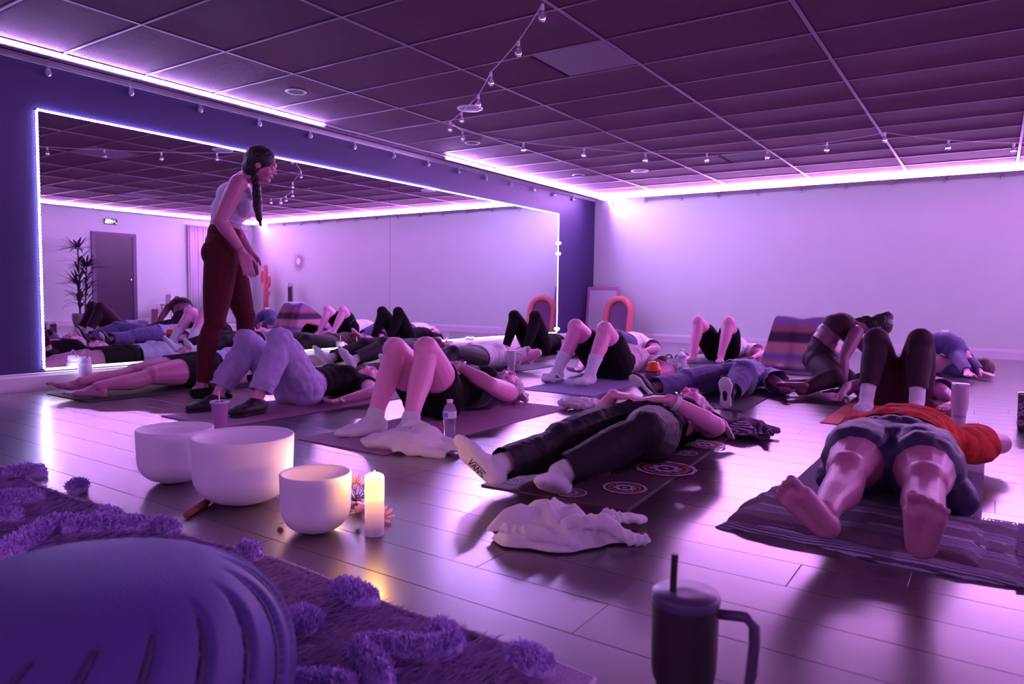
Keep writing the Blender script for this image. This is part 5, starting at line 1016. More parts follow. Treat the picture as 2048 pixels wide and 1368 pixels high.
94, 188, 9, 131, 216, 31, 162, 232, 60, 170, 240, 84, 175, 227, 79, 169, 199, 51, 153, 142, 40, 152, 82, 29, 161, 33, 23, 168, 3, 25, 166, -5, 39, 158, 2, 59, 154, 27, 82, 135, 53, 69, 104, 63, 55, 84, 72, 72, 78, 68, 86, 81, 67, 94, 87, 70, 98, 88, 62, 103, 94, 52, 111, 107, 37, 116,
113, 14, 110, 122, -20, 93, 114, -23, 69, 114, 3, 49, 119, 14, 30, 109, 13, 22, 92, -3, 27, 85, -39, 36, 87, -80, 40, 81, -116, 40, 78, -143, 44, 75, -158, 52, 66, -157, 48, 65, -153, 39, 58, -152, 31, 63, -139, 29, 71, -123, 25, 84, -100, 16, 112, -71, 16, 145, -45, 28, 181, -47, 23, 194, -54, 14,
101, 181, 18, 139, 219, 26, 164, 245, 57, 175, 251, 83, 178, 237, 73, 175, 208, 45, 161, 150, 39, 158, 87, 32, 166, 34, 28, 175, -3, 24, 173, -17, 34, 168, -11, 55, 165, 18, 77, 147, 56, 70, 112, 64, 62, 88, 70, 77, 84, 74, 86, 89, 64, 88, 97, 59, 93, 99, 52, 103, 111, 40, 108, 124, 23, 115,
121, 4, 101, 122, -17, 80, 114, -31, 63, 104, -13, 50, 105, -5, 32, 102, -10, 21, 96, -30, 23, 94, -67, 31, 90, -108, 30, 84, -144, 30, 83, -168, 37, 74, -179, 39, 66, -176, 38, 69, -165, 31, 72, -154, 26, 70, -142, 16, 82, -118, 13, 102, -95, 18, 132, -65, 26, 159, -50, 34, 192, -55, 30, 191, -60, 24,
108, 170, 17, 144, 210, 31, 170, 244, 52, 183, 255, 76, 188, 235, 75, 183, 204, 47, 170, 145, 33, 170, 83, 26, 178, 32, 24, 188, -9, 23, 183, -26, 26, 179, -20, 52, 174, 15, 73, 150, 56, 60, 113, 72, 63, 93, 70, 83, 88, 80, 90, 93, 71, 92, 102, 60, 102, 116, 49, 108, 122, 27, 102, 131, 7, 103,
134, -10, 90, 126, -18, 72, 117, -26, 56, 100, -28, 48, 100, -26, 31, 110, -35, 29, 107, -62, 32, 105, -101, 30, 99, -143, 30, 94, -176, 31, 84, -197, 30, 79, -203, 35, 70, -193, 30, 72, -177, 23, 80, -161, 20, 83, -143, 13, 97, -119, 13, 117, -89, 15, 141, -62, 37, 169, -50, 43, 195, -64, 37, 195, -70, 27,
113, 158, 16, 147, 201, 27, 174, 235, 45, 189, 249, 61, 197, 231, 67, 182, 190, 54, 166, 130, 46, 163, 67, 37, 176, 15, 35, 195, -16, 30, 198, -32, 25, 190, -22, 46, 179, 19, 70, 155, 63, 68, 111, 74, 56, 93, 79, 77, 95, 83, 92, 97, 75, 97, 107, 57, 95, 127, 43, 107, 135, 20, 104, 131, 3, 88,
133, -14, 73, 129, -22, 61, 117, -22, 52, 107, -27, 42, 109, -38, 35, 115, -58, 38, 117, -91, 37, 116, -135, 36, 109, -177, 38, 103, -208, 37, 93, -224, 37, 82, -225, 31, 74, -210, 25, 78, -188, 18, 88, -166, 17, 96, -145, 13, 110, -122, 15, 125, -93, 21, 146, -72, 41, 160, -56, 48, 182, -66, 43, 187, -77, 42,
117, 145, 14, 149, 192, 20, 176, 226, 36, 191, 241, 48, 203, 224, 56, 188, 179, 51, 170, 119, 47, 158, 53, 45, 177, 3, 42, 206, -22, 37, 211, -37, 27, 199, -32, 49, 182, 13, 61, 159, 63, 64, 121, 82, 56, 98, 86, 71, 102, 88, 87, 104, 81, 99, 111, 63, 97, 126, 41, 98, 142, 19, 103, 141, 4, 88,
127, -6, 70, 127, -16, 54, 119, -23, 43, 113, -25, 30, 120, -40, 38, 121, -68, 46, 112, -107, 43, 113, -156, 52, 111, -204, 53, 112, -238, 47, 107, -251, 36, 93, -252, 35, 83, -233, 23, 84, -204, 13, 92, -176, 19, 106, -154, 14, 122, -128, 19, 126, -99, 31, 147, -80, 47, 154, -63, 53, 166, -72, 45, 174, -73, 44,
123, 132, 15, 151, 183, 20, 174, 222, 23, 187, 231, 38, 201, 218, 41, 194, 173, 44, 181, 114, 50, 170, 54, 46, 187, 7, 40, 216, -19, 34, 226, -36, 29, 214, -39, 44, 196, -6, 62, 172, 43, 56, 143, 85, 50, 114, 88, 70, 103, 79, 79, 105, 74, 89, 117, 72, 99, 127, 54, 101, 142, 32, 103, 149, 12, 90,
139, -5, 72, 122, -10, 54, 115, -18, 39, 121, -29, 24, 127, -37, 39, 123, -65, 58, 110, -110, 54, 105, -167, 46, 100, -221, 48, 102, -262, 48, 112, -276, 48, 114, -276, 38, 98, -260, 27, 93, -228, 12, 96, -195, 21, 111, -165, 13, 129, -135, 19, 130, -109, 39, 139, -83, 53, 155, -69, 63, 164, -69, 58, 166, -78, 50,
127, 116, 10, 152, 169, 13, 178, 206, 18, 192, 223, 28, 188, 211, 35, 184, 171, 34, 180, 117, 35, 180, 57, 42, 188, 8, 48, 218, -13, 37, 234, -26, 29, 231, -37, 41, 213, -21, 62, 194, 21, 63, 172, 65, 58, 143, 89, 65, 121, 81, 74, 113, 69, 79, 116, 64, 87, 129, 62, 98, 142, 46, 104, 144, 25, 92,
142, 3, 72, 129, -9, 49, 120, -15, 32, 129, -28, 22, 132, -36, 33, 118, -52, 55, 104, -99, 48, 98, -161, 50, 94, -223, 58, 107, -271, 61, 109, -297, 55, 118, -296, 53, 118, -283, 36, 108, -252, 15, 103, -212, 17, 114, -175, 22, 132, -141, 14, 142, -111, 29, 141, -95, 55, 155, -83, 66, 170, -76, 64, 177, -78, 58,
134, 100, 11, 157, 152, 13, 179, 188, 15, 195, 205, 20, 193, 199, 30, 188, 165, 27, 185, 116, 29, 186, 61, 32, 194, 16, 42, 216, -9, 50, 235, -17, 40, 240, -27, 44, 232, -28, 59, 214, 2, 69, 195, 40, 69, 171, 75, 69, 147, 87, 74, 127, 78, 80, 119, 69, 85, 130, 64, 87, 141, 55, 95, 137, 33, 92,
132, 9, 74, 129, -2, 44, 119, -16, 23, 130, -24, 12, 136, -21, 25, 119, -38, 49, 101, -85, 44, 93, -151, 41, 89, -220, 53, 104, -272, 69, 104, -306, 68, 117, -312, 61, 128, -294, 53, 123, -263, 29, 108, -226, 17, 117, -189, 31, 135, -155, 23, 153, -124, 24, 145, -108, 48, 152, -99, 67, 164, -94, 71, 170, -92, 63,
142, 88, 9, 162, 136, 12, 179, 168, 16, 193, 182, 18, 204, 179, 25, 199, 151, 34, 192, 109, 42, 190, 61, 44, 201, 26, 36, 218, 7, 51, 223, -12, 49, 227, -25, 49, 238, -18, 59, 233, 0, 67, 214, 31, 66, 193, 65, 68, 167, 86, 80, 141, 89, 89, 125, 82, 94, 131, 72, 88, 136, 60, 89, 126, 37, 90,
122, 12, 68, 125, -1, 41, 114, -20, 17, 124, -13, 9, 134, -11, 17, 119, -31, 40, 99, -76, 52, 88, -139, 47, 84, -209, 48, 95, -269, 62, 104, -307, 79, 118, -312, 74, 124, -293, 67, 132, -264, 43, 121, -234, 13, 123, -200, 39, 140, -168, 32, 161, -140, 22, 153, -126, 42, 144, -120, 58, 152, -118, 67, 161, -120, 71,
]
CL2 = [
-34, -265, 158, -33, -267, 166, -34, -255, 166, -54, -244, 162, -39, -228, 144, -31, -204, 117, -26, -173, 96, -31, -151, 77, -38, -150, 62, -46, -139, 63, -74, -134, 73, -116, -121, 58, -170, -110, 55, -218, -110, 41, -216, -111, 26, -200, -121, 16, -150, -108, 17, -88, -79, 19, -33, -81, 43, -4, -80, 49, -12, -75, 34, -53, -57, 38,
-105, -45, 63, -153, -33, 62, -172, -58, 42, -169, -64, 21, -160, -58, 24, -155, -61, 26, -132, -61, 32, -112, -49, 52, -75, -39, 40, -35, -26, 36, 0, -25, 50, 15, -7, 64, 18, -10, 46, 1, -24, 32, 15, -34, 18, 29, -34, 13, 45, -35, 10, 65, -33, 12, 76, -30, 32, 76, -26, 52, 57, -17, 54, 64, -4, 47,
-18, -281, 127, -19, -278, 137, -15, -269, 147, -33, -256, 147, -58, -241, 147, -42, -209, 138, -36, -182, 116, -42, -160, 94, -48, -147, 82, -56, -134, 78, -77, -122, 70, -120, -115, 70, -170, -107, 63, -214, -97, 42, -224, -103, 21, -207, -108, 15, -165, -105, 25, -104, -74, 25, -43, -69, 42, -9, -69, 53, -4, -66, 41, -38, -54, 46,
-88, -41, 65, -137, -26, 58, -164, -45, 48, -170, -64, 36, -166, -54, 32, -146, -51, 33, -120, -49, 35, -99, -38, 55, -63, -38, 48, -28, -27, 43, 5, -16, 54, 26, -10, 67, 18, -21, 49, 4, -35, 36, 13, -48, 19, 21, -46, 8, 35, -47, 7, 50, -49, 11, 66, -47, 18, 73, -44, 33, 67, -40, 49, 56, -26, 51,
0, -279, 119, -10, -271, 125, -19, -261, 129, -40, -250, 128, -63, -232, 133, -50, -196, 136, -46, -168, 122, -45, -147, 104, -44, -135, 93, -56, -126, 88, -79, -115, 84, -116, -104, 72, -161, -93, 66, -202, -84, 50, -215, -86, 26, -204, -96, 27, -167, -97, 37, -109, -72, 39, -46, -72, 52, -6, -74, 64, 8, -66, 58, -8, -54, 46,
-51, -40, 63, -102, -23, 62, -138, -26, 49, -151, -48, 50, -146, -52, 48, -132, -45, 43, -111, -33, 40, -88, -33, 49, -59, -30, 54, -26, -26, 52, 1, -9, 56, 30, -3, 61, 29, -23, 49, 16, -39, 38, 13, -56, 25, 19, -60, 15, 30, -59, 15, 43, -55, 22, 54, -47, 23, 60, -40, 31, 66, -31, 39, 76, -15, 51,
-21, -251, 109, -28, -234, 115, -51, -230, 114, -58, -212, 120, -73, -189, 129, -58, -160, 135, -51, -136, 118, -40, -116, 108, -30, -115, 101, -39, -111, 91, -66, -103, 88, -102, -94, 86, -142, -82, 78, -177, -72, 65, -190, -75, 46, -179, -82, 39, -148, -87, 54, -94, -75, 57, -36, -94, 54, 13, -95, 62, 34, -88, 69, 30, -66, 66,
8, -44, 50, -44, -27, 64, -91, -13, 59, -121, -14, 42, -124, -29, 44, -115, -28, 53, -98, -26, 53, -80, -23, 42, -56, -24, 48, -31, -17, 53, -6, -1, 58, 22, -1, 53, 37, -14, 44, 30, -34, 36, 26, -53, 34, 27, -53, 23, 28, -47, 17, 43, -39, 19, 49, -29, 33, 69, -18, 27, 87, -6, 40, 111, -1, 47,
-50, -195, 95, -68, -183, 101, -70, -167, 110, -71, -148, 121, -61, -128, 129, -40, -114, 135, -17, -111, 126, -13, -99, 119, -15, -92, 109, -22, -95, 98, -47, -88, 94, -79, -80, 87, -113, -70, 84, -143, -60, 79, -156, -57, 65, -146, -67, 61, -118, -68, 62, -76, -85, 71, -19, -105, 73, 31, -118, 75, 61, -117, 81, 65, -102, 84,
54, -71, 70, 21, -37, 61, -29, -17, 65, -72, -2, 58, -90, -4, 42, -89, -12, 39, -80, -11, 49, -66, -12, 52, -49, -13, 48, -30, -7, 50, -7, 1, 49, 19, 5, 50, 31, -13, 39, 21, -26, 35, 25, -36, 26, 34, -33, 26, 35, -24, 22, 45, -16, 27, 64, -4, 31, 90, 9, 37, 123, 15, 31, 149, 32, 38,
-77, -145, 97, -67, -125, 107, -56, -110, 117, -38, -100, 124, -23, -89, 121, -8, -85, 126, 6, -86, 130, 10, -87, 119, 0, -81, 107, -15, -80, 101, -39, -74, 101, -64, -65, 90, -91, -57, 90, -116, -49, 90, -126, -46, 79, -117, -50, 71, -93, -56, 72, -57, -74, 77, -10, -96, 80, 33, -119, 88, 63, -128, 100, 77, -118, 103,
71, -94, 96, 48, -59, 80, 15, -25, 71, -27, -3, 64, -53, 7, 52, -61, 0, 36, -54, -7, 40, -47, 0, 49, -34, -2, 49, -18, -5, 39, 2, -8, 39, 21, 3, 38, 27, -5, 33, 18, -13, 25, 25, -19, 15, 34, -13, 23, 42, -3, 29, 56, 8, 34, 83, 18, 31, 117, 32, 24, 155, 42, 19, 181, 64, 31,
-82, -116, 110, -59, -93, 117, -37, -84, 131, -18, -76, 139, -2, -73, 135, 6, -65, 131, 15, -67, 124, 22, -75, 113, 4, -68, 106, -18, -65, 99, -41, -59, 104, -65, -52, 98, -84, -43, 89, -105, -37, 86, -118, -32, 80, -110, -32, 74, -89, -41, 76, -58, -54, 74, -21, -76, 80, 17, -95, 87, 39, -112, 107, 54, -113, 104,
54, -97, 93, 35, -68, 84, 11, -32, 77, -11, 5, 73, -32, 16, 53, -40, 9, 39, -33, 0, 32, -27, 9, 42, -15, 12, 46, 1, 6, 39, 5, 3, 28, 18, 2, 22, 25, 4, 26, 30, -2, 20, 36, -1, 10, 49, 2, 13, 60, 11, 22, 73, 30, 29, 105, 39, 27, 140, 56, 16, 180, 68, 13, 212, 79, 24,
-81, -104, 101, -66, -87, 126, -38, -81, 147, -10, -78, 154, 8, -70, 154, 16, -76, 147, 25, -72, 136, 26, -61, 120, 4, -54, 110, -22, -51, 99, -46, -42, 99, -73, -34, 100, -96, -30, 97, -110, -19, 85, -124, -10, 79, -117, -8, 72, -104, -14, 74, -82, -27, 80, -51, -39, 81, -19, -58, 76, 7, -72, 93, 25, -74, 102,
19, -70, 91, 3, -52, 76, -21, -16, 71, -39, 18, 65, -54, 24, 41, -53, 21, 26, -38, 15, 22, -16, 10, 26, -9, 24, 32, 10, 20, 31, 13, 18, 20, 21, 13, 10, 29, 12, 15, 37, 13, 16, 48, 16, 12, 61, 20, 9, 77, 29, 12, 98, 46, 21, 129, 63, 27, 169, 73, 29, 203, 90, 21, 231, 98, 18,
-113, -97, 97, -80, -86, 105, -52, -73, 129, -23, -69, 153, 3, -71, 163, 20, -71, 159, 26, -66, 149, 19, -54, 132, -4, -45, 116, -32, -36, 101, -63, -27, 91, -92, -15, 95, -121, -11, 96, -141, -7, 81, -153, -7, 66, -147, -3, 57, -134, -1, 55, -114, -3, 59, -88, -10, 72, -57, -22, 77, -28, -33, 83, -9, -37, 95,
1, -31, 90, -21, -19, 82, -53, 12, 70, -80, 24, 47, -97, 2, 30, -100, 1, 22, -79, -4, 18, -47, 5, 13, -17, 22, 16, 8, 31, 25, 26, 29, 29, 32, 27, 14, 41, 28, 12, 51, 27, 19, 62, 30, 23, 74, 39, 16, 93, 53, 9, 121, 66, 13, 156, 79, 19, 190, 93, 27, 219, 104, 32, 234, 116, 26,
-157, -98, 102, -125, -85, 98, -81, -71, 103, -41, -65, 123, -12, -61, 146, 4, -55, 158, 14, -51, 153, 8, -40, 135, -19, -34, 118, -52, -24, 105, -84, -6, 93, -118, 2, 91, -138, 8, 75, -160, 16, 62, -172, 16, 49, -169, 14, 38, -154, 15, 40, -136, 16, 49, -113, 10, 67, -82, -1, 81, -51, -15, 85, -27, -16, 94,
-13, -10, 91, -26, 3, 79, -59, 36, 58, -98, 18, 28, -135, 3, 29, -145, 2, 17, -122, 7, 12, -82, 15, 11, -39, 29, 16, 1, 36, 14, 28, 40, 20, 42, 39, 25, 50, 42, 17, 58, 46, 13, 71, 50, 16, 89, 56, 25, 112, 72, 19, 144, 86, 10, 178, 97, 12, 209, 107, 16, 224, 118, 23, 226, 129, 29,
-195, -108, 125, -172, -91, 117, -132, -71, 103, -84, -59, 109, -40, -55, 118, -16, -50, 130, -10, -41, 141, -12, -23, 136, -33, -14, 111, -69, 1, 102, -110, 12, 102, -131, 19, 74, -150, 25, 52, -168, 32, 40, -182, 34, 32, -178, 29, 24, -161, 29, 33, -138, 22, 41, -110, 16, 59, -80, 10, 81, -48, -5, 96, -22, -19, 103,
-5, -14, 98, -12, 7, 86, -44, 33, 57, -90, 28, 18, -143, 19, 24, -163, 17, 17, -143, 22, 11, -99, 32, 9, -47, 43, 11, -3, 52, 12, 28, 56, 18, 46, 54, 24, 58, 51, 28, 69, 52, 26, 77, 65, 20, 98, 72, 17, 126, 88, 21, 159, 97, 23, 192, 106, 25, 214, 119, 19, 226, 127, 12, 230, 142, 17,
-218, -117, 152, -196, -111, 145, -164, -88, 131, -125, -60, 111, -83, -45, 111, -51, -39, 117, -39, -29, 123, -38, -11, 121, -51, 10, 102, -89, 18, 92, -127, 27, 86, -157, 29, 69, -167, 38, 47, -174, 47, 35, -176, 44, 23, -173, 39, 16, -154, 35, 26, -128, 29, 40, -98, 22, 62, -64, 8, 78, -32, -2, 98, -8, -12, 118,
8, -11, 115, 0, 6, 99, -23, 29, 63, -69, 43, 25, -122, 36, 22, -147, 37, 17, -132, 45, 10, -88, 53, 13, -38, 64, 16, 4, 60, 28, 31, 49, 38, 46, 43, 39, 58, 44, 39, 71, 51, 39, 83, 63, 34, 99, 78, 25, 126, 94, 14, 160, 105, 18, 192, 115, 20, 208, 127, 16, 217, 137, 11, 220, 157, 14,
-234, -111, 149, -215, -113, 149, -179, -97, 149, -140, -74, 135, -106, -48, 115, -79, -30, 112, -62, -20, 115, -59, -3, 113, -67, 23, 104, -106, 31, 95, -135, 38, 72, -164, 43, 55, -183, 42, 44, -180, 49, 29, -174, 49, 19, -165, 47, 15, -150, 41, 33, -116, 36, 44, -79, 28, 63, -45, 14, 87, -14, 4, 111, 7, -6, 132,
22, -5, 128, 14, 6, 112, -15, 28, 87, -52, 49, 48, -90, 55, 28, -114, 53, 26, -104, 69, 19, -64, 74, 21, -24, 57, 32, 12, 39, 45, 36, 24, 51, 48, 18, 52, 57, 18, 45, 69, 28, 42, 82, 42, 38, 97, 65, 36, 118, 92, 27, 150, 110, 14, 183, 118, 16, 204, 129, 21, 212, 141, 21, 209, 162, 12,
-233, -101, 153, -219, -104, 140, -186, -94, 138, -149, -67, 132, -105, -53, 130, -86, -29, 117, -76, -13, 118, -65, -1, 120, -76, 27, 110, -112, 42, 93, -146, 45, 73, -169, 56, 46, -192, 51, 38, -186, 55, 26, -174, 57, 17, -161, 54, 18, -149, 43, 44, -112, 33, 57, -69, 27, 77, -27, 22, 95, 3, 7, 119, 22, 0, 142,
38, -2, 139, 26, 9, 121, 0, 27, 96, -34, 52, 70, -69, 61, 49, -84, 75, 38, -73, 85, 34, -43, 67, 39, -16, 34, 46, 17, 19, 55, 39, 0, 63, 50, -4, 69, 55, -8, 61, 67, 1, 57, 73, 20, 54, 91, 34, 40, 112, 68, 34, 134, 107, 30, 169, 124, 16, 196, 129, 19, 205, 140, 28, 205, 159, 24,
-225, -105, 156, -215, -91, 145, -181, -79, 142, -140, -61, 140, -101, -41, 131, -77, -32, 127, -78, -14, 126, -70, -1, 131, -82, 27, 114, -105, 46, 84, -149, 54, 70, -179, 60, 52, -190, 57, 28, -188, 53, 18, -174, 57, 23, -156, 60, 20, -140, 45, 48, -105, 34, 70, -63, 24, 91, -20, 18, 107, 13, 13, 124, 31, 7, 143,
44, 5, 139, 39, 14, 120, 9, 27, 105, -26, 47, 88, -52, 65, 69, -65, 79, 58, -56, 82, 52, -45, 59, 50, -15, 39, 56, 7, 13, 66, 35, 6, 74, 38, -9, 78, 45, -19, 79, 57, -17, 81, 58, -3, 77, 75, 10, 63, 100, 33, 45, 125, 72, 35, 151, 112, 32, 181, 129, 20, 198, 139, 16, 196, 152, 18,
-218, -102, 161, -204, -84, 150, -173, -62, 141, -132, -41, 135, -92, -29, 129, -66, -29, 131, -63, -17, 124, -67, 2, 141, -91, 26, 120, -111, 54, 86, -150, 61, 57, -189, 70, 48, -193, 65, 25, -185, 61, 15, -175, 64, 26, -149, 61, 28, -128, 48, 48, -91, 43, 69, -53, 30, 94, -18, 18, 119, 17, 15, 130, 36, 15, 143,
36, 11, 135, 35, 22, 122, 14, 34, 101, -14, 51, 87, -36, 69, 73, -50, 84, 67, -53, 83, 61, -41, 72, 52, -23, 54, 58, -4, 33, 70, 17, 12, 73, 35, 2, 85, 37, -13, 90, 41, -25, 94, 41, -17, 98, 54, -5, 93, 78, 8, 75, 101, 38, 52, 136, 72, 39, 163, 108, 36, 183, 131, 27, 192, 141, 25,
-223, -94, 164, -192, -85, 157, -156, -59, 148, -116, -33, 142, -80, -15, 137, -54, -20, 131, -52, -13, 124, -61, 11, 136, -96, 38, 124, -128, 58, 86, -163, 71, 51, -196, 73, 38, -184, 68, 27, -176, 66, 16, -166, 71, 28, -144, 58, 39, -115, 52, 52, -85, 46, 79, -42, 38, 94, -10, 23, 119, 16, 15, 139, 36, 21, 145,
38, 18, 134, 27, 26, 125, 9, 39, 109, -3, 59, 85, -27, 76, 73, -47, 89, 73, -53, 97, 66, -45, 94, 58, -32, 80, 53, -17, 64, 57, 3, 44, 71, 22, 21, 69, 35, 5, 88, 29, -19, 95, 30, -33, 104, 37, -26, 111, 57, -18, 102, 79, 10, 87, 95, 44, 59, 134, 72, 45, 168, 96, 40, 185, 114, 39,
-224, -81, 161, -186, -73, 159, -138, -61, 154, -97, -38, 144, -67, -14, 144, -48, -10, 134, -46, -1, 126, -69, 30, 123, -109, 57, 111, -148, 74, 75, -183, 83, 50, -192, 81, 27, -180, 73, 20, -165, 69, 13, -151, 72, 25, -130, 60, 42, -100, 53, 53, -77, 49, 88, -40, 38, 107, -4, 30, 129, 22, 24, 141, 44, 28, 143,
49, 26, 134, 34, 35, 129, 15, 46, 115, -2, 67, 93, -21, 88, 73, -46, 105, 76, -61, 117, 71, -53, 121, 68, -49, 113, 57, -39, 99, 50, -21, 81, 62, 4, 55, 66, 24, 28, 69, 22, 3, 92, 17, -29, 99, 25, -41, 113, 38, -40, 117, 59, -23, 114, 69, 11, 94, 96, 42, 71, 134, 60, 57, 161, 80, 49,
-202, -75, 169, -166, -52, 157, -118, -40, 154, -75, -31, 150, -51, -18, 146, -46, -5, 141, -47, 17, 128, -75, 46, 122, -118, 72, 94, -159, 87, 63, -184, 92, 34, -187, 84, 14, -181, 76, 13, -165, 78, 13, -153, 76, 33, -124, 66, 35, -91, 59, 54, -63, 57, 92, -25, 44, 112, 12, 33, 129, 39, 26, 149, 57, 19, 150,
63, 20, 139, 54, 30, 126, 33, 42, 110, 12, 69, 90, -17, 100, 77, -46, 123, 74, -66, 142, 77, -70, 152, 67, -68, 149, 58, -68, 134, 52, -48, 121, 53, -19, 96, 57, 2, 60, 56, 20, 36, 70, 10, 2, 87, 15, -23, 111, 21, -36, 127, 34, -36, 132, 53, -16, 125, 71, 15, 106, 94, 47, 83, 121, 69, 59,
-169, -62, 173, -131, -38, 161, -92, -17, 153, -57, -12, 150, -35, -13, 147, -38, -3, 140, -51, 29, 136, -79, 62, 113, -122, 80, 82, -159, 96, 56, -175, 99, 24, -178, 86, 17, -178, 83, 26, -164, 82, 28, -152, 75, 46, -116, 71, 46, -80, 71, 62, -45, 60, 94, -9, 48, 125, 32, 39, 141, 60, 25, 158, 73, 7, 157,
77, 5, 144, 68, 14, 128, 44, 32, 105, 15, 65, 84, -14, 108, 71, -45, 140, 66, -65, 168, 74, -82, 181, 72, -88, 180, 62, -90, 168, 56, -80, 152, 48, -51, 135, 45, -30, 101, 43, -5, 67, 45, 16, 49, 70, 11, 15, 94, 19, -11, 115, 29, -23, 130, 36, -24, 125, 52, -1, 117, 70, 35, 98, 93, 65, 72,
-138, -35, 169, -93, -28, 165, -59, -8, 160, -35, 6, 152, -22, -1, 144, -28, 2, 134, -50, 36, 141, -88, 65, 123, -115, 88, 84, -145, 101, 58, -158, 102, 30, -161, 94, 16, -163, 90, 29, -156, 87, 44, -131, 80, 52, -98, 73, 63, -58, 76, 74, -23, 65, 107, 17, 52, 128, 53, 41, 141, 76, 28, 150, 88, 18, 159,
94, 10, 152, 82, 16, 131, 56, 36, 104, 23, 72, 78, -16, 112, 60, -47, 155, 60, -64, 188, 66, -83, 199, 62, -94, 202, 60, -98, 194, 52, -93, 179, 45, -82, 155, 37, -63, 128, 35, -39, 97, 31, -4, 70, 36, 14, 60, 72, 23, 26, 92, 34, 5, 109, 34, -4, 108, 51, 6, 102, 61, 35, 88, 81, 74, 77,
-103, -24, 175, -64, -6, 165, -28, -8, 161, -11, -3, 157, -5, 4, 147, -16, 8, 134, -39, 36, 131, -72, 69, 127, -105, 91, 101, -124, 103, 71, -133, 103, 46, -134, 95, 35, -132, 88, 42, -125, 91, 60, -105, 80, 76, -69, 82, 79, -32, 81, 91, 2, 69, 112, 35, 50, 121, 60, 47, 136, 77, 39, 148, 92, 34, 153,
98, 28, 145, 84, 30, 128, 58, 50, 103, 22, 85, 79, -15, 126, 56, -50, 165, 48, -69, 197, 55, -80, 214, 61, -87, 210, 52, -93, 204, 42, -87, 189, 43, -75, 169, 39, -68, 144, 28, -47, 117, 20, -20, 89, 21, 10, 73, 45, 28, 57, 70, 37, 36, 84, 41, 24, 83, 57, 28, 77, 77, 48, 65, 95, 88, 56,
-76, -15, 179, -34, -5, 171, -3, -2, 165, 10, -12, 158, 12, -9, 149, -1, 10, 145, -27, 34, 136, -51, 66, 123, -81, 88, 116, -97, 95, 89, -105, 104, 70, -101, 103, 57, -95, 92, 59, -85, 91, 74, -68, 87, 94, -38, 82, 100, -8, 84, 101, 19, 72, 106, 37, 61, 117, 55, 56, 123, 69, 58, 134, 83, 54, 136,
92, 49, 130, 80, 48, 115, 53, 65, 94, 20, 99, 74, -12, 143, 56, -44, 180, 45, -70, 206, 49, -81, 225, 52, -89, 220, 45, -87, 208, 38, -85, 190, 32, -71, 168, 29, -56, 144, 30, -39, 117, 28, -13, 93, 26, 14, 73, 32, 32, 63, 53, 42, 55, 66, 47, 44, 62, 63, 46, 54, 88, 69, 48, 116, 101, 40,
-52, 3, 180, -7, -9, 180, 22, -12, 173, 35, -15, 168, 33, -21, 157, 19, 0, 158, -7, 25, 154, -32, 53, 139, -50, 81, 121, -68, 90, 113, -74, 93, 99, -73, 104, 93, -62, 104, 85, -48, 97, 88, -35, 97, 104, -18, 89, 115, 4, 86, 116, 18, 82, 106, 29, 80, 112, 41, 76, 109, 51, 73, 115, 62, 65, 114,
73, 62, 110, 73, 64, 96, 47, 81, 88, 21, 116, 69, -21, 149, 67, -50, 183, 55, -64, 213, 46, -82, 220, 42, -87, 223, 35, -79, 206, 35, -72, 187, 22, -60, 159, 16, -41, 132, 23, -22, 110, 37, 1, 88, 44, 26, 72, 40, 44, 66, 45, 52, 64, 59, 56, 56, 54, 59, 58, 39, 87, 76, 33, 117, 106, 20,
-22, 15, 185, 20, 1, 184, 41, -18, 188, 53, -29, 184, 57, -26, 171, 45, -12, 158, 22, 10, 156, -3, 35, 153, -21, 60, 141, -33, 82, 132, -40, 89, 123, -42, 96, 115, -40, 105, 112, -34, 109, 104, -23, 108, 102, -14, 108, 110, 0, 105, 110, 15, 104, 110, 26, 101, 102, 38, 98, 107, 48, 90, 103, 58, 84, 100,
68, 83, 99, 60, 78, 84, 45, 98, 80, 15, 127, 79, -18, 161, 64, -47, 194, 57, -67, 219, 53, -78, 230, 45, -76, 221, 34, -65, 201, 35, -60, 177, 22, -41, 150, 21, -22, 121, 23, -2, 100, 29, 20, 85, 42, 41, 77, 47, 53, 78, 50, 62, 76, 59, 67, 68, 56, 59, 65, 37, 74, 71, 20, 108, 95, 22,
-3, 29, 188, 29, 5, 199, 50, -14, 202, 64, -21, 197, 68, -18, 185, 56, -14, 171, 40, 1, 162, 22, 19, 151, 4, 39, 152, -9, 63, 150, -20, 83, 145, -19, 94, 130, -22, 109, 123, -29, 120, 117, -35, 126, 111, -28, 129, 103, -14, 130, 99, 2, 127, 98, 23, 123, 103, 40, 114, 101, 50, 106, 103, 54, 96, 93,
61, 93, 85, 61, 92, 73, 40, 110, 69, 16, 143, 72, -19, 171, 69, -43, 198, 51, -59, 221, 47, -68, 233, 45, -66, 220, 37, -58, 198, 29, -56, 168, 33, -36, 137, 35, -11, 113, 34, 14, 96, 30, 32, 79, 33, 50, 84, 44, 62, 82, 48, 69, 86, 54, 76, 81, 54, 69, 73, 39, 63, 74, 16, 93, 92, 10,
9, 52, 188, 23, 23, 190, 46, 11, 197, 49, -5, 193, 57, -6, 186, 53, -2, 178, 35, 2, 172, 24, 14, 162, 20, 33, 151, 4, 52, 148, -4, 78, 151, -20, 100, 144, -26, 122, 130, -26, 143, 118, -39, 158, 112, -47, 162, 103, -30, 160, 98, -11, 150, 91, 16, 133, 89, 45, 127, 98, 59, 115, 99, 62, 102, 94,
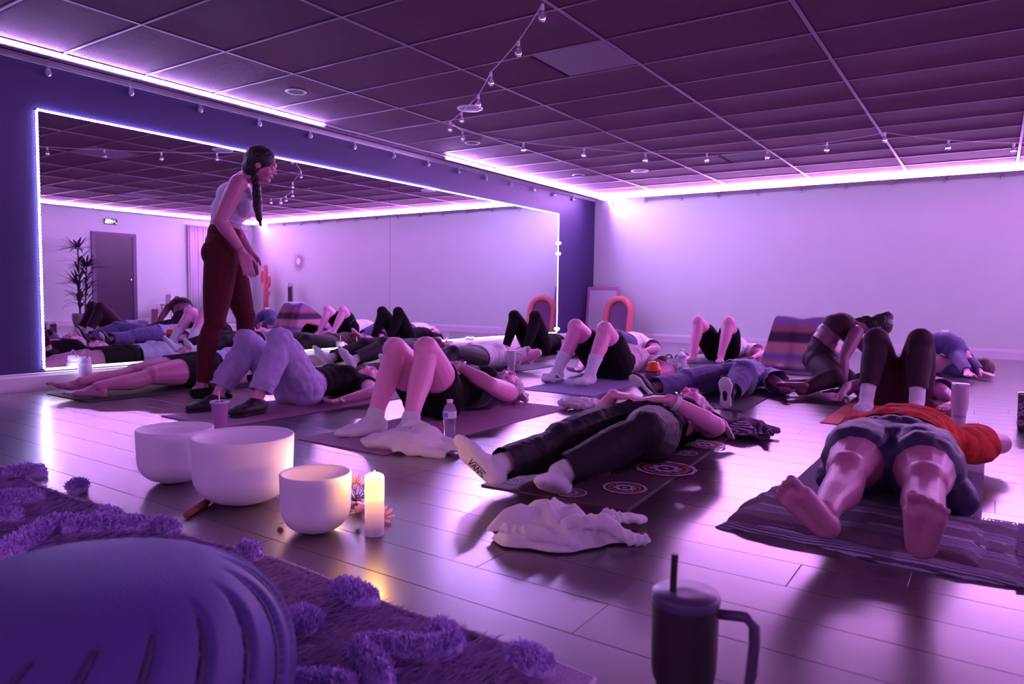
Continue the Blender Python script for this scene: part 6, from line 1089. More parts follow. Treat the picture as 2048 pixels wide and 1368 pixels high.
58, 106, 82, 50, 105, 66, 28, 121, 58, 4, 151, 65, -21, 185, 63, -43, 209, 51, -57, 224, 37, -66, 235, 38, -69, 220, 30, -59, 195, 20, -48, 166, 37, -28, 133, 42, -2, 108, 45, 25, 92, 41, 40, 81, 26, 54, 84, 40, 65, 84, 45, 75, 82, 43, 79, 88, 46, 77, 78, 35, 57, 80, 16, 78, 96, 5,
50, 58, 165, 29, 63, 179, 29, 48, 175, 29, 30, 178, 36, 22, 176, 45, 22, 171, 39, 21, 167, 26, 29, 164, 15, 43, 154, 7, 60, 139, -3, 86, 136, -15, 117, 140, -35, 145, 133, -41, 171, 118, -41, 191, 103, -53, 195, 96, -48, 183, 90, -15, 168, 89, 18, 145, 86, 48, 126, 88, 68, 115, 94, 72, 105, 88,
65, 108, 74, 49, 119, 60, 23, 141, 58, -8, 165, 52, -30, 201, 53, -47, 226, 50, -56, 237, 34, -68, 239, 29, -73, 223, 22, -61, 195, 13, -41, 171, 36, -18, 136, 43, 8, 110, 43, 34, 95, 38, 50, 85, 26, 60, 86, 33, 68, 91, 41, 71, 84, 36, 77, 85, 33, 77, 83, 25, 54, 89, 19, 67, 108, 7,
76, 74, 115, 67, 72, 146, 46, 78, 161, 28, 68, 160, 21, 53, 157, 30, 48, 158, 39, 46, 154, 31, 47, 145, 20, 59, 140, 9, 79, 135, -1, 103, 126, -14, 135, 127, -33, 169, 128, -52, 194, 117, -58, 213, 102, -57, 216, 89, -50, 200, 88, -13, 179, 95, 26, 152, 93, 50, 129, 83, 63, 116, 85, 73, 114, 77,
67, 113, 63, 41, 135, 56, 14, 158, 51, -12, 190, 48, -35, 222, 44, -55, 244, 43, -65, 253, 35, -74, 251, 28, -70, 234, 20, -57, 205, 16, -36, 177, 31, -13, 142, 40, 11, 115, 50, 35, 101, 37, 54, 91, 32, 65, 90, 29, 74, 95, 36, 76, 91, 36, 75, 87, 26, 73, 88, 18, 55, 97, 23, 59, 116, 9,
99, 82, 73, 87, 71, 103, 79, 76, 137, 57, 90, 150, 33, 83, 148, 27, 70, 144, 34, 61, 140, 37, 60, 130, 25, 69, 131, 16, 89, 136, 2, 116, 132, -13, 150, 121, -31, 187, 113, -52, 217, 108, -70, 234, 103, -71, 231, 89, -53, 212, 79, -12, 185, 86, 31, 159, 92, 57, 135, 89, 61, 123, 79, 64, 125, 69,
59, 121, 50, 32, 142, 45, 8, 177, 42, -16, 213, 45, -40, 243, 39, -57, 264, 41, -70, 271, 34, -69, 261, 24, -61, 239, 19, -48, 209, 15, -39, 171, 23, -15, 137, 35, 17, 117, 48, 42, 100, 45, 59, 99, 34, 69, 99, 25, 80, 97, 29, 86, 92, 33, 84, 91, 22, 76, 96, 16, 63, 108, 23, 45, 119, 13,
121, 89, 53, 107, 74, 75, 97, 67, 109, 86, 85, 134, 60, 95, 138, 41, 86, 142, 38, 74, 140, 44, 68, 130, 34, 75, 124, 19, 90, 126, 9, 121, 126, -6, 163, 126, -32, 204, 121, -54, 239, 112, -67, 254, 97, -75, 247, 89, -50, 221, 75, -13, 184, 74, 32, 157, 80, 64, 143, 85, 72, 130, 79, 74, 130, 64,
56, 131, 55, 33, 155, 37, 9, 191, 39, -16, 229, 38, -38, 260, 42, -54, 278, 35, -65, 281, 24, -64, 264, 15, -49, 236, 17, -37, 199, 15, -31, 155, 18, -3, 120, 32, 32, 111, 40, 58, 103, 44, 74, 104, 34, 80, 105, 26, 87, 104, 23, 94, 99, 26, 94, 97, 16, 83, 105, 12, 73, 116, 17, 56, 128, 14,
137, 97, 55, 123, 78, 64, 111, 63, 88, 105, 73, 117, 83, 92, 126, 59, 91, 129, 50, 79, 142, 45, 70, 144, 40, 77, 132, 28, 92, 130, 15, 121, 120, -4, 165, 111, -31, 211, 106, -50, 251, 103, -68, 269, 97, -68, 254, 80, -38, 224, 73, 1, 183, 69, 39, 145, 71, 73, 143, 74, 87, 133, 77, 84, 122, 67,
69, 133, 51, 46, 161, 38, 18, 196, 34, -6, 234, 37, -26, 264, 36, -44, 273, 30, -48, 273, 20, -44, 253, 12, -32, 219, 17, -24, 175, 17, -9, 133, 18, 28, 115, 28, 61, 114, 35, 84, 113, 40, 97, 107, 38, 100, 108, 30, 98, 114, 25, 99, 113, 20, 96, 111, 11, 85, 116, 16, 79, 126, 16, 64, 142, 13,
147, 99, 55, 138, 83, 65, 126, 63, 76, 118, 68, 101, 98, 88, 115, 69, 85, 119, 57, 79, 131, 55, 71, 146, 48, 75, 134, 35, 94, 134, 18, 125, 132, 0, 171, 115, -28, 216, 99, -49, 251, 90, -54, 270, 86, -51, 252, 67, -18, 214, 65, 23, 172, 63, 68, 148, 64, 96, 137, 64, 107, 141, 68, 106, 129, 71,
90, 125, 56, 67, 155, 43, 40, 189, 37, 15, 224, 33, -6, 247, 25, -24, 252, 26, -30, 246, 25, -21, 227, 14, -17, 191, 22, -2, 153, 26, 23, 126, 25, 67, 129, 39, 98, 131, 37, 115, 128, 38, 125, 123, 35, 122, 120, 25, 115, 118, 16, 108, 125, 19, 96, 126, 12, 89, 129, 23, 79, 144, 23, 67, 164, 10,
151, 97, 44, 145, 85, 57, 138, 65, 69, 129, 65, 91, 109, 86, 105, 76, 80, 110, 64, 78, 124, 62, 79, 142, 51, 80, 131, 39, 95, 124, 26, 131, 127, 5, 180, 126, -21, 221, 109, -34, 249, 93, -37, 253, 77, -19, 238, 53, 16, 196, 60, 62, 164, 59, 102, 135, 52, 130, 130, 50, 137, 141, 50, 134, 147, 62,
121, 126, 66, 93, 134, 49, 70, 170, 40, 44, 200, 29, 19, 217, 20, 1, 221, 18, -5, 215, 26, -11, 195, 33, 1, 172, 25, 16, 146, 28, 61, 143, 28, 104, 151, 37, 132, 151, 34, 147, 150, 33, 155, 141, 28, 147, 131, 18, 129, 127, 14, 107, 123, 9, 101, 134, 25, 85, 149, 11, 78, 178, 13, 64, 200, 26,
]
# ================================================================ OBJECTS ON THE FLOOR
def cloth_grid(v): return np.array(v, float).reshape(-1, 3)*.001
def cloth_thing(name, label, cat, part, data, x, y, rz, sc, m, th=.004, tf=None):
    q = data.copy(); q[:, :2] -= (q[:, :2].max(0)+q[:, :2].min(0))/2; q[:, 2] -= q[:, 2].min()
    q = q*np.array(sc); 
    if tf: q = np.array([tf(v) for v in q])
    q[:, 2] += .006
    t = thing(name, label, cat, (x, y, 0), rz)
    Fc = [(j*NXC+i, j*NXC+i+1, (j+1)*NXC+i+1, (j+1)*NXC+i) for j in range(NYC-1) for i in range(NXC-1)]
    o = mk(part, q, Fc, m, t, smooth=True); a = o.modifiers.new('q', 'SUBSURF'); a.levels = a.render_levels = 1; s = o.modifiers.new('s', 'SOLIDIFY'); s.thickness = th; s.offset = 0
    return t, o
C1 = cloth_grid(CL1); C2 = cloth_grid(CL2)
towm = cloth('ivory_towel', (.86, .80, .86), .9, bump=.6, bscale=260)
t = thing('white_sweater', 'rumpled ivory sweater lying on the floor in front of the mandala mat', 'clothing', (-1.10, 1.93, 0), .62)
def rid(x, y, sc, s0): n = noise.noise(Vector((x*sc, y*sc*1.6, s0))); return 1-abs(n)*2.2
def crumple(a0, b0, cx, cy, hz, s0, base=.008, rag=.12):
    def fn(u, v):
        p, q = u*2-1, v*2-1; k = math.sqrt(max(1e-6, 1-.5*q*q)); k2 = math.sqrt(max(1e-6, 1-.5*p*p)); X, Y = p*k, q*k2; rr_ = min(1, math.hypot(X, Y)); an = math.atan2(Y, X)
        g = 1+rag*math.sin(3*an+s0)+rag*.7*math.sin(5*an+2*s0)+rag*.4*math.sin(9*an+s0*3); x = X*a0*g; y = Y*b0*g
        env = (1-rr_**3); w = x+.10*noise.noise(Vector((x*5, y*5, s0+9)))
        z = base+hz*env*(.35+.65*rid(w, y*.45, 7.5, s0))+.011*env**.5*rid(w+.3*y, y*.5-.2*x, 15, s0+3)*(.4+.6*env)
        return (cx+x+.012*noise.noise(Vector((x*12, y*12, s0))), cy+y, max(.004, z))
    return fn
sheet('knit_layer', crumple(.235, .125, 0, 0, .062, 1.3), 84, 60, towm, t, .005)
sheet('knit_layer', crumple(.170, .085, -.05, .045, .080, 4.1, .028, .18), 56, 40, towm, t, .005)
def sleeve(path, r): 
    me = blob_mesh([cap(path[i], r[i], path[i+1], r[i+1], ((0, 0, 1), .75)) for i in range(len(path)-1)], .006, 2, disp=lambda c: .007*(.5-abs(math.sin(c[0]*60+6*noise.noise(c*9))))+.006*noise.noise(c*25)); mkm('sleeve', me, towm, t, smooth=True)
sleeve([(.02, -.05, .07), (.12, -.06, .075), (.20, -.09, .03), (.25, -.075, .022)], [.030, .032, .028, .022])
sleeve([(.16, .08, .05), (.23, .10, .035), (.285, .125, .02)], [.030, .026, .018])
sleeve([(-.18, -.03, .04), (-.08, -.09, .045), (.03, -.12, .025)], [.024, .028, .022])
t = thing('sweatshirt', 'cream sweatshirt heaped at the corner of the mauve mat beside the water bottle', 'clothing', (-2.34, 2.60, 0))
fle = cloth('cream_fleece', (.88, .78, .86), .9, bump=.5, bscale=240)
def foldy(amp, a1, sc=14.): return lambda c: amp*(.5-abs(math.sin((c[0]*math.cos(a1)+c[1]*math.sin(a1))*sc+2.5*noise.noise(c*7)+c[2]*20)))+amp*.8*noise.noise(c*16)
me = blob_mesh([ell((-.02, 0, .045), (.20, .13, .055)), ell((-.16, -.05, .03), (.12, .09, .038)), ell((.12, .05, .03), (.15, .09, .036)), ell((.02, .06, .07), (.10, .07, .05)), cap((-.24, -.03, .025), .022, (-.10, .10, .035), .03), cap((.0, -.12, .022), .02, (.22, -.03, .024), .022)], .0065, 3, disp=foldy(.014, .9)); o = mkm('fleece', me, fle, t, smooth=True)
me = blob_mesh([cap((-.06, .06, .12), .022, (.02, .10, .105), .018), cap((-.06, .06, .12), .020, (-.12, .09, .095), .02)], .006, 2, disp=foldy(.006, .3, 40)); mkm('collar', me, fle, t, smooth=True)
heapm = blanket_mat('woven_blanket_dark', (.09, .045, .12), (.60, .40, .66), 30.)
cloth_thing('blanket', 'crumpled dark patterned blanket behind the blond head on the mandala mat', 'blanket', 'weave', C1, -1.15, 3.98, .5, (.95, .72, .8), heapm)
cloth_thing('blanket', 'dark lilac patterned blanket crumpled on the violet mat by the tall bare knees', 'blanket', 'weave', C2, -3.20, 5.42, .9, (.55, .5, .45), blanket_mat('woven_blanket_lilac', (.16, .10, .26), (.45, .34, .60), 20.))
cloth_thing('towel', 'pale towel bundled beside the orange-lidded jug', 'towel', 'terry', C2, -2.42, 6.45, .2, (.55, .5, 1.1), WHT)
# fluffy pillow
t = thing('pillow', 'small fluffy white tufted pillow on the floor beside the mauve mat', 'pillow', (-2.28, 4.22, 0), .5)
flm = mat('fluffy_pile', (.80, .68, .80), .9)
blob_p = [ell((0, 0, .045), (.16, .085, .04))]
me = blob_mesh(blob_p, .008, 2, disp=lambda c: .012*noise.noise(c*45)); mkm('cushion', me, flm, t, smooth=True)
# crystal bowls
bowlm = mat('frosted_crystal', (.92, .86, .95), .55, var=.03, vscale=20, bump=.15, bscale=400, trans=.0, spec=.35)
def bowl(label, px, py, R, h):
    c = G(px, py); t = thing('crystal_bowl', label, 'singing bowl', (c[0], c[1], 0), group=None)
    prof = []
    for u in np.linspace(0, 1, 16): a = u*PI/2; prof.append((max(.001, R*.97*math.sin(a)**.80), h*.46*(1-math.cos(a)**.9) if u < 1 else h*.46))
    prof[0] = (.02, 0.004)
    for u in np.linspace(.1, 1, 6): prof.append((R*(.97+.03*u), h*.46+h*.54*u))
    top = prof[-1][1]; th = .009
    prof += [(R-.002, top+.003), (R-th+.002, top+.003), (R-th, top)]
    inn = [(max(.001, r-th), z+(th if z < h*.4 else 0)) for r, z in prof[::-1][3:]]; prof += inn
    MB().lathe(prof, n=64, cap0=False, cap1=False).build('shell', bowlm, t, smooth=True)
    MB().lathe([(.0, .0045), (.03, .004)], n=20, cap0=False, cap1=False).build('foot', bowlm, t)
    return t
bowl('largest frosted white singing bowl, in the middle of the three', 488, 1003, .178, .245)
bowl('frosted white singing bowl farthest left, behind the largest', 352, 962, .145, .215)
bowl('smallest frosted white singing bowl nearest the candle', 632, 1062, .113, .190)
# candles
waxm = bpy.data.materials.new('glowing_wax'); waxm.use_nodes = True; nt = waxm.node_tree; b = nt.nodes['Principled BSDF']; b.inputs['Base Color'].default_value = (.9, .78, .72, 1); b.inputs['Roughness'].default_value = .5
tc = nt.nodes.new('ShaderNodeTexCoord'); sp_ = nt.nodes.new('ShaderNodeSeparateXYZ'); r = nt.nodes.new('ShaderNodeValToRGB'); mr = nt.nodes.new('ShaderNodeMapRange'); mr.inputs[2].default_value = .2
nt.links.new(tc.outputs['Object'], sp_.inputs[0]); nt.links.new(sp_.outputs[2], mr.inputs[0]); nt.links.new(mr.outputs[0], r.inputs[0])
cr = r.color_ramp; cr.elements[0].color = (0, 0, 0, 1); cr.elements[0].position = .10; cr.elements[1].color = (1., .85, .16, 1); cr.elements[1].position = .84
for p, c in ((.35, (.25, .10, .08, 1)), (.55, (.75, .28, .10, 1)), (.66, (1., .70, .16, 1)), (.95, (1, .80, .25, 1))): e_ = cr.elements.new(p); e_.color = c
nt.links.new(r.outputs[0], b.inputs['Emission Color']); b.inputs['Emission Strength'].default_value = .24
c = G(749, 1070); t = thing('pillar_candle', 'lit ivory pillar candle glowing yellow beside the smallest bowl', 'candle', (c[0], c[1], 0))
R = .0305
mk_ = MB().lathe([(R*.95, 0), (R, .004), (R, .1), (R, .186), (R*.93, .193), (R*.6, .199), (R*.25, .2), (.006, .185)], n=36, wob=lambda a, k: .01*math.sin(3*a) if k > 3 else 0); mk_.build('wax', waxm, t, smooth=True)
MB().lathe([(.003, .184), (.0055, .192), (.004, .2), (.0005, .209)], n=10).build('flame', emat('flame_glow', (1, .75, .35), 12.), t, smooth=True)
lp_ = bpy.data.lights.new('candle_light', 'POINT'); lp_.energy = .20; lp_.color = (1, .45, .14); lp_.shadow_soft_size = .02; lo = bpy.data.objects.new('candle_light', lp_); COL.objects.link(lo); lo.parent = t; lo.location = (0, 0, .235)
c = G(662, 1000); t = thing('pillar_candle', 'small glowing candle hidden behind the smallest bowl, only its tip showing', 'candle', (c[0], c[1], 0))
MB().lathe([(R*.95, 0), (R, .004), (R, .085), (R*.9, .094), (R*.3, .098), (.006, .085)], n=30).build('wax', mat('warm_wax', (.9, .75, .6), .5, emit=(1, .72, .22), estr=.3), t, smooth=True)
MB().lathe([(.003, .084), (.0055, .094), (.004, .102), (.0005, .110)], n=10).build('flame', MATS.get('flame_glow') or emat('flame_glow2', (1, .75, .35), 12.), t, smooth=True)
lp2 = bpy.data.lights.new('candle_light', 'POINT'); lp2.energy = .20; lp2.color = (1, .50, .22); lp2.shadow_soft_size = .02; lo = bpy.data.objects.new('candle_light', lp2); COL.objects.link(lo); lo.parent = t; lo.location = (0, 0, .14)
# flowers behind the candle
petm = mat('pink_petal', (.85, .50, .68), .6, var=.1); grm = mat('dark_sprig', (.16, .08, .12), .6)
def rose(label, x, y, z, R, tilt=(0, 0)):
    t = thing('rose_bloom', label, 'flower', (x, y, z)); t.rotation_euler = (tilt[0], tilt[1], 0)
    for ring, (n, r, h, op) in enumerate(((3, .25, .9, .1), (5, .5, .95, .35), (7, .8, .85, .7), (8, 1., .6, 1.05))):
        for k in range(n):
            a = 2*PI*k/n+ring*.5; V = []; Fc = []
            for i in range(5):
                for j in range(5):
                    u = i/4; w = (j/4-.5)*2; rr_ = R*r*(.25+.75*u**.8)*(1+.12*u*u*op); zz = R*h*u*(1-.3*op*u)-R*.1*w*w*u; aa = a+w*(1.9/n)*(.5+.5*math.sin(PI*min(1, u+.2)))
                    V.append((rr_*math.cos(aa), rr_*math.sin(aa), zz-R*.25*op*max(0, u-.8)))
            Fc = [(i*5+j, i*5+j+1, i*5+j+6, i*5+j+5) for i in range(4) for j in range(4)]
            o = mk('petal', V, Fc, petm, t, smooth=True); s = o.modifiers.new('s', 'SOLIDIFY'); s.thickness = .0012
    return t
c = G(763, 1040); rose('pink rose bloom behind and right of the pillar candle', c[0], c[1], .008, .040, (.3, .35))
c = G(722, 1028); rose('pink rose bloom between the smallest bowl and the candle', c[0], c[1], .008, .032, (.2, -.4))
c = G(704, 985); rose('pink bloom showing behind the right rim of the smallest bowl', c[0], c[1]+.02, .03, .036, (.5, .2))
c = G(712, 1005); t = thing('dried_sprigs', 'tangle of dark dried sprigs and leaves behind the candle', 'plant', (c[0], c[1], 0))
for k in range(26):
    a = rng.random()*6.28; l = .06+.05*rng.random(); e = .3+.9*rng.random(); p0 = np.array([0, 0, .004]); p1 = p0+l*.5*np.array([math.cos(a), math.sin(a), e]); p2 = p1+l*.5*np.array([math.cos(a+.4), math.sin(a+.4), e*.3])
    st = MB().tube([p0, p1, p2], .0016, 4).build('sprig', grm, t)
    for q in range(3):
        pp = p1*(1-q/3)+p2*q/3; V, Fc = leaf(.022, .004, .004, a+rng.standard_normal(), .5); mk('leaf', [(v[0]+pp[0], v[1]+pp[1], v[2]+pp[2]) for v in V], Fc, grm, st)
for (px, py, lab) in ((712, 1052, 'fallen pointed leaf in front of the sprigs'), (668, 978, 'fallen petal beside the large bowl'), (560, 1050, 'small dark leaf between the two right bowls')):
    c = G(px, py); V, Fc = leaf(.05, .011, -.006, -.6, .12); o = mk('fallen_leaf', [(v[0], v[1], v[2]+.006) for v in V], Fc, petm if 'petal' in lab else grm, None, (c[0], c[1], 0)); tag(o, lab, 'leaf')
# striker stick under large bowl
a, b = G(372, 1038), G(415, 1010); t = thing('mallet', 'short suede-wrapped bowl mallet lying at the foot of the largest bowl', 'mallet', (a[0], a[1], 0))
v = b-a; MB().tube([(0, 0, .013), tuple(v*.5+np.array([0, 0, .013])), tuple(v+np.array([0, 0, .013]))], [.010, .013, .012], 12).build('wrapped_head', mat('suede', (.42, .14, .12), .8, bump=.8, bscale=90), t, smooth=True)
MB().tube([tuple(v*.98+np.array([0, 0, .013])), tuple(v*1.7+np.array([0, 0, .013]))], .006, 10).build('handle', mat('pale_stick', (.6, .4, .4), .5), t, smooth=True)
# PET bottles
petg = mat('clear_plastic', (.88, .86, .95), .06, trans=.9, var=0., ior=1.25, spec=.7); capm = mat('white_cap', (.85, .80, .92), .4)
def pet(label, px, py, s, full):
    c = G(px, py); t = thing('water_bottle', label, 'bottle', (c[0], c[1], 0))
    pr = [(.020, .0), (.028, .003), (.031, .010)]
    for k in range(9): z = .016+k*.0115; pr += [(.0315-.0022*math.sin(k*.45), z), (.0295-.0022*math.sin(k*.45), z+.0055)]
    pr += [(.0325, .122), (.0325, .160), (.0300, .172), (.022, .188), (.0135, .197), (.0125, .201)]
    pr = [(r*s, z*s) for r, z in pr]; MB().lathe(pr, n=28).build('bottle_body', petg, t, smooth=True)
    MB().lathe([(.0145*s, .198*s), (.0150*s, .201*s), (.0150*s, .212*s), (.0135*s, .214*s)], n=20).build('cap', capm, t, smooth=True)
    if full: lb = MB().lathe([(.0328*s, .055*s), (.0332*s, .056*s), (.0332*s, .150*s), (.0328*s, .151*s)], n=28, cap0=False, cap1=False).build('label_band', mat('lilac_label', (.62, .52, .72), .5), t, smooth=True)
    else:
        lb = MB().lathe([(.0329*s, .125*s), (.0333*s, .126*s), (.0333*s, .158*s), (.0329*s, .159*s)], n=28, cap0=False, cap1=False).build('label_band', mat('pale_label', (.72, .66, .82), .4), t, smooth=True)
        V = []
        for k in range(5):
            a = -1.25-.75+k*.22
            for z in (.130, .153): V.append((.0338*s*math.cos(a), .0338*s*math.sin(a), z*s))
        mk('blue_panel', V, [(2*k, 2*k+2, 2*k+3, 2*k+1) for k in range(4)], mat('blue_print', (.18, .22, .75), .5), lb)
    return t
pet('clear small water bottle with blue-patched label beside the cream sweatshirt', 899, 886, 1.06, False)
pet('water bottle with pale lilac label standing in the middle of the room', 1362, 757, 1.30, True)
# iced cup with straw
c = G(440, 860); t = thing('iced_drink_cup', 'pink plastic cup with lid and straw behind the bowls', 'cup', (c[0], c[1], 0))
cupm = mat('pink_drink_plastic', (.58, .26, .62), .3, coat=.4, var=.04)
MB().lathe([(.029, 0), (.031, .002), (.046, .150), (.047, .152)], n=32).build('cup_body', cupm, t, smooth=True)
MB().lathe([(.047, .150), (.052, .152), (.052, .160), (.047, .164), (.043, .160), (.024, .159)], n=32, cap0=False, cap1=False).build('lid', mat('pink_lid', (.72, .42, .78), .3), t, smooth=True)
MB().lathe([(.024, .158), (.0, .157)], n=24, cap0=False, cap1=False).build('lid_recess', dk, t)
MB().tube([(0, 0, .05), (-.004, 0, .2), (-.006, .002, .215)], .0042, 8).build('straw', WHT, t)
pr_ = MB()
for z, w in ((.112, .010), (.098, .014), (.085, .018), (.075, .012), (.06, .013), (.05, .018), (.042, .018)):
    for k in range(3):
        a0 = -1.15+k*.13; V = []
        for q in range(3): a = a0+q*w*3.2/2; V += [((.031+.015*z/.15+.0007)*math.cos(a), (.031+.015*z/.15+.0007)*math.sin(a), z+.0015*k), ((.031+.015*z/.15+.0009)*math.cos(a), (.031+.015*z/.15+.0009)*math.sin(a), z+.0022+.0015*k)]
        pr_.add(V, [(0, 2, 3, 1), (2, 4, 5, 3)])
pr_.build('faded_side_print', mat('pale_print', (.75, .55, .82), .5), t)
# thermos by wall
c = (XL+.10, 2.74); t = thing('water_bottle', 'white steel bottle with loop handle standing at the near corner of the mirror', 'bottle', (c[0], c[1], 0))
whp = mat('white_powder_coat', (.80, .76, .88), .4)
MB().lathe([(.034, 0), (.038, .004), (.038, .13), (.036, .14), (.026, .152)], n=28).build('bottle_body', whp, t, smooth=True)
MB().lathe([(.030, .152), (.031, .156), (.031, .180), (.028, .184)], n=24).build('cap', whp, t, smooth=True)
MB().tube([(.028*math.cos(a)*1.15, .0, .178+.040*math.sin(a)) for a in np.linspace(0, PI, 12)], .0035, 6).build('loop_handle', mat('mauve_plastic', (.35, .2, .4), .4), t, smooth=True)
t.scale = (1.3, 1.3, 1.3)
# tumblers
def tumbler(label, px, py, m, hh=.25, rt=.05, rb=.037, handle=False, straw=True, lidm=None, X=None, bandm=None, hand=0.):
    c = G(px, py) if X is None else X; t = thing('tumbler', label, 'tumbler', (c[0], c[1], 0)); k = hh/.25
    MB().lathe([(rb*.95, 0), (rb, .004), (rb, .085*k), (rb*1.02, .10*k), (rt*.93, .125*k), (rt*.97, .14*k), (rt, hh-.006), (rt*.99, hh)], n=36).build('tumbler_body', m, t, smooth=True)
    l = MB().lathe([(rt*1.0, hh-.004), (rt*1.02, hh), (rt*1.02, hh+.010), (rt*.96, hh+.014), (rt*.3, hh+.012), (0, hh+.012)], n=36, cap0=False, cap1=False).build('lid', lidm or m, t, smooth=True)
    if bandm: MB().lathe([(rb*1.01, .075*k), (rb*1.03, .08*k), (rb*1.03, .09*k)], n=30, cap0=False, cap1=False).build('band', bandm, t, smooth=True)
    if straw: MB().tube([(0, .0, hh*.5), (-.003, .0, hh+.06), (-.004, 0, hh+.085)], .0045, 8).build('straw', lidm or m, t)
    if handle:
        ca, sa = math.cos(hand), math.sin(hand); q = [(rt*.96, hh*.93), (rt+.042, hh*.93), (rt+.056, hh*.87), (rt+.057, hh*.75), (rt+.053, hh*.55), (rt+.045, hh*.42), (rt*.85, hh*.40)]
        MB().tube([(r*ca, r*sa, z) for r, z in q], .0095, 8).build('handle', lidm or m, t, smooth=True)
    return t
blt = mat('matt_black_coat', (.035, .022, .028), .5, var=.05)
cT = K(1371, 1200, 1.20); tumbler('large black handled tumbler with straw standing in the near foreground', 0, 0, blt, .262, .0555, .040, True, False, mat('smoky_lid', (.10, .06, .14), .35), X=(cT[0], cT[1]), hand=.35)
tb = bpy.data.objects['tumbler']; MB().tube([(-.022, -.006, .16), (-.019, -.006, .33), (-.019, -.006, .338)], .0058, 10).build('straw', blt, tb)
tumbler('pink tall tumbler standing right of the dark-legginged knees', 1932, 850, mat('pink_steel', (.66, .42, .62), .35), .27, .046, .036, False, False, mat('steel_rim', (.75, .68, .8), .2, metal=.7), bandm=mat('pink_band', (.5, .28, .5), .4), X=(-.14, 4.95))
tumbler('white handled mug tumbler beside the arm of the person in white tee', 1026, 748, mat('white_steel', (.75, .68, .82), .4), .215, .047, .036, True, False, X=(-3.86, 5.72), hand=1.0)
tumbler('white handled tumbler with straw standing in front of the mirror', 702, 725, MATS['white_steel'], .20, .047, .037, True, True, X=(XL+.14, 5.58), hand=1.5)
# dark floral cup at right edge
c = G(2052, 862); t = thing('floral_tumbler', 'dark tall cup with pale floral print at the right edge of the view', 'tumbler', (c[0], c[1], 0))
MB().lathe([(.040, 0), (.044, .004), (.050, .215), (.049, .22)], n=32).build('cup_body', mat('dark_floral', (.10, .05, .09), .35), t, smooth=True)
MB().lathe([(.052, .216), (.054, .22), (.052, .230), (.02, .232), (0, .232)], n=32, cap1=False).build('lid', MATS['steel_rim'], t, smooth=True)
fm = mat('pale_flower_print', (.42, .28, .48), .5)
for k in range(12):
    a = -3.0+.75*(k % 4)+.3*(k//4); z = .05+.055*(k//4)+.012*math.sin(k*3); fb = MB()
    for p in range(6):
        b_ = 2*PI*p/6; V = []
        for q in range(6):
            g = 2*PI*q/6; ua = a+(.013*math.cos(b_)+.009*math.cos(g))/.048; uz = z+.013*math.sin(b_)+.009*math.sin(g); rr_ = .044+.006*uz/.215+.0012; V.append((rr_*math.cos(ua), rr_*math.sin(ua), uz))
        fb.add(V, [tuple(range(6))])
    fb.build('flower_motif', fm, t)
# orange-lidded jug
t = thing('drink_jug', 'dark insulated jug with bright orange lid behind the blond woman', 'jug', (-2.35, 5.62, 0))
MB().lathe([(.055, 0), (.06, .006), (.06, .13), (.05, .15)], n=30).build('jug_body', mat('smoked_plastic', (.10, .05, .12), .25), t, smooth=True)
MB().lathe([(.068, .145), (.070, .15), (.070, .162), (.055, .175), (.052, .20), (.040, .218), (.020, .224)], n=30).build('lid', mat('orange_lid', (.85, .11, .03), .35), t, smooth=True)
# clear goblet-like vase by the mirror
t = thing('glass_ornament', 'clear double-lobed glass ornament on a stem beside the mirror', 'ornament', (XL+.20, 7.55, 0))
MB().lathe([(.045, 0), (.046, .006), (.012, .014), (.010, .14), (.014, .16)], n=20).build('stem', petg, t, smooth=True)
for q in (-1, 1): MB().sph((q*.030*.56, q*.030*.83, .185), .036, 16, 12).build('lobe', petg, t, smooth=True)
t = thing('folded_cloth', 'small lilac cloth bundle on the dark mat below the black knees', 'towel', (-4.55, 7.05, 0))
me = blob_mesh([ell((0, 0, .05), (.05, .05, .06)), ell((.03, .02, .04), (.06, .04, .04))], .008, 3, disp=lambda c: .012*noise.noise(c*30)); mkm('bundle', me, LILT, t, smooth=True)
# dark slides on floor behind P11
t = thing('sandals', 'pair of dark sandals left beside the far bare-kneed person', 'shoes', (-3.25, 8.35, 0))
for q in (-1, 1):
    so = blob_mesh([cap((q*.06, -.09, .012), .036, (q*.06, .09, .012), .044, ((0, 0, 1), .3))], .007, 2); s_o = mkm('sole', so, RUB, t, smooth=True)
    MB().tube([(q*.06-.045, .05, .012), (q*.06-.03, .05, .045), (q*.06, .05, .055), (q*.06+.03, .05, .045), (q*.06+.045, .05, .012)], .009, 7).build('strap', RUB, s_o, smooth=True)
# tiny nick on back wall
o = MB().tube([(0, 0, 0), (.004, 0, .07)], .004, 5).build('wall_nick', trimm, None, (-2.41, YB-.003, 1.17)); tag(o, 'tiny pale scratch mark on the white back wall', 'mark')
# ================================================================ RUG
rugm = mat('rug_base', (.28, .16, .38), .9, bump=.5, bscale=120); RX0, RX1, RY0, RY1 = -4.6, -.62, -1.0, 1.24
t = thing('shag_rug', 'violet tufted shag rug under the round pouf in the near left corner', 'rug', (0, 0, 0))
def edge(x): return RY1+.018*math.sin(x*3.1)+.012*math.sin(x*7.3+1)
def rugfn(u, v):
    x = RX0+(RX1-RX0)*u; y = RY0+(edge(x)-RY0)*v
    if u > .97: y -= .03*((u-.97)/.03)**2*v
    return (x, y, .010+.004*noise.noise(Vector((x*5, y*5, 0))))
sheet('rug_base', rugfn, 120, 60, rugm, t, .008)
ep = [(RX0+(RX1-RX0)*k/80, edge(RX0+(RX1-RX0)*k/80), .011) for k in range(81)]+[(RX1+.004, RY1-.05-k*.15, .011) for k in range(15)]
MB().tube(ep, .006, 6).build('bound_edge', mat('rug_binding', (.55, .40, .62), .8), t, smooth=True)
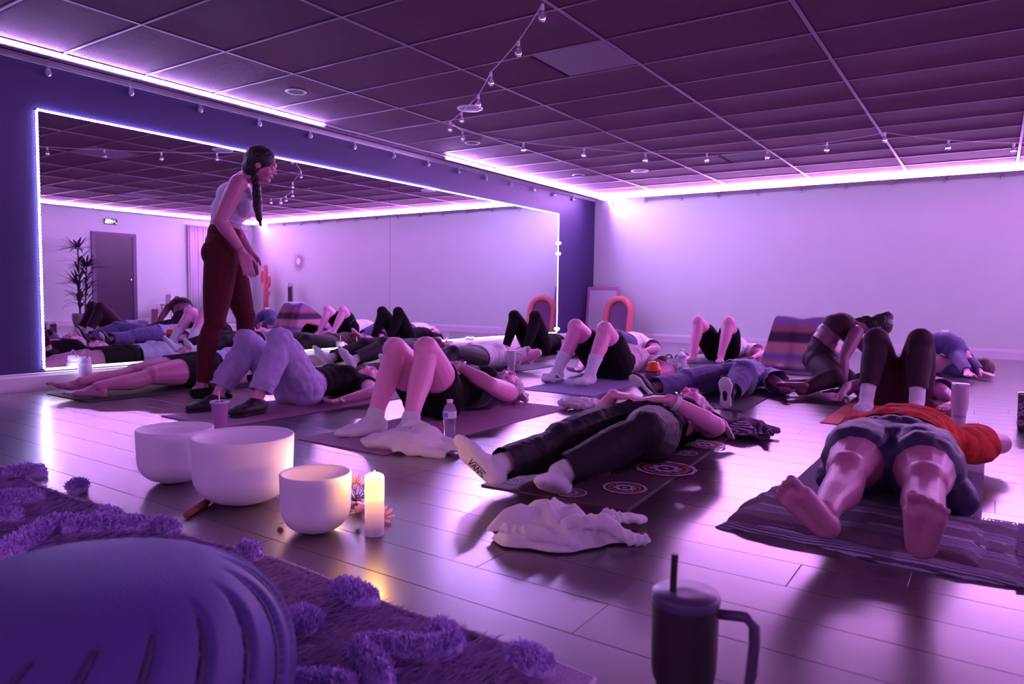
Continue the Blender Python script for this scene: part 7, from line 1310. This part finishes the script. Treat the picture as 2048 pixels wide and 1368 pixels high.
MB().bevbox((RX1-.16, RY1-.10, .010), (RX1, RY1-.008, .017), .003).build('corner_patch', mat('rug_corner', (.45, .28, .52), .85, bump=.8, bscale=200), t)
# laid pile: thin leaning fibres
def fibres(name, pts, L0, L1, wd, lay, m, parent, upz=.3, jit=.6):
    n = len(pts); pts = np.array(pts); a = lay+jit*rng.standard_normal(n); l = L0+(L1-L0)*rng.random(n); e = upz*(.6+.8*rng.random(n))
    d3 = np.stack([np.cos(a)*np.cos(e), np.sin(a)*np.cos(e), np.sin(e)], 1)*l[:, None]; s3 = np.stack([-np.sin(a), np.cos(a), .3*rng.standard_normal(n)], 1)*wd
    V = np.stack([pts-s3, pts+s3, pts+d3*.6+s3*.8+np.array([0, 0, 1])*l[:, None]*.12, pts+d3*.6-s3*.8+np.array([0, 0, 1])*l[:, None]*.12, pts+d3], 1).reshape(-1, 3)
    me = bpy.data.meshes.new(name); i = np.arange(n)*5
    Fq = np.stack([i, i+1, i+2, i+3], 1); Ft = np.stack([i+3, i+2, i+4], 1)
    me.vertices.add(len(V)); me.vertices.foreach_set('co', V.astype(np.float32).ravel())
    loops = np.concatenate([np.concatenate([Fq, Ft], 1).ravel()]); me.loops.add(len(loops)); me.loops.foreach_set('vertex_index', loops.astype(np.int32))
    st_ = np.empty(2*n, np.int32); st_[0::2] = np.arange(n)*7; st_[1::2] = np.arange(n)*7+4; me.polygons.add(2*n); me.polygons.foreach_set('loop_start', st_); me.update(calc_edges=True); me.validate()
    o = mkm(name, me, m, parent); o['kind'] = 'stuff'; return o
np_ = 52000; xs = -3.9+(RX1+3.9)*rng.random(np_)**.75; ys = -.1+rng.random(np_)*(RY1+.1)
ok = (ys < np.array([edge(x) for x in xs])-.012)&~((xs > RX1-.16)&(ys > RY1-.10)); pile = np.stack([xs[ok], ys[ok], np.full(ok.sum(), .012)], 1)
fibres('laid_pile', pile, .022, .045, .0016, .9, mat('rug_pile', (.36, .20, .48), .85, var=.35, vscale=30), t, .28, .35)
tuftm = mat('rug_tuft', (.54, .36, .80), .85, var=.15, vscale=25)
def tuft(path, r, dens=2600, h=.034):
    """path: pixel points on the floor traced by a raised tuft band"""
    P = [G(px, py, .02) for px, py in path]; pts = []; L = sum(np.linalg.norm(P[i+1]-P[i]) for i in range(len(P)-1)) if len(P) > 1 else 0
    n = int(dens*((L*2*r)+PI*r*r)/.01*.62)+200
    for _ in range(n):
        if len(P) > 1:
            seg_ = [np.linalg.norm(P[i+1]-P[i]) for i in range(len(P)-1)]; q = rng.random()*L; i = 0
            while i < len(seg_)-1 and q > seg_[i]: q -= seg_[i]; i += 1
            c = P[i]+(P[i+1]-P[i])*min(1, q/seg_[i])
        else: c = P[0]
        a = rng.random()*6.28; rr_ = r*math.sqrt(rng.random()); z = .014+h*math.sqrt(max(0, 1-(rr_/r)**2))*(.75+.25*rng.random()); pts.append((c[0]+rr_*math.cos(a), c[1]+rr_*math.sin(a), z))
    core = []
    for i, p in enumerate(P): core.append(ell((p[0], p[1], .012), (r*.95, r*.95, h*.95)))
    for i in range(len(P)-1): core.append(cap((P[i][0], P[i][1], .010), r*.95, (P[i+1][0], P[i+1][1], .010), r*.95, ((0, 0, 1), h/r)))
    me = blob_mesh(core, .010, 2, disp=lambda c: .006*noise.noise(c*50)); o = mkm('tuft', me, tuftm, t, smooth=True)
    f_ = fibres('tuft_pile', pts, .010, .020, .0030, 0., tuftm, o, .9, 3.); return o
tuft([(683, 1178), (735, 1203)], .034, 1800); tuft([(600, 1248)], .052, 1800); tuft([(880, 1262), (905, 1292), (858, 1306), (800, 1300), (730, 1298)], .030, 1800); tuft([(720, 1300), (745, 1330), (765, 1364)], .030, 1800)
tuft([(1040, 1315), (1080, 1340)], .034, 1800); tuft([(580, 1375), (690, 1380)], .03, 1800); tuft([(490, 1103), (510, 1110)], .026, 1500); tuft([(320, 1052), (345, 1062)], .03, 1200)
tuft([(215, 1030), (200, 1055), (150, 1058)], .045, 700); tuft([(0, 1118), (60, 1075), (110, 1048), (190, 1052), (290, 1052)], .045, 650); tuft([(30, 945), (70, 945)], .05, 500); tuft([(155, 975)], .04, 500); tuft([(0, 1000), (55, 998)], .06, 450); tuft([(-5, 1035), (22, 1035)], .045, 450)
# ================================================================ POUF
poufm = mat('pouf_leather', (.105, .072, .29), .55, var=.08, vscale=6, bump=.15, bscale=240, spec=.3)
PX_, PY_ = -1.10, .50; RP = .30; HP = .35; NS = 20
t = thing('round_pouf', 'round slate blue leather pouf with swirling pleats, near left corner', 'pouf', (PX_, PY_, .02))
V = []; Fc = []; nr, na = 48, 640
def pz(s):
    # s 0..1 from top centre to floor; superellipse profile
    a = s*PI*.70
    q = math.sin(min(a, PI/2)); r = RP*(q**.92) if a < PI/2 else RP*(1-.30*(a-PI/2)**1.6)
    c_ = math.cos(a); zc = .45; z = HP*(zc+(1-zc)*abs(c_)**.80) if c_ > 0 else HP*zc*max(0, 1-(-c_/math.cos(PI-PI*.70))**1.05)
    return r, z
for j in range(nr+1):
    s = j/nr; r, z = pz(s)
    for i in range(na):
        a = 2*PI*i/na; w = 0
        amp = np.interp(s, [.30, .44, .6, .9, 1.], [0, .8, 1., .9, .5]); tw = 1.1*max(0, s-.3)
        ph = ((a+tw)*NS/(2*PI)) % 1; w = amp*(.011*(1-ph)-.005-.015*math.exp(-((ph-.03)/.06)**2)-.015*math.exp(-((ph-1.03)/.06)**2))
        rr_ = r+w*1.1; zz = max(0, z)+w*.8*(1-s)*1.2+(.006*noise.noise(Vector((r*math.cos(a)*5, r*math.sin(a)*5, 2)))*(1 if s < .5 else .4)); V.append((rr_*math.cos(a), rr_*math.sin(a), zz))
for j in range(nr):
    for i in range(na): k = (i+1) % na; Fc.append((j*na+i, (j+1)*na+i, (j+1)*na+k, j*na+k))
mk('leather_cover', V, Fc, poufm, t, smooth=True)
pip = mat('pouf_piping', (.08, .06, .14), .5)
for k in range(NS):
    P = []
    for s in np.linspace(.36, .97, 24):
        r, z = pz(s); a = (2*PI*(k+.03)/NS)-1.1*max(0, s-.3); P.append(((r-.0075)*math.cos(a), (r-.0075)*math.sin(a), max(0, z-.003*(1-s))))
    MB().tube(P, .0042, 6).build('pleat_seam', pip, t, smooth=True)
MB().lathe([(.0, HP*.965), (.02, HP*.972), (.024, HP*.962)], n=20, cap0=False, cap1=False).build('centre_button', poufm, t, smooth=True)
# ---- group phrases for repeats
GR = {'yoga_mat': 'yoga mats laid out in rows', 'crystal_bowl': 'frosted singing bowls', 'pillar_candle': 'lit pillar candles', 'downlight': 'unlit downlights over the mirror', 'ceiling_speaker': 'round ceiling speakers',
      'string_lights': 'globe string lights', 'ceiling_light_strip': 'ceiling light strips', 'tumbler': 'tumblers on the floor', 'rose_bloom': 'rose blooms by the candle', 'curtain': 'sheer curtains', 'fallen_leaf': 'fallen leaves and petals', 'paper_bag': 'paper bags by the side table', 'water_bottle': 'water bottles on the floor'}
for o in bpy.data.objects:
    k = o.name.split('.')[0]
    if o.parent is None and k in GR: o['group'] = GR[k]
